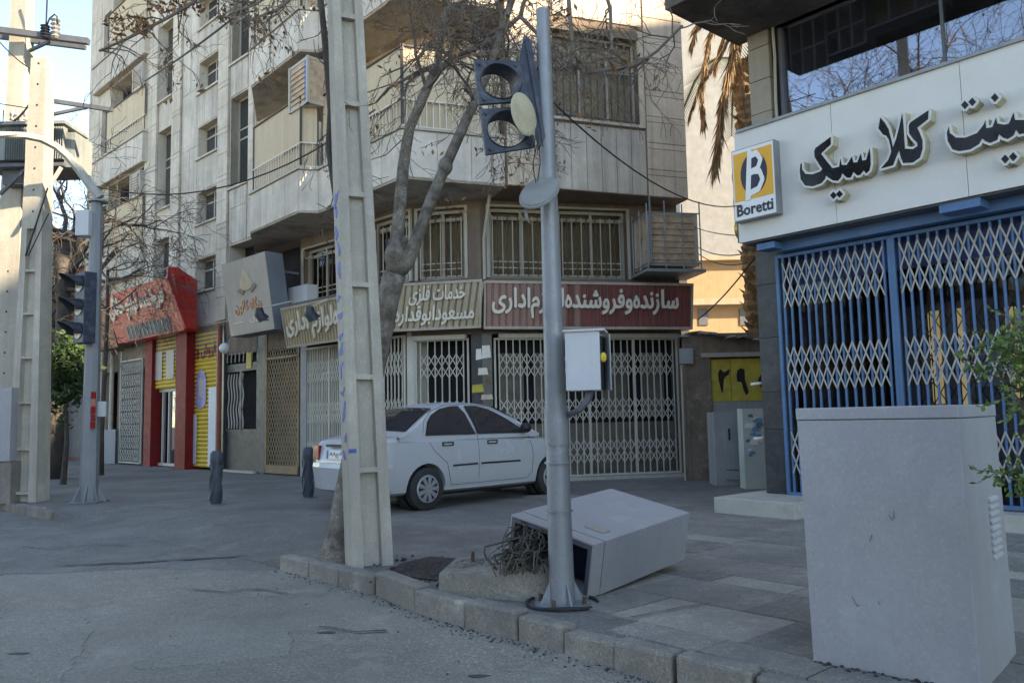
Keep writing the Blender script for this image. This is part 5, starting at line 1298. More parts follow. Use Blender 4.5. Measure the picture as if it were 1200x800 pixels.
# ------------------------------------------------------------------ near traffic-light pole with broken heads
tb = gp(659, 708); tt = atY(636, 12, tb.y); tt = tb + (tt - tb)
tl_ = T('traffic_light', 'broken traffic light with empty lens rings on the near grey pole', 'traffic light', tb)
N = 24; P_ = [tb.lerp(tt, i / N) for i in range(N + 1)]; R_ = [.088 - .04 * i / N for i in range(N + 1)]
MB().tube(P_, R_, 12).build('pole', galv, tl_, smooth=True)
def onpole(py): return min(range(401), key=lambda i: abs((tb.lerp(tt, i / 400)).z - atY(650, py, tb.y).z)) / 400
for py, h, r in ((543, .012, .007), (521, .25, .004), (600, .012, .005)):
    k = onpole(py); p = tb.lerp(tt, k); MB().tube([p, p + Vector((0, 0, h))], (.094 - .044 * k) + r, 12).build('collar', galv, tl_, smooth=True)
MB().disc(tb + Vector((0, 0, .002)), (0, 0, 1), .185, .014, 28).build('base_plate', galv, tl_)
for i in range(4):
    a = i * math.pi / 2 + .35; d = Vector((math.cos(a), math.sin(a), 0)); s_ = Vector((-d.y, d.x, 0)) * .005
    MB().prism([tb + d * .08 - s_ + Vector((0, 0, .014)), tb + d * .16 - s_ + Vector((0, 0, .014)), tb + d * .15 - s_ + Vector((0, 0, .03)), tb + d * .08 - s_ + Vector((0, 0, .17))], s_ * 2).build('gusset', galv, tl_)
    q = tb + Vector((math.cos(a + .8), math.sin(a + .8), 0)) * .155; MB().tube([q + Vector((0, 0, .01)), q + Vector((0, 0, .06))], [.016, .012], 6).build('anchor_bolt', rust, tl_)
ring = [tb + Vector((math.cos(a) * .235, math.sin(a) * .2, .012 + .008 * math.sin(3 * a))) for a in [i * .2 for i in range(29)]]
tag(MB().tube(ring, .012, 6).build('hose_loop', M('black_hose', (.03, .03, .032), rough=.6), smooth=True), 'black hose looped round the foot of the near traffic light pole', 'hose')
YM = tb.y - .12
def module(cs, hc, rx, ry, dep, name='signal_module'):
    """square frame with a round opening; cs: px corners TL TR BR BL"""
    q = [atY(x, y, YM + dy) for x, y, dy in cs]; nrm = (q[1] - q[0]).cross(q[3] - q[0]).normalized()
    if nrm.dot(CAM - q[0]) < 0: nrm = -nrm
    bil = quadmap(q[3], q[2], q[1], q[0]); n = 32; mb = MB(); c = Vector((.5, .5)); cir = []; sq = []
    for i in range(n):
        a = 2 * math.pi * i / n; ca, sa = math.cos(a), math.sin(a); cir.append((.5 + rx * ca, .5 + ry * sa)); k = .5 / max(abs(ca), abs(sa)); sq.append((.5 + k * ca, .5 + k * sa))
    for i in range(n):
        j = (i + 1) % n
        mb.face([bil(*cir[i]), bil(*sq[i]), bil(*sq[j]), bil(*cir[j])]); b = -nrm * .03
        mb.face([bil(*cir[i]) + b, bil(*sq[i]) + b, bil(*sq[j]) + b, bil(*cir[j]) + b]); mb.face([bil(*sq[i]), bil(*sq[j]), bil(*sq[j]) + b, bil(*sq[i]) + b])
    m_ = mb.build(name, bluepl, tl_)
    rm = MB()
    for i in range(n):
        j = (i + 1) % n; f = lambda p, s: bil(.5 + (p[0] - .5) * s, .5 + (p[1] - .5) * s)
        full = math.sin(2 * math.pi * (i + .5) / n) > -.35; dd = dep if full else .03
        rm.face([f(cir[i], .99) + nrm * .012, f(cir[j], .99) + nrm * .012, f(cir[j], .93) - nrm * dd, f(cir[i], .93) - nrm * dd])
        rm.face([f(cir[i], .99) + nrm * .012, f(cir[j], .99) + nrm * .012, f(cir[j], 1.04) + nrm * .001, f(cir[i], 1.04) + nrm * .001])
    rm.build('visor_tube', bluepl, m_)
    for (x, y) in ((.1, .1), (.9, .1), (.1, .9), (.9, .9)): MB().disc(bil(x, y), nrm, .014, .012, 8).build('corner_boss', bluepl, m_)
    return m_
module([(556, 70, -.05), (608, 72, .05), (621, 118, .05), (562, 122, -.05)], None, .42, .42, .15)
module([(563, 128, -.07), (618, 124, .04), (627, 172, .04), (570, 181, -.07)], None, .42, .42, .15)
pl = [(614, 40), (622, 46), (633, 100), (643, 156), (642, 168), (633, 172), (622, 120), (607, 78)]
MB().prism([atY(x, y, YM + .08) for x, y in pl], (0, .14, 0)).build('housing_door', bluepl, tl_, bevel=.004)
MB().prism([atY(x, y, YM + .06) for x, y in [(615, 46), (619, 48), (639, 160), (636, 166)]], (0, .018, 0)).build('door_rib', bluepl, tl_)
for py in (80, 150): p = atY(630, py, YM + .1); MB().bar(p, tb.lerp(tt, onpole(py)), .03).build('bracket', steeld, tl_)
def ellip(c, a, b, nrm, th, name, mat, par, bulge=.03, n=24):
    nrm = Vector(nrm).normalized(); mb = MB(); rings = [(1, 0), (.93, bulge * .45), (.7, bulge * .8), (.35, bulge * .97), (.02, bulge)]; base = 0
    for s_, h in [(1, -th)] + rings:
        for i in range(n): t = 2 * math.pi * i / n; mb.v.append(c + a * math.cos(t) * s_ + b * math.sin(t) * s_ + nrm * h)
    for k in range(len(rings)):
        for i in range(n): j = (i + 1) % n; mb.f.append([k * n + i, k * n + j, (k + 1) * n + j, (k + 1) * n + i])
    mb.f.append(list(range(n))); mb.f.append([len(rings) * n + i for i in range(n)])
    return mb.build(name, mat, par, smooth=True)
c = atY(613.5, 133.5, YM - .05); ax = atY(627, 133, YM + .06) - c; bx = atY(619, 159, YM - .05) - c
ellip(c, ax, bx, (-.35, -1, 0), .015, 'loose_lens', lens, tl_, .04)
c = atY(632, 223, tb.y - .13); ax = atY(654, 213, tb.y - .1) - c; bx = atY(636, 237, tb.y - .25) - c
hl = T('hanging_lens', 'grey lens disc dangling from wires halfway up the near traffic light pole', 'lens', c)
ellip(c, ax, bx, (-.2, -.6, .75), .03, 'disc', greylens, hl, .02); ellip(c - Vector((0, 0, .012)), ax * 1.06, bx * 1.06, (-.2, -.6, .75), .012, 'rim', greylens, hl, .004)
MB().tube([atY(629, 170, YM), atY(625, 190, YM - .02), atY(626, 205, YM - .05), atY(628, 214, YM - .08)], .004, 5).build('wire', wirem, hl); MB().tube([atY(632, 170, YM), atY(633, 192, YM), atY(630, 212, YM - .08)], .004, 5).build('wire', wirem, hl)
rb = [(652, 224), (640, 234), (622, 240), (616, 246), (617, 256), (621, 262)]; mb = MB(); rp = [atY(x, y, tb.y - .16) for x, y in rb]
for p, q_ in zip(rp, rp[1:]): mb.face([p, q_, q_ + Vector((.012, -.01, -.012)), p + Vector((.012, -.01, -.012))]); mb.face([p + Vector((0, .003, 0)), q_ + Vector((0, .003, 0)), q_ + Vector((-.012, .01, .015)), p + Vector((-.012, .01, .015))])
mb.build('torn_strap', greylens, hl)
for p in ((629, 169, 629, 210), (634, 168, 627, 195)): pass
mb = MB()
for i in range(7): x = 620 + i * 2.4; mb.tube([atY(x, 150 + i % 3 * 5, YM), atY(x + 1.5 * math.sin(i), 162, YM - .03), atY(x + 2 - i % 2 * 4, 172 + i % 3 * 4, YM)], .0035, 4)
stuff(mb.build('loose_wires', wirem, tl_))
# switch box on the pole
k = onpole(420); pc_ = tb.lerp(tt, k); yaw = rad(-12); bx_, by_ = Vector((math.cos(yaw), math.sin(yaw), 0)), Vector((-math.sin(yaw), math.cos(yaw), 0))
jb = T('junction_box', 'white metal junction box with its door ajar strapped to the near traffic light pole', 'box', pc_)
zb0, zb1 = atY(685, 458, 5.3).z, atY(685, 391, 5.3).z; xl = atY(661.5, 420, 5.25).x; ww = .225; o = Vector((xl, 5.18, zb0))
MB().obox(o, bx_ * ww, by_ * .2, (0, 0, zb1 - zb0)).build('box_body', whitebox, jb, bevel=.004)
MB().prism([o + Vector((0, 0, zb1 - zb0 + .001)) - bx_ * .01 - by_ * .015, o + Vector((0, 0, zb1 - zb0 + .001)) + bx_ * (ww + .035) - by_ * .015, o + Vector((0, 0, zb1 - zb0 + .001)) + bx_ * (ww + .035) + by_ * .215, o + Vector((0, 0, zb1 - zb0 + .001)) - bx_ * .01 + by_ * .215], (0, 0, .014)).build('lid', whitebox, jb)
dr = o + bx_ * (ww + .002) + by_ * .2; MB().obox(dr, bx_ * .06 - by_ * .17, by_ * .008 + bx_ * .004, (0, 0, zb1 - zb0 - .02)).build('open_door', whitebox, jb); MB().obox(o + bx_ * (ww + .001) + by_ * .02, bx_ * .012, by_ * .16, (0, 0, zb1 - zb0 - .03)).build('dark_gap', darkvoid, jb)
MB().ball(o + bx_ * (ww + .02) + by_ * .02 + Vector((0, 0, .21)), .022, 8, 6, (1, 1, 1.5)).build('yellow_plug', yellow, jb)
MB().tube([o + bx_ * .14 + by_ * .1, o + bx_ * .13 + by_ * .08 + Vector((0, 0, -.06)), o + bx_ * .08 + by_ * .08 + Vector((0, 0, -.12)), pc_ + Vector((.07, 0, -.2 + zb0 - pc_.z + .04))], [.03, .026, .02, .018], 7).build('conduit', steeld, jb, smooth=True)

# ------------------------------------------------------------------ plinth and fallen cabinet
pl_ = T('concrete_plinth', 'chipped concrete plinth with rusty anchor bolts beside the fallen cabinet', 'plinth', (-.1, 5.6, 0))
z1 = .19; zL, zR_ = .18, .25
a1 = gp(514, 667, zL); a2 = gp(648, 661, zR_); a1.z = a2.z = 0; a3 = a2 + Vector((.15, .5, 0)); a4 = a1 + Vector((.1, .5, 0)); rnd = random.Random(3)
nn = 14; fr_ = [a1.lerp(a2, i / nn) for i in range(nn + 1)]; bk_ = [a4.lerp(a3, i / nn) for i in range(nn + 1)]; mb = MB()
chip = [(.018 if rnd.random() < .35 else 0) + rnd.uniform(0, .012) for _ in range(nn + 1)]; chip[0] = .06; chip[1] = .03
for i in range(nn):
    f0, f1, b0, b1 = fr_[i], fr_[i + 1], bk_[i], bk_[i + 1]; zt0, zt1 = zL + (zR_ - zL) * i / nn, zL + (zR_ - zL) * (i + 1) / nn; Z0, Z1 = zt0 - chip[i] * .6, zt1 - chip[i + 1] * .6; y_ = Vector((0, chip[i] * 1.2, 0)); y2 = Vector((0, chip[i + 1] * 1.2, 0)); V = lambda p, z: Vector((p.x, p.y, z))
    mb.face([V(f0, -.13), V(f1, -.13), V(f1, Z1 - .02), V(f0, Z0 - .02)]); mb.face([V(f0, Z0 - .02), V(f1, Z1 - .02), V(f1 + y2, Z1), V(f0 + y_, Z0)]); mb.face([V(f0 + y_, Z0), V(f1 + y2, Z1), V(b1, zt1), V(b0, zt0)]); mb.face([V(b0, -.13), V(b1, -.13), V(b1, zt1), V(b0, zt0)])
mb.face([V(a1, -.13), V(a4, -.13), V(a4, zL), V(a1 + Vector((0, chip[0] * 1.2, 0)), zL - chip[0] * .6), V(a1, zL - chip[0] * .6 - .02)]); mb.face([V(a2, -.13), V(a3, -.13), V(a3, zR_), V(a2, zR_ - .01)])
mb.build('plinth_block', kerbm, pl_)
for (s0_, t0_) in ((.22, .55), (.5, .62), (.66, .4)): p = a1.lerp(a2, s0_) + Vector((.1, .5, 0)) * t0_; p.z = zL + (zR_ - zL) * s0_ - .004; MB().tube([p, p + Vector((.004, 0, .075))], [.016, .012], 7).build('anchor_bolt', rust, pl_)
mb = MB()
for i in range(160): s0_, t0_ = rnd.uniform(.05, .7), rnd.uniform(.1, .9); p = a1.lerp(a2, s0_) + Vector((.1, .5, 0)) * t0_; p.z = zL + (zR_ - zL) * s0_; mb.ball(p, rnd.uniform(.004, .013), 5, 4, (1, 1, .6))
stuff(mb.build('rubble', kerbm, pl_))
tag(MB().tube([gp(574, 656, z1) + Vector((0, 0, .02)), gp(606, 649, z1) + Vector((0, 0, .025)), gp(630, 645, z1) + Vector((0, 0, .03))], .016, 8).build('conduit_pipe', galv, smooth=True), 'short grey pipe lying on top of the chipped plinth', 'pipe')
# soil pit between pole and plinth
pit = MB().prism([gp(x, y, .004) for x, y in ((462, 668), (470, 660), (505, 652), (545, 655), (520, 668), (512, 680), (480, 676))], (0, 0, .006)); o = pit.build('soil', soil); struct(o, 'dark broken soil pit between the concrete pole and the plinth')
mb = MB(); rnd = random.Random(6)
for i in range(420):
    p = gp(rnd.gauss(495, 22), rnd.gauss(667, 7), .008); mb.ball(p, abs(rnd.gauss(0, .008)) + .003, 5, 4, (1, rnd.uniform(.6, 1), .55))
o = mb.build('rubble', soil); stuff(o); o['label'] = 'loose rubble around the soil pit'; o['category'] = 'rubble'
# fallen cabinet
fc = T('fallen_cabinet', 'grey-blue street cabinet toppled on its side behind the near traffic light pole', 'cabinet', gp(690, 703))
Ux = Vector((.66, .748, .062)).normalized(); Vy = Vector((-.735, .645, .21)); Vy = (Vy - Ux * Vy.dot(Ux)).normalized(); Wz = Ux.cross(Vy).normalized(); P0 = gp(690, 703) + Vector((0, 0, .005)); Ln, Wd, Hd = 1.3, .76, .385
if Wz.z < 0: Wz = -Wz
cb = lambda a, b, c: P0 + Ux * a + Vy * b + Wz * c
def cbox(mb, a0, a1, b0, b1, c0, c1): return mb.obox(cb(a0, b0, c0), Ux * (a1 - a0), Vy * (b1 - b0), Wz * (c1 - c0))
t_ = .006
mb = MB(); cbox(mb, .13, Ln, 0, t_, 0, Hd); cbox(mb, .13, Ln, Wd - t_, Wd, 0, Hd); cbox(mb, .13, Ln, t_, Wd - t_, Hd - t_, Hd); cbox(mb, .13, Ln, t_, Wd - t_, 0, t_); cbox(mb, Ln - t_, Ln, t_, Wd - t_, t_, Hd - t_); mb.build('casing', cabgrey, fc, bevel=.002)
mb = MB(); cbox(mb, 0, .124, .004, .018, .004, Hd - .004); cbox(mb, 0, .124, Wd - .018, Wd - .004, .004, Hd - .004); cbox(mb, 0, .124, .018, Wd - .018, Hd - .016, Hd - .004); cbox(mb, 0, .124, .018, Wd - .018, .004, .016); mb.build('base_frame', cabgrey, fc)
mb = MB(); cbox(mb, -.002, .02, .018, .05, .02, Hd - .02); cbox(mb, -.002, .02, Wd - .05, Wd - .018, .02, Hd - .02); cbox(mb, -.002, .02, .05, Wd - .05, Hd - .05, Hd - .02); mb.build('mouth_flange', steeld, fc)
mb = MB(); cbox(mb, .2, .21, .02, Wd - .02, .02, Hd - .02); mb.build('inner_plate', M('inner_navy', (.012, .015, .045), rough=.6), fc)
MB().obox(cb(.24, .1, Hd + .002), Ux * .09, Vy * .17, Wz * .003).build('maker_plate', M('plate_metal', (.4, .4, .38), rough=.35, metal=.5), fc)
for y_ in (.12, .25): MB().disc(cb(.285, y_, Hd + .005), Wz, .008, .004, 8).build('rivet', whitebox, fc)
MB().obox(cb(1.0, .02, -.012), Ux * .16, Vy * .2, Wz * .01).build('bent_flap', whitebox, fc)
rnd = random.Random(17); mb = MB()
for i in range(85):
    s_ = cb(rnd.uniform(.05, .19), rnd.uniform(.36, Wd - .1), rnd.uniform(.03, Hd - .07)); P = [s_, s_ - Ux * rnd.uniform(.05, .2) + Wz * rnd.uniform(-.02, .1) + Vy * abs(rnd.gauss(0, .05))]
    tgt = Vector((rnd.uniform(-.12, .14), rnd.uniform(5.5, 5.75), z1 + .02 + rnd.uniform(.01, .05)))
    for k in range(3): P.append(P[-1].lerp(tgt, .4 + .2 * k) + Vector((rnd.gauss(0, .045), rnd.gauss(0, .045), abs(rnd.gauss(0, .035)))))
    P.append(Vector((P[-1].x + rnd.gauss(0, .03), P[-1].y + rnd.gauss(0, .03), z1 + .01)))
    Q = []
    for a_, b_ in zip(P, P[1:]): Q += [a_, a_.lerp(b_, .5) + Vector((rnd.gauss(0, .008), rnd.gauss(0, .008), 0))]
    mb.tube(Q + [P[-1]], rnd.choice((.003, .003, .004, .005, .007)), 5)
o = mb.build('cable_bundle', cablem, smooth='all'); stuff(o); o['label'] = 'tangle of dusty cut cables spilling from the mouth of the fallen cabinet'; o['category'] = 'cables'

# ------------------------------------------------------------------ standing cabinet
sc_ = T('street_cabinet', 'tall grey scuffed cabinet standing at the right foreground', 'cabinet', gp(952, 777))
Fa = gp(953, 777); X = Vector((.745, -.667, 0)); Wc = .74; Yc = Vector((-X.y, X.x, 0)); Hc = 1.262; lean = Vector((-.022, 0, 1)).normalized()
Ft = atY(930, 480, Fa.y); lean = (Vector((Ft.x, Fa.y, Hc)) - Fa).normalized(); lean.y = 0; lean.x *= .55; lean.normalize()
MB().obox(Fa + lean * .0, X * Wc, Yc * .75, lean * (Hc - .062)).build('casing', cabgrey, sc_, bevel=.006)
MB().obox(Fa + lean * (Hc - .0595) - X * .004 - Yc * .004, X * (Wc + .008), Yc * .758, lean * .0595).build('lid', cabgrey, sc_, bevel=.005)
rgt = Fa + X * (Wc + .001)
o1 = None
for i in range(9):
    z = .80 - i * .034; p = rgt + Yc * .42 + lean * z
    if o1 is None: o1 = MB().obox(p, Yc * .18, X * .012 + Vector((0, 0, -.008)), (0, 0, .012)).build('vent_louvre', whitebox, sc_)
    else: rep(o1, lean * (-.034 * i))
rnd = random.Random(31); mb = MB(); fcx = lambda u, v: Fa + X * (u * Wc) + lean * (v * Hc) - Yc * .0012
def scuff(u, v, pts, w_, mat): 
    for i, pl in enumerate(stroke([(u + a, v + b) for a, b in pts], w_)): mat.prism([fcx(*p) - Yc * .0002 * i for p in pl], -Yc * .0008)
for u, v in ((.57, .58), (.583, .585), (.43, .5), (.33, .25), (.45, .27)): scuff(u, v, [(0, 0), (rnd.gauss(0, .012), rnd.gauss(0, .012)), (rnd.gauss(0, .015), rnd.gauss(0, .018))], [.003, .007, .002], mb)
stuff(mb.build('scuff_marks', M('scuff_grey', (.2, .21, .23), rough=.7), sc_))
mb = MB(); rnd = random.Random(14)
for i in range(60): p = fcx(rnd.random(), 0) - Yc * abs(rnd.gauss(.01, .02)); p.z = .008; mb.ball(p, rnd.uniform(.006, .016), 5, 4)
o = mb.build('grit', soil); stuff(o); o['label'] = 'line of dirt gathered at the foot of the standing cabinet'; o['category'] = 'grit'

# ------------------------------------------------------------------ bollards
def bollard(x, y, lab):
    p = gp(x, y); t = T('bollard', lab, 'bollard', p, 'dark ribbed bollards'); h = .82
    MB().tube([p, p + Vector((0, 0, h * .78))], .085, 14).build('post', boll, t, smooth=True); MB().tube([p + Vector((0, 0, h * .78)), p + Vector((0, 0, h * .82)), p + Vector((0, 0, h * .95)), p + Vector((0, 0, h))], [.1, .1, .095, .06], 14).build('cap', boll, t, smooth=True)
    for i in range(5):
        a0 = i * 1.257; MB().tube([p + Vector((.088 * math.cos(a0 + z * 2.2), .088 * math.sin(a0 + z * 2.2), .06 + z * .56)) for z in [k / 8 for k in range(9)]], .012, 5).build('spiral_rib', boll, t)
    MB().disc(p + Vector((0, 0, .003)), (0, 0, 1), .14, .008, 16).build('base_ring', kerbm, t)
bollard(253, 591, 'dark spiral-ribbed bollard in front of the yellow shutter'); bollard(361, 583, 'dark spiral-ribbed bollard beside the rear bumper of the white car')

# ------------------------------------------------------------------ white saloon car
def build_car():
    rw, fw_ = gp(497, 597), gp(643, 579); d = (fw_ - rw); d.z = 0; d.normalize(); left = Vector((-d.y, d.x, 0)); WB = 2.42; xr = .86
    O_ = rw + left * .73 - d * xr * 1.045; O_.z = 0                       # rear centre on the ground
    t = T('parked_car', 'white four-door saloon parked on the forecourt before the folding gates', 'car', O_)
    L = lambda x, y, z: O_ + d * (x * 1.045) + left * y + Vector((0, 0, z))
    I = lambda x, tab: float(np.interp(x, [a for a, b in tab], [b for a, b in tab]))
    def sm(x, tab, h=.07): return (I(x - h, tab) + 2 * I(x, tab) + I(x + h, tab)) / 4
    WT = [(0, .56), (.04, .66), (.12, .73), (.3, .79), (.8, .825), (2.9, .825), (3.35, .8), (3.6, .74), (3.8, .62), (3.9, .48), (3.95, .3)]
    ZT = [(0, .62), (.03, .86), (.07, .985), (.2, 1.02), (.5, 1.03), (1.0, 1.02), (2.8, .98), (3.05, .965), (3.4, .9), (3.65, .82), (3.82, .72), (3.9, .6), (3.95, .5)]
    ZB = [(0, .36), (.05, .3), (.3, .22), (3.4, .2), (3.75, .22), (3.95, .34)]
    xs = [0, .02, .05, .09, .14, .2, .3, .4, .5, .65, .8, .95, 1.1, 1.3, 1.6, 1.9, 2.2, 2.5, 2.8, 2.95, 3.1, 3.25, 3.4, 3.52, 3.64, 3.74, 3.82, 3.88, 3.92, 3.95]
    def half(x):
        w_, zt, zb = sm(x, WT, .03), sm(x, ZT, .03), sm(x, ZB, .03); h = zt - zb
        return [(0, zt), (w_ * .45, zt - .004), (w_ * .78, zt - .018), (w_ * .9, zt - .035 * min(1, h / .5)), (w_ * .965, zt - .08 * h / .75), (w_ * .992, zt - .2 * h / .75), (w_ * 1.0, zb + h * .52), (w_ * .99, zb + h * .34), (w_ * .975, zb + h * .17), (w_ * .94, zb + h * .05), (w_ * .86, zb), (0, zb)]
    mb = MB(); rows = []
    for x in xs:
        hp = half(x); ring = [L(x, -y, z) for y, z in hp] + [L(x, y, z) for y, z in hp[-2:0:-1]]; rows.append(len(mb.v)); mb.v += ring; n = len(ring)
    for a, b in zip(rows, rows[1:]):
        for i in range(n): j = (i + 1) % n; mb.f.append([a + i, b + i, b + j, a + j])
    mb.f.append([rows[0] + i for i in range(n)]); mb.f.append([rows[-1] + i for i in reversed(range(n))])
    body = mb.build('body', carp, t)
    bm_ = bmesh.new(); bm_.from_mesh(body.data); bmesh.ops.recalc_face_normals(bm_, faces=bm_.faces); bm_.to_mesh(body.data); bm_.free()
    # wheel arches
    cut = MB()
    for x in (xr, xr + WB):
        for sd in (-1, 1): cut.tube([L(x, sd * .58, .3), L(x, sd * .95, .3)], .335, 28)
    co = cut.build('cutter', carp); bm_ = bmesh.new(); bm_.from_mesh(co.data); bmesh.ops.recalc_face_normals(bm_, faces=bm_.faces); bm_.to_mesh(co.data); bm_.free()
    md = body.modifiers.new('arch', 'BOOLEAN'); md.object = co; md.operation = 'DIFFERENCE'; md.solver = 'EXACT'
    bpy.context.view_layer.update(); me = bpy.data.meshes.new_from_object(body.evaluated_get(bpy.context.evaluated_depsgraph_get())); body.modifiers.clear(); body.data = me
    me.polygons.foreach_set('use_smooth', [True] * len(me.polygons)); me.set_sharp_from_angle(angle=rad(35)); me.materials.clear(); me.materials.append(carp)
    bpy.data.objects.remove(co)
    # greenhouse
    ZR_ = [(.42, 1.0), (.62, 1.1), (.85, 1.25), (1.1, 1.395), (1.35, 1.465), (1.65, 1.495), (2.0, 1.49), (2.3, 1.43), (2.6, 1.285), (2.85, 1.12), (3.05, .985)]
    gx = [.42, .5, .6, .7, .85, 1.0, 1.15, 1.3, 1.5, 1.7, 1.9, 2.1, 2.3, 2.5, 2.7, 2.85, 2.97, 3.05]
    def side_y(x, z):
        zb_ = 1.0; k = max(0, (z - .97) / .53); return .79 - .2 * k - .03 * k * k
    def gh(x):
        zr = max(.985, sm(x, ZR_, .06)); yt = side_y(x, zr - .05); k = min(1, (zr - .97) / .4)
        return [(0, zr), (yt * .5, zr - .008), (yt * .85, zr - .022), (yt * .97, zr - .05 * k - .002), (yt, zr - .08 * k - .004), (side_y(x, (zr + .97) / 2), (zr + .95) / 2), (side_y(x, .95), .94)]
    mb = MB(); rows = []
    for x in gx:
        hp = gh(x); ring = [L(x, -y, z) for y, z in hp[::-1]] + [L(x, y, z) for y, z in hp[1:]]; rows.append(len(mb.v)); mb.v += ring; n = len(ring)
    for a, b in zip(rows, rows[1:]):
        for i in range(n - 1): mb.f.append([a + i, a + i + 1, b + i + 1, b + i])
    mb.build('cabin_roof', carp, t, smooth='all')
    # glass: side windows as polygons over the cabin surface
    def patch_side(poly, sd, name, mat, off, par=t, n=10):
        xs_ = [p[0] for p in poly]; x0_, x1_ = min(xs_), max(xs_); mb = MB()
        def lim(x):
            zz = []
            for i in range(len(poly)):
                (xa, za), (xb, zb2) = poly[i - 1], poly[i]
                if (xa - x) * (xb - x) <= 0 and xa != xb: zz.append(za + (zb2 - za) * (x - xa) / (xb - xa))
            return (min(zz), max(zz)) if zz else (0, 0)
        prev = None
        for i in range(n + 1):
            x = x0_ + 1e-4 + (x1_ - x0_ - 2e-4) * i / n; a, b = lim(x); col = [L(x, sd * (side_y(x, a + (b - a) * k / 3) + off), a + (b - a) * k / 3) for k in range(4)]
            if prev:
                for k in range(3): mb.face([prev[k], col[k], col[k + 1], prev[k + 1]])
            prev = col
        return mb.build(name, mat, par, smooth='all')
    for sd in (-1, 1):
        rear = [(.88, 1.035), (.93, 1.17), (1.05, 1.29), (1.22, 1.37), (1.42, 1.405), (1.62, 1.41), (1.74, 1.03)]
        front = [(1.82, 1.03), (1.72, 1.41), (1.95, 1.405), (2.15, 1.36), (2.4, 1.25), (2.62, 1.12), (2.75, 1.02)]
        def grow(p, g): cx, cz = sum(a for a, b in p) / len(p), sum(b for a, b in p) / len(p); return [(cx + (a - cx) * (1 + g), cz + (b - cz) * (1 + g * 2)) for a, b in p]
        for pz in (rear, front):
            patch_side(grow(pz, .05), sd, 'window_seal', blkt, .004); patch_side(pz, sd, 'side_window', darkglass, .0085)
        # door gaps, handles, strips, mirror
        sy = lambda x, z: np.interp(x, [a for a, b in WT], [b for a, b in WT]) if z < .9 else side_y(x, z)
        def line(pts, r=.004, mat=blkt, name='door_gap', off=.0):
            P = [];
            for (x1_, z1_), (x2_, z2_) in zip(pts, pts[1:]):
                for k in range(6): x, z = x1_ + (x2_ - x1_) * k / 6, z1_ + (z2_ - z1_) * k / 6; P.append((x, z))
            P.append(pts[-1])
            def yy(x, z):
                hp = half(x)
                if z > hp[3][1]: return max(side_y(x, z), hp[3][0] if z < hp[0][1] else 0)
                zs_ = [q[1] for q in hp[3:11]][::-1]; ys_ = [q[0] for q in hp[3:11]][::-1]; return float(np.interp(z, zs_, ys_))
            MB().tube([L(x, sd * (yy(x, z) + off), z) for x, z in P], r, 4).build(name, mat, t)
        line([(1.77, 1.42), (1.79, 1.0), (1.78, .32)]); line([(.86, 1.02), (.98, .8), (1.2, .62), (1.28, .32)]); line([(2.82, .97), (2.88, .7), (2.86, .4), (2.76, .32)]); line([(1.28, .31), (2.76, .31)]); line([(.83, 1.05), (.9, 1.22), (1.05, 1.345), (1.3, 1.43), (1.7, 1.452), (2.1, 1.42), (2.45, 1.29), (2.8, 1.03)], .003)
        line([(1.3, .58), (1.75, .585)], .018, blkt, 'side_moulding', -.004); line([(1.82, .585), (2.6, .58)], .018, blkt, 'side_moulding', -.004)
        line([(1.17, .27), (2.0, .265), (2.8, .27)], .03, carp, 'sill_strip', -.02)
        for x in (1.0 + .12, 1.95): 
            z = .86; hh = MB().obox(L(x, sd * .815, z), d * .2, left * sd * .014, (0, 0, .055)); hh.build('handle_recess', blkt, t); MB().obox(L(x + .01, sd * .828, z + .015), d * .15, left * sd * .014, (0, 0, .022)).build('door_handle', carp, t)
        MB().ball(L(2.66, sd * .9, 1.08), .1, 10, 7, (.9, .9, .8)).build('wing_mirror', blkt, t, smooth='all')
        MB().obox(L(.02, sd * .74 - (.16 if sd > 0 else 0), .69), left * .16 + d * .03 * (1 if sd < 0 else -.0), d * .06, (0, 0, .2))
        tlm = MB(); hp = half(.05)
        tlm.prism([L(-.008, sd * .5, .7), L(.045, sd * .735, .7), L(.05, sd * .735, .9), L(0.0, sd * .52, .9)], d * .1 + left * sd * .0); tlm.build('tail_lamp', redlamp, t)
    # rear: bumper, boot line, plate
    mb = MB(); bp = [(-.8, .3), (-.78, .16), (-.7, .03), (-.4, -.045), (0, -.06), (.4, -.045), (.7, .03), (.78, .16), (.8, .3)]
    bt, bb = [], []
    for y, x in bp: bt.append(L(x, y, .66)); bb.append(L(x + .03, y * .98, .3))
    bo = [p + Vector((0, 0, -.06)) + (p - L(.3, 0, .66)).normalized() * .015 for p in bt]
    for i in range(len(bp) - 1): mb.face([bt[i], bt[i + 1], bo[i + 1], bo[i]]); mb.face([bo[i], bo[i + 1], bb[i + 1], bb[i]]); mb.face([bt[i], bt[i + 1], L(.12, bp[i + 1][0] * .8, .67), L(.12, bp[i][0] * .8, .67)])
    mb.build('rear_bumper', carp, t, smooth=True)
    mb = MB(); fp = [(-.72, 3.55), (-.62, 3.8), (-.4, 3.95), (0, 4.0), (.4, 3.95), (.62, 3.8), (.72, 3.55)]; ft = [L(x, y, .56) for y, x in fp]; fb_ = [L(x - .03, y, .24) for y, x in fp]
    for i in range(len(fp) - 1): mb.face([ft[i], ft[i + 1], fb_[i + 1], fb_[i]])
    mb.build('front_bumper', carp, t, smooth='all')
    MB().obox(L(-.012, -.3, .885), left * .6, d * .03, (0, 0, .035)).build('boot_strip', blkt, t)
    plm = quadmap(L(-.028, .26, .72), L(-.028, -.26, .72), L(-.02, -.26, .835), L(-.02, .26, .835))
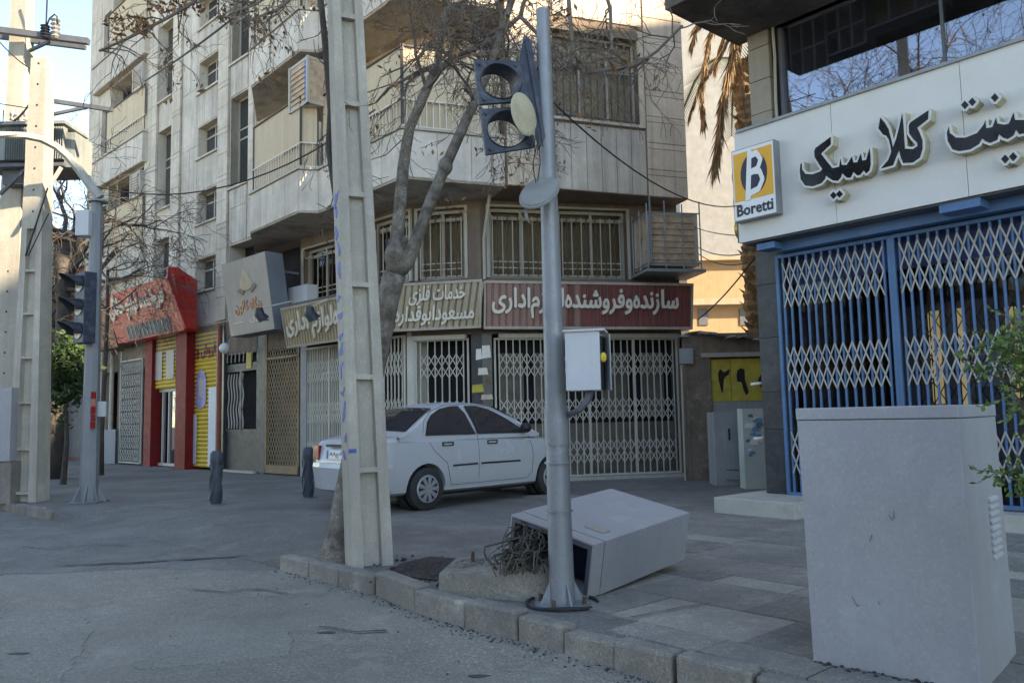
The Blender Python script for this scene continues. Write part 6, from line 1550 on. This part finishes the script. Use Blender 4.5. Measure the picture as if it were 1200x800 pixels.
    MB().prism([plm(0, 0), plm(1, 0), plm(1, 1), plm(0, 1)], d * .02).build('number_plate', whitep, t); MB().prism([plm(0, 0) - d * .002, plm(.09, 0) - d * .002, plm(.09, 1) - d * .002, plm(0, 1) - d * .002], -d * .002).build('plate_band', gateb, t)
    word(t, plm, -d, '۸۸ج۶۱۳', .14, .95, .15, .85, navy, .002, .01, .002, rtl=False, name='plate_characters')
    # rear window and windscreen
    def cross(xa, xb, name, ya=.9):
        for g_, mt, of in ((1.03, blkt, .006), (1, darkglass, .011)):
            mb = MB(); prev = None
            for i in range(7):
                x = xa + (xb - xa) * i / 6; zr = sm(x, ZR_, .06); yt = side_y(x, zr - .05) * .86 * g_; nx = -(sm(x + .05, ZR_) - sm(x - .05, ZR_)) / .1; nv = (d * nx + Vector((0, 0, 1))).normalized()
                row = [L(x, yt * k / 3, zr - .008 * abs(k) / 3 * 2) + nv * of for k in (-3, -2, -1, 0, 1, 2, 3)]
                if prev:
                    for k in range(6): mb.face([prev[k], prev[k + 1], row[k + 1], row[k]])
                prev = row
            mb.build(name, mt, t, smooth='all')
    cross(.6, 1.14, 'rear_window'); cross(2.32, 2.94, 'windscreen')
    # wheels
    for x in (xr, xr + WB):
        for sd in (-1, 1):
            c = L(x, sd * .66, .288); ax = left * sd; w_ = MB()
            w_.tube([c, c + ax * .02, c + ax * .14, c + ax * .16], [.265, .288, .288, .262], 32); wo = w_.build('wheel', tyrem, t, smooth=True)
            rm_ = MB(); rm_.tube([c + ax * .155, c + ax * .163, c + ax * .168], [.192, .19, .178], 32); rm_.build('rim_ring', rimm, wo, smooth=True)
            MB().disc(c + ax * .1675, ax, .165, .002, 28).build('rim_recess', blkt, wo)
            up = Vector((0, 0, 1)); o1 = None
            for k in range(9):
                a = 2 * math.pi * k / 9; r_ = d * math.cos(a) + up * math.sin(a); tg = -d * math.sin(a) + up * math.cos(a)
                MB().prism([c + ax * .17 + r_ * .03 - tg * .016, c + ax * .17 + r_ * .175 - tg * .032, c + ax * .17 + r_ * .175 + tg * .032, c + ax * .17 + r_ * .03 + tg * .016], ax * .009).build('spoke', rimm, wo)
            MB().disc(c + ax * .17, ax, .042, .014, 14).build('hub_cap', rimm, wo)
            MB().tube([L(x, sd * .5, .3), L(x, sd * .6, .3)], .33, 20).build('wheel_well', blkt, t)
    MB().tube([L(.1, -.45, .24), L(-.03, -.45, .24)], .025, 8).build('exhaust_pipe', steeld, t)
    MB().obox(L(.5, -.6, .16), d * 2.9, left * 1.2, (0, 0, .06)).build('underbody', blkt, t)
build_car()
# ------------------------------------------------------------------ left: traffic light on tapered mast, power poles, transformer
lb = gp(104, 588); lt = atY(113.5, 236, lb.y)
tm = T('traffic_light', 'three-aspect black traffic light on the far left mast with an outreach arm', 'traffic light', lb)
MB().tube([lb.lerp(lt, i / 6) for i in range(7)], [.15 - .06 * i / 6 for i in range(7)], 8).build('mast', galv, tm, smooth=True)
MB().disc(lb + Vector((0, 0, .002)), (0, 0, 1), .32, .02, 4).build('base_plate', galv, tm)
for i in range(8):
    a = i * math.pi / 4 + .2; dd = Vector((math.cos(a), math.sin(a), 0)); s_ = Vector((-dd.y, dd.x, 0)) * .008
    MB().prism([lb + dd * .12 - s_, lb + dd * .27 - s_, lb + dd * .25 - s_ + Vector((0, 0, .05)), lb + dd * .13 - s_ + Vector((0, 0, .3))], s_ * 2).build('gusset', galv, tm)
arm = [atY(x, y, lb.y + dy) for x, y, dy in ((117, 232, 0), (104, 215, -.05), (92, 198, -.1), (80, 184, -.15), (66, 172, -.25), (48, 163, -.4), (28, 159, -.6), (0, 158, -.9), (-60, 160, -1.6), (-140, 166, -2.6))]
MB().tube(arm, [.085, .08, .075, .07, .065, .062, .06, .055, .05, .04], 8).build('outreach_arm', conc if False else M('pale_arm_paint', (.34, .35, .33), rough=.5, var=.12, streak=.2), tm, smooth=True)
MB().disc(lt + Vector((.02, 0, -.02)), (0, 0, 1), .16, .03, 10).build('cap_flange', galv, tm)
q = atY(90.5, 277, lb.y - .12); q2_ = atY(107, 247, lb.y - .12); MB().box(q.x, q2_.x, lb.y - .2, lb.y + .05, q.z, q2_.z).build('control_box', whitebox, tm, bevel=.01)
nrm = Vector((-.6, -.8, 0)); sdv = Vector((.8, -.6, 0)); c0 = atY(101, 403, lb.y - .1); c1 = atY(101, 321, lb.y - .1); hH = c1.z - c0.z
body_c = Vector((c0.x, lb.y - .2, c0.z)); MB().obox(body_c - nrm * .12 - sdv * .17, nrm * .2, sdv * .34, (0, 0, hH)).build('signal_housing', bluepl, tm, bevel=.01)
for i in range(3):
    c = body_c + nrm * .085 + Vector((0, 0, hH * (i + .5) / 3)); MB().disc(c, nrm, .125, .012, 20).build('lens', lens, tm); mb = MB(); n = 14
    for k in range(n):
        a0, a1_ = math.pi * (-.12 + 1.24 * k / n), math.pi * (-.12 + 1.24 * (k + 1) / n); f = lambda a, r, e: c + (sdv * math.cos(a) + Vector((0, 0, math.sin(a)))) * r + nrm * e
        e0, e1 = .12 + .2 * math.sin(max(0, min(math.pi, a0))), .12 + .2 * math.sin(max(0, min(math.pi, a1_)))
        for r_ in (.135, .145): mb.face([f(a0, r_, 0), f(a1_, r_, 0), f(a1_, r_, e1), f(a0, r_, e0)])
    mb.build('visor', black, tm, smooth='all')
for z in (.1, hH - .1): MB().bar(body_c + Vector((0, 0, z)), Vector((lb.x, lb.y, body_c.z + z)), .05).build('bracket', steeld, tm)
stk = T('red_sticker_strip', 'red strip of stickers wrapped on the far left mast', 'sticker', atY(109, 500, lb.y - .2)); q0, q1 = atY(105.5, 502, lb.y - .17), atY(112, 458, lb.y - .17); 
for i in range(5): z0_, z1_ = q0.z + (q1.z - q0.z) * i / 5, q0.z + (q1.z - q0.z) * (i + .9) / 5; MB().box(q0.x + .01 * (i % 2), q1.x, lb.y - .17, lb.y - .15, z0_, z1_).build('sticker', redlamp if i != 3 else redw, stk)
q0, q1 = atY(114, 488, lb.y - .05), atY(124, 470, lb.y - .05); tag(MB().box(q0.x, q1.x, lb.y - .05, lb.y, q0.z, q1.z).build('notice_plate', whitebox), 'small pale plate fixed to the right side of the far left mast', 'plate')

def px_pole(xb, yb, xt, yt, Y): return Vector((atY(xb, yb, Y).x, Y, 0)), atY(xt, yt, Y)
Yp = 13.7; b_, t_2 = px_pole(33, 585, 50, 71, Yp); ribsz = [atY(40, y, Yp).z for y in (578, 527, 473, 421, 370, 320)]
lp1, _, _, _ = concrete_pole(b_, t_2, rad(-4), .52, .36, .27, .24, ribsz, 'front left concrete power pole with recessed panels and square sunlit top', solid_from=atY(40, 270, Yp).z, grp='left power poles')
Yq = 14.9; b_ = Vector((atY(8, 560, Yq).x, Yq, 0)); t_3 = atY(29, -60, Yq)
concrete_pole(b_, t_3, rad(-4), .56, .4, .26, .24, [], 'rear left concrete power pole rising behind the transformer', solid_from=.8, grp='left power poles')
tr_ = T('transformer', 'grey finned pole-mounted transformer between the two left power poles', 'transformer', atY(40, 200, 14.3))
Yt = 14.25
def pbox(mb, xl, xr, yt, yb, y0, y1):
    a, b = atY(xl, yb, y0), atY(xr, yt, y0); return mb.box(a.x, b.x, y0, y1, a.z, b.z)
pbox(MB(), -14, 70, 146, 188, Yt + .15, Yt + .8).build('tank', transf, tr_); pbox(MB(), -16, 76, 141, 146.5, Yt, Yt + .85).build('tank_lid', transf, tr_); pbox(MB(), 75, 88.5, 155, 196, Yt + .1, Yt + .7).build('conservator', transf, tr_)
o1 = None
for i in range(26):
    x = 5 + i * 2.7
    if o1 is None: o1 = pbox(MB(), x, x + 1.1, 149, 187, Yt, Yt + .15).build('fin', transf, tr_); x0_ = atY(x, 150, Yt).x
    else: rep(o1, (atY(x, 150, Yt).x - x0_, 0, 0))
pbox(MB(), -20, 74, 190, 196, Yt, Yt + .9).build('platform', steeld, tr_); pbox(MB(), 3, 29, 197, 216, Yt + .2, Yt + .5).build('platform_bracket', steeld, tr_)
MB().bar(atY(0, 228, Yt + .1), atY(32, 196, Yt + .1), .05).build('strut', steeld, tr_); MB().bar(atY(52, 228, Yt), atY(72, 196, Yt), .05).build('strut', railw, tr_)
for x in (14, 20, 30): p = atY(x, 141, Yt + .3); MB().tube([p, p + Vector((0, 0, .05)), p + Vector((0, 0, .1)), p + Vector((0, 0, .15)), p + Vector((0, 0, .22))], [.05, .03, .05, .03, .02], 8).build('bushing', insul, tr_)
def crossarm(p1, p2, Y, lab, w_=.09, par=None): return tag(MB().bar(atY(*p1, Y), atY(*p2, Y), w_, w_).build('crossarm', steeld), lab, 'crossarm')
crossarm((-30, 32), (104, 49), 14.6, 'upper long steel crossarm on the rear left power pole', .11); crossarm((-20, 41), (100, 56), 14.95, 'second parallel steel crossarm behind the upper one', .08); crossarm((58, 118), (132, 129), 13.95, 'short steel crossarm reaching right from the front left pole', .07)
tag(MB().bar(atY(58, 135, 13.95), atY(110, 124, 13.95), .05).build('brace', steeld), 'slanting brace under the short crossarm', 'brace'); tag(MB().bar(atY(34, 60, 14.7), atY(58, 49, 14.6), .05).build('brace', steeld), 'slanting brace under the upper long crossarm', 'brace')
for (x, y, lab, hh) in ((53, 46, 'dark pin insulator on the upper crossarm', 15), (65, 46, 'grey fuse insulator hanging right of the pin insulator', 22)):
    p, q = atY(x, y, 14.55), atY(x, y - hh, 14.55); n = 9; tag(MB().tube([p.lerp(q, i / n) for i in range(n + 1)], [.09 if i % 2 else .05 for i in range(n + 1)], 8).build('insulator', insul if hh > 20 else black), lab, 'insulator')
# cabinet at the foot of the rear pole
lc = T('meter_cabinet', 'pale metal cabinet at the foot of the rear left power pole', 'cabinet', (atY(8, 540, 13.4).x, 13.4, 0)); mb = MB(); pbox(mb, -30, 14, 454, 541, 13.35, 13.7); mb.build('cabinet_body', cabgrey, lc); mb = MB(); a, b = atY(-30, 541, 13.4), atY(14, 541, 13.4); mb.box(a.x, b.x, 13.38, 13.7, 0, a.z - .01); mb.build('plinth', kerbm, lc)
# left background odds and ends
def bgbox(xl, xr, yt, yb, Y, dep, name, label, cat, mat):
    a, b = atY(xl, yb, Y), atY(xr, yt, Y); return tag(MB().box(a.x, b.x, Y, Y + dep, max(0, a.z), b.z).build(name, mat), label, cat)
bgbox(56, 67, 480, 536, 23, .1, 'metal_door', 'lime green metal door left of the far left mast', 'door', greenp)
bgbox(68, 73, 478, 536, 23, .2, 'door_post', 'white post beside the lime green door', 'post', whitewall)
sbx = gp(128, 543.5); a, b = atY(121, 543, sbx.y), atY(135.5, 503, sbx.y); tag(MB().box(a.x, b.x, sbx.y, sbx.y + .4, 0, b.z).build('utility_box', cabgrey, bevel=.01), 'small pale blue utility box against the dark shopfront', 'cabinet')
# awning of blue tarpaulin
a, b = F.U(98, 415, .8), F.U(80, 415, .8)
tag(MB().prism([F.P(17.95, .0, 4.1), F.P(17.95, 1.1, 3.6), F.P(17.95, 1.1, 3.0), F.P(17.95, 0, 3.1)], F.u * 3.2).build('awning', blueplastic), 'dull blue awning on the dark shop beyond the brown sign', 'awning')

# ------------------------------------------------------------------ overhead wires
def wire(p, q, sag, lab, r=.012, n=14):
    p, q = Vector(p), Vector(q); P = [p.lerp(q, i / n) - Vector((0, 0, sag * 4 * (i / n) * (1 - i / n))) for i in range(n + 1)]
    return tag(MB().tube(P, r, 5).build('overhead_wire', wirem, smooth='all'), lab, 'wire')
wire(tb.lerp(tt, onpole(112)), ST.P(fa, .2, 3.98), .32, 'black wire sagging from the near traffic light pole to the white fascia', .007)
wire(atY(818, 374, 14.9), ST.P(fa + .02, .0, 3.4), .08, 'black wire rising from the alley wall to the fascia corner', .012)
wire(atY(812, 286, 17), atY(868, 298, 12.5), .1, 'thin wire crossing the alley above the ochre house', .01); wire(atY(812, 292, 17), atY(875, 308, 12.5), .15, 'lower thin wire crossing the alley', .01); wire(atY(806, 263, 16.2), atY(866, 276, 12), .05, 'upper thin wire crossing the alley', .008)
wire(atY(170, 95, 16), atY(395, -80, 9), .1, 'black wire running up across the flank of the apartment building', .018)
wire(atY(100, 215, 15), G2.P(.7, .1, 6.95), .75, 'slack wire drooping from the left mast to the lower balcony', .014)
wire(atY(-30, 40, 14.5), atY(12, -20, 13), .0, 'wire leaving the frame at the top left corner', .015); wire(atY(54, 30, 14.5), atY(57, -40, 14.3), .0, 'vertical wire above the pin insulator', .015)
P = [atY(55, 30, 14.5), atY(58, 22, 14.5), atY(64, 17, 14.5), atY(67, 20, 14.5), atY(67.5, 28, 14.5)]; tag(MB().tube(P, .015, 5).build('overhead_wire', wirem, smooth='all'), 'curved jumper wire between the two insulators', 'wire')
wire(atY(16, 142, 14.5), atY(37, 118, 14.4), .05, 'lead rising from the transformer bushing to the front pole', .02); wire(atY(0, 50, 14.6), atY(60, 92, 13.9), .1, 'wire slanting behind the front left pole', .012)
wire(atY(450, 112, 12.6), atY(600, -60, 9), -.0, 'taut wire from the balcony up past the tree', .01)
wire(atY(56, 220, 13.5), atY(30, 300, 13.5), .0, 'earth wire crossing the face of the front left pole', .014); wire(atY(57, 250, 13.45), atY(33, 300, 13.45), .0, 'second earth wire on the face of the front left pole', .01)

# ------------------------------------------------------------------ trees
def grow(mb, p, d, r, L_, depth, rnd, leaves=None, droop=.0, spread=.6, nk=2, minr=.004, sides=5, lp_=.5, wob=.22):
    P = [p]; R = [r]; n = 4; dd = d.normalized()
    for i in range(n):
        dd = (dd + Vector((rnd.gauss(0, wob), rnd.gauss(0, wob), rnd.gauss(0, wob) - droop))).normalized(); P.append(P[-1] + dd * L_ / n); R.append(max(minr, r * (1 - .42 * (i + 1) / n)))
    mb.tube(P, R, sides if r > .02 else 3, cap=False)
    if depth == 0:
        if leaves is not None and rnd.random() < lp_: leaves.append(P[-1])
        return
    for k in range(nk + (1 if rnd.random() < .6 else 0)):
        i = rnd.choice((2, 3, 4, 4)); a = Vector((rnd.gauss(0, 1), rnd.gauss(0, 1), rnd.gauss(0, .8))).normalized()
        nd = (dd + a * spread).normalized(); grow(mb, P[i], nd, R[i] * .68, L_ * rnd.uniform(.6, .85), depth - 1, rnd, leaves, droop * 1.15, spread, nk, minr, sides, lp_, wob)
def clump(mb, c, rnd, n=10, s=.05, r=.07):
    for i in range(n):
        p = c + Vector((rnd.gauss(0, r), rnd.gauss(0, r), rnd.gauss(0, r) - r * .5)); a = Vector((rnd.gauss(0, 1), rnd.gauss(0, 1), rnd.gauss(0, 1))).normalized(); b = a.cross(Vector((rnd.gauss(0, 1), rnd.gauss(0, 1), rnd.gauss(0, 1)))).normalized(); k = s * rnd.uniform(.5, 1.2)
        mb.face([p - a * k, p + b * k * .45, p + a * k, p - b * k * .4])
def along(pts): return [atY(*p) for p in pts]
YT = 7.5
tree = T('plane_tree', 'leaning forked street tree with peeling bark behind the near concrete pole', 'tree', gp(396, 655))
g0 = gp(394, 656)
trunk = [g0 + Vector((0, 0, -.1)), g0 + Vector((.02, .05, .12))] + along([(405, 590, YT), (418, 520, YT + .05), (434, 450, YT + .1), (446, 400, YT + .1), (455, 350, YT + .1), (462, 322, YT + .1)])
MB().tube(trunk, [.2, .145, .12, .11, .105, .1, .105, .11], 12).build('trunk', bark, tree, smooth='all')
LB = along([(461, 325, YT + .1), (463, 300, YT + .1), (468, 250, YT + .15), (473, 190, YT + .2), (480, 150, YT + .2), (500, 105, YT + .25), (513, 75, YT + .3), (516, 40, YT + .3), (524, 10, YT + .4), (520, -50, YT + .6)])
RB = along([(463, 322, YT + .1), (478, 306, YT + .05), (490, 275, YT), (505, 235, YT - .05), (522, 195, YT - .1), (540, 155, YT - .1), (556, 120, YT - .1), (574, 80, YT), (590, 30, YT), (604, -10, YT), (640, -90, YT)])
SB = along([(508, 88, YT + .25), (530, 68, YT + .2), (556, 58, YT + .1), (585, 42, YT), (610, 20, YT - .1)])
for pts, r in ((LB, [.085, .072, .062, .056, .052, .048, .042, .036, .03, .02]), (RB, [.085, .07, .06, .056, .052, .048, .043, .038, .034, .028, .02]), (SB, [.036, .03, .026, .02, .014])): MB().tube(pts, r, 10).build('limb', bark, tree, smooth='all')
for p, r in ((LB[1], .105), (LB[2] + Vector((0, 0, -.3)), .08), (RB[4], .07)): 
    mb = MB(); mb.ball(p, r, 10, 7, (1, 1, 1.3)); mb.build('knot', bark, tree, smooth='all')
br = MB(); lv = []; rnd = random.Random(42)
starts = [(LB[i], 1) for i in (5, 6, 7, 8, 9)] * 3 + [(RB[i], 1) for i in (6, 7, 8, 9, 10)] * 2 + [(SB[i], 1) for i in (1, 2, 3, 4)] * 2
for k, (p, s_) in enumerate(starts):
    d = Vector((rnd.gauss(0, .9), rnd.gauss(0, .7), rnd.gauss(.35, .5))); grow(br, p, d, rnd.uniform(.014, .024), rnd.uniform(.45, .8), 4, rnd, lv, droop=.05, spread=.75, nk=2, minr=.003, wob=.25)
for path, r in ((along([(378, -60, 7.7), (376, 0, 7.7), (382, 60, 7.7), (388, 130, 7.65), (385, 175, 7.6), (392, 225, 7.55), (398, 262, 7.5), (402, 300, 7.5)]), [.02, .03, .034, .036, .03, .026, .022, .02]),):
    MB().tube(path, r, 8).build('limb', barkd, tree, smooth='all')
    for i in range(26): p = path[rnd.randrange(len(path) - 1)]; q = path[min(len(path) - 1, path.index(p) + 1)]; grow(br, p.lerp(q, rnd.random()), Vector((rnd.gauss(0, 1), rnd.gauss(0, .5), rnd.gauss(0, .5))), .008, .2, 1, rnd, lv, lp_=.5)
# overhanging twigs with dry leaves and seed clusters
for path, sd, leafy in ((along([(620, -90, 7), (520, -60, 7.3), (420, -40, 7.4), (340, -20, 7.3), (300, 5, 7.2), (268, 18, 7.2)]), 1, .5), (along([(420, -60, 7.2), (330, -70, 6.8), (260, -30, 6.5), (225, 4, 6.4), (195, 22, 6.3), (150, 45, 6.2), (116, 60, 6.2)]), 2, .9),
                        (along([(640, -90, 7.0), (664, -30, 6.6), (668, 20, 6.4), (672, 60, 6.3), (690, 85, 6.2), (745, 78, 6.0), (770, 60, 5.9), (800, 30, 5.8)]), 3, .4), (along([(650, -70, 6.6), (700, -40, 6.4), (715, 10, 6.2), (717, 60, 6.1), (735, 75, 6.1)]), 4, .5), (along([(610, 20, 7.4), (650, 60, 7.2), (664, 78, 7.0), (700, 84, 6.8), (735, 76, 6.7)]), 5, .9),
                        (along([(370, -40, 7.2), (345, -5, 7.1), (325, 12, 7.1), (290, 25, 7.0)]), 6, .95)):
    r2 = random.Random(sd); br.tube(path, [.02 - .012 * i / len(path) for i in range(len(path))], 6, cap=False)
    for a, b in zip(path[1:], path[2:]):
        for k in range(4): grow(br, a.lerp(b, r2.random()), Vector((r2.gauss(0, .8), r2.gauss(0, .6), r2.gauss(-.1, .6))), .008, .3, 2, r2, lv, droop=.08, lp_=leafy, minr=.0025)
for k in range(14): p = RB[rnd.choice((7, 8, 9))]; grow(br, p, Vector((rnd.gauss(.2, .8), rnd.gauss(0, .5), rnd.gauss(-.1, .6))), .01, .45, 3, rnd, lv, droop=.06, lp_=.7)
br.build('twigs', twig, tree)
lm, l2_ = MB(), MB()
for (x, y, Y_) in ((139, 28, 6.3), (146, 24, 6.3), (166, 30, 6.25), (172, 26, 6.25), (160, 22, 6.2), (207, 4, 6.4), (218, 2, 6.4), (232, 3, 6.5), (185, 3, 6.4), (262, 10, 7.1), (268, 20, 7.1), (296, 18, 7.1), (318, 12, 7.1), (305, 28, 7.1), (262, 22, 7.1)): clump(lm if x < 240 else l2_, atY(x, y, Y_), rnd, 26, .035, .045)
for i, p in enumerate(lv):
    if rnd.random() < .13: clump(lm if rnd.random() < .45 else l2_, p, rnd, 7, .034, .04)
stuff(lm.build('dry_leaves', dryleaf, tree)); stuff(l2_.build('seed_clusters', seedm, tree))
def bare_tree(base, H, r, seed, label, mat=twigd, bm_=barkd, depth=5, spread=.75, nk=2, leaves=.0, lean=(0, 0), L0=None, droop=.01, starts=9, grp='bare street trees'):
    rnd = random.Random(seed); base = Vector(base); t = T('bare_tree', label, 'tree', base, grp); P = [base + Vector((lean[0] * k / 5 + rnd.gauss(0, .06) * (k > 0), lean[1] * k / 5 + rnd.gauss(0, .06) * (k > 0), H * .5 * k / 5)) for k in range(6)]
    MB().tube(P, [r * (1 - .09 * k) for k in range(6)], 10).build('trunk', bm_, t, smooth='all'); br = MB(); lv = []
    for i in range(starts):
        a = i * 2.4 + rnd.random(); p = P[rnd.choice((4, 4, 5, 5))]; grow(br, p, Vector((math.cos(a), math.sin(a), rnd.uniform(.1, 1.3))), r * .3, (L0 or H * .24), depth, rnd, lv, droop=droop, spread=spread, nk=nk, minr=.006, lp_=.5)
    br.build('branches', mat, t)
    if leaves:
        lm = MB()
        for p in lv:
            if rnd.random() < leaves: clump(lm, p, rnd, 5, .06, .07)
        if lm.v: lm.build('dry_leaves', dryleaf, t)
    return t
bare_tree((atY(70, 400, 19.5).x, 19.5, 0), 11.5, .24, 5, 'dark bare tree behind the far left mast spreading over the flank wall', depth=5, starts=13, L0=1.75, droop=.03, spread=.85)
bare_tree((atY(150, 400, 20.5).x - .6, 20.5, 0), 10.5, .07, 15, 'slender bare tree in front of the far bay of the apartment building', depth=4, starts=6, L0=1.2, droop=.04, spread=.95)
bare_tree((atY(85, 400, 30).x - 1, 30, 0), 12.5, .22, 8, 'tall bare tree against the sky beyond the power poles', depth=5, starts=12, L0=2.6)
bare_tree((atY(20, 400, 27).x, 27, 0), 11, .2, 9, 'bare tree behind the transformer at the left edge', depth=5, starts=10, L0=2.3)
for i, (x, y, H) in enumerate(((-6.5, -4.5, 8), (-10.5, -1.2, 8.5), (-3.5, -8.5, 8))): bare_tree((x, y, ZR), H, .2, 60 + i, ('bare tree across the road, the middle of three behind the viewer', 'bare tree across the road, the leftmost of three behind the viewer', 'bare tree across the road, the rightmost of three behind the viewer')[i], depth=4, starts=9, leaves=.35, grp='trees across the road')
for i, (x, y, H) in enumerate(((-12, 3.2, 19), (-15, -1.5, 20), (-11.5, 7.5, 18))): bare_tree((x, y, ZR), H, .25, 80 + i, ('tall bare tree across the road level with the viewer', 'tall bare tree across the road behind the viewer', 'tall bare tree across the road ahead of the viewer')[i], depth=4, starts=14, leaves=.5, L0=3.2, grp='tall trees across the road')
def leafy(base, h0, h1, rx, n, seed, label, name='evergreen_tree', mat=leafd, s=.07, trunk=True):
    rnd = random.Random(seed); base = Vector(base); t = T(name, label, 'tree', base); c = base + Vector((0, 0, (h0 + h1) / 2)); lm = MB(); br = MB(); br.tube([base, base + Vector((.05, 0, h0 * .6)), c], [.07, .05, .02], 7)
    for i in range(40): a = Vector((rnd.gauss(0, 1), rnd.gauss(0, 1), rnd.gauss(0, .8))).normalized(); br.tube([c - Vector((0, 0, (h1 - h0) * .3 * rnd.random())), c + Vector((a.x * rx, a.y * rx, a.z * (h1 - h0) / 2)) * .8], [.018, .004], 4, cap=False)
    br.build('trunk', barkd, t)
    for i in range(n):
        a = Vector((rnd.gauss(0, 1), rnd.gauss(0, 1), rnd.gauss(0, 1))).normalized(); k = rnd.random() ** .35 * (.8 + .35 * math.sin(a.x * 5 + a.z * 4) * math.cos(a.y * 4)); clump(lm, c + Vector((a.x * rx * k, a.y * rx * k, a.z * (h1 - h0) / 2 * k)), rnd, 7, s, .09)
    stuff(lm.build('foliage', mat, t)); return t
gy = 17.5; leafy((atY(76, 500, gy).x, gy, 0), 1.4, 3.5, .75, 420, 3, 'small dark green tree in front of the lime green door', s=.08)
# shrub at the right edge
sh_ = T('shrub', 'green leafy shrub reaching in from the right edge over the standing cabinet', 'shrub', (2.3, 2.9, 0)); rnd = random.Random(77); br = MB(); lm = MB()
for i in range(38):
    y0_ = rnd.uniform(-.15, .1); b = Vector((2.2 + rnd.uniform(-.08, .15), 2.9 + y0_, 0)); tx = 1.75 + abs(rnd.gauss(0, .12)); e = Vector((tx, 2.78 + rnd.gauss(0, .14), rnd.uniform(.95, 1.62))); m_ = b.lerp(e, .55) + Vector((.22, 0, .3)); P = [b.lerp(m_, k / 4) for k in range(4)] + [m_.lerp(e, k / 5) + Vector((rnd.gauss(0, .012), rnd.gauss(0, .012), rnd.gauss(0, .012))) for k in range(6)]
    br.tube(P, [.008 - .0007 * k for k in range(10)], 5, cap=False)
    for a, c_ in zip(P[4:], P[5:]):
        for k in range(7):
            p = a.lerp(c_, rnd.random()); dd = Vector((rnd.gauss(-.3, 1), rnd.gauss(0, 1), rnd.gauss(-.2, 1))).normalized(); q = p + dd * rnd.uniform(.03, .11); br.tube([p, q], [.002, .001], 3, cap=False)
            for j in range(7):
                o = p.lerp(q, .25 + .75 * j / 6); f = (dd + Vector((rnd.gauss(0, 1), rnd.gauss(0, 1), rnd.gauss(0, 1)))).normalized(); g_ = f.cross(Vector((rnd.gauss(0, 1), rnd.gauss(0, 1), rnd.gauss(0, 1)))).normalized(); l_ = rnd.uniform(.016, .034); lm.face([o, o + f * l_ * .5 + g_ * l_ * .28, o + f * l_, o + f * l_ * .5 - g_ * l_ * .28])
br.build('stems', twig, sh_); stuff(lm.build('leaves', leafg, sh_))
for i in range(6):
    p = ST.P(1.75 + i * .09, .5, 1.0)
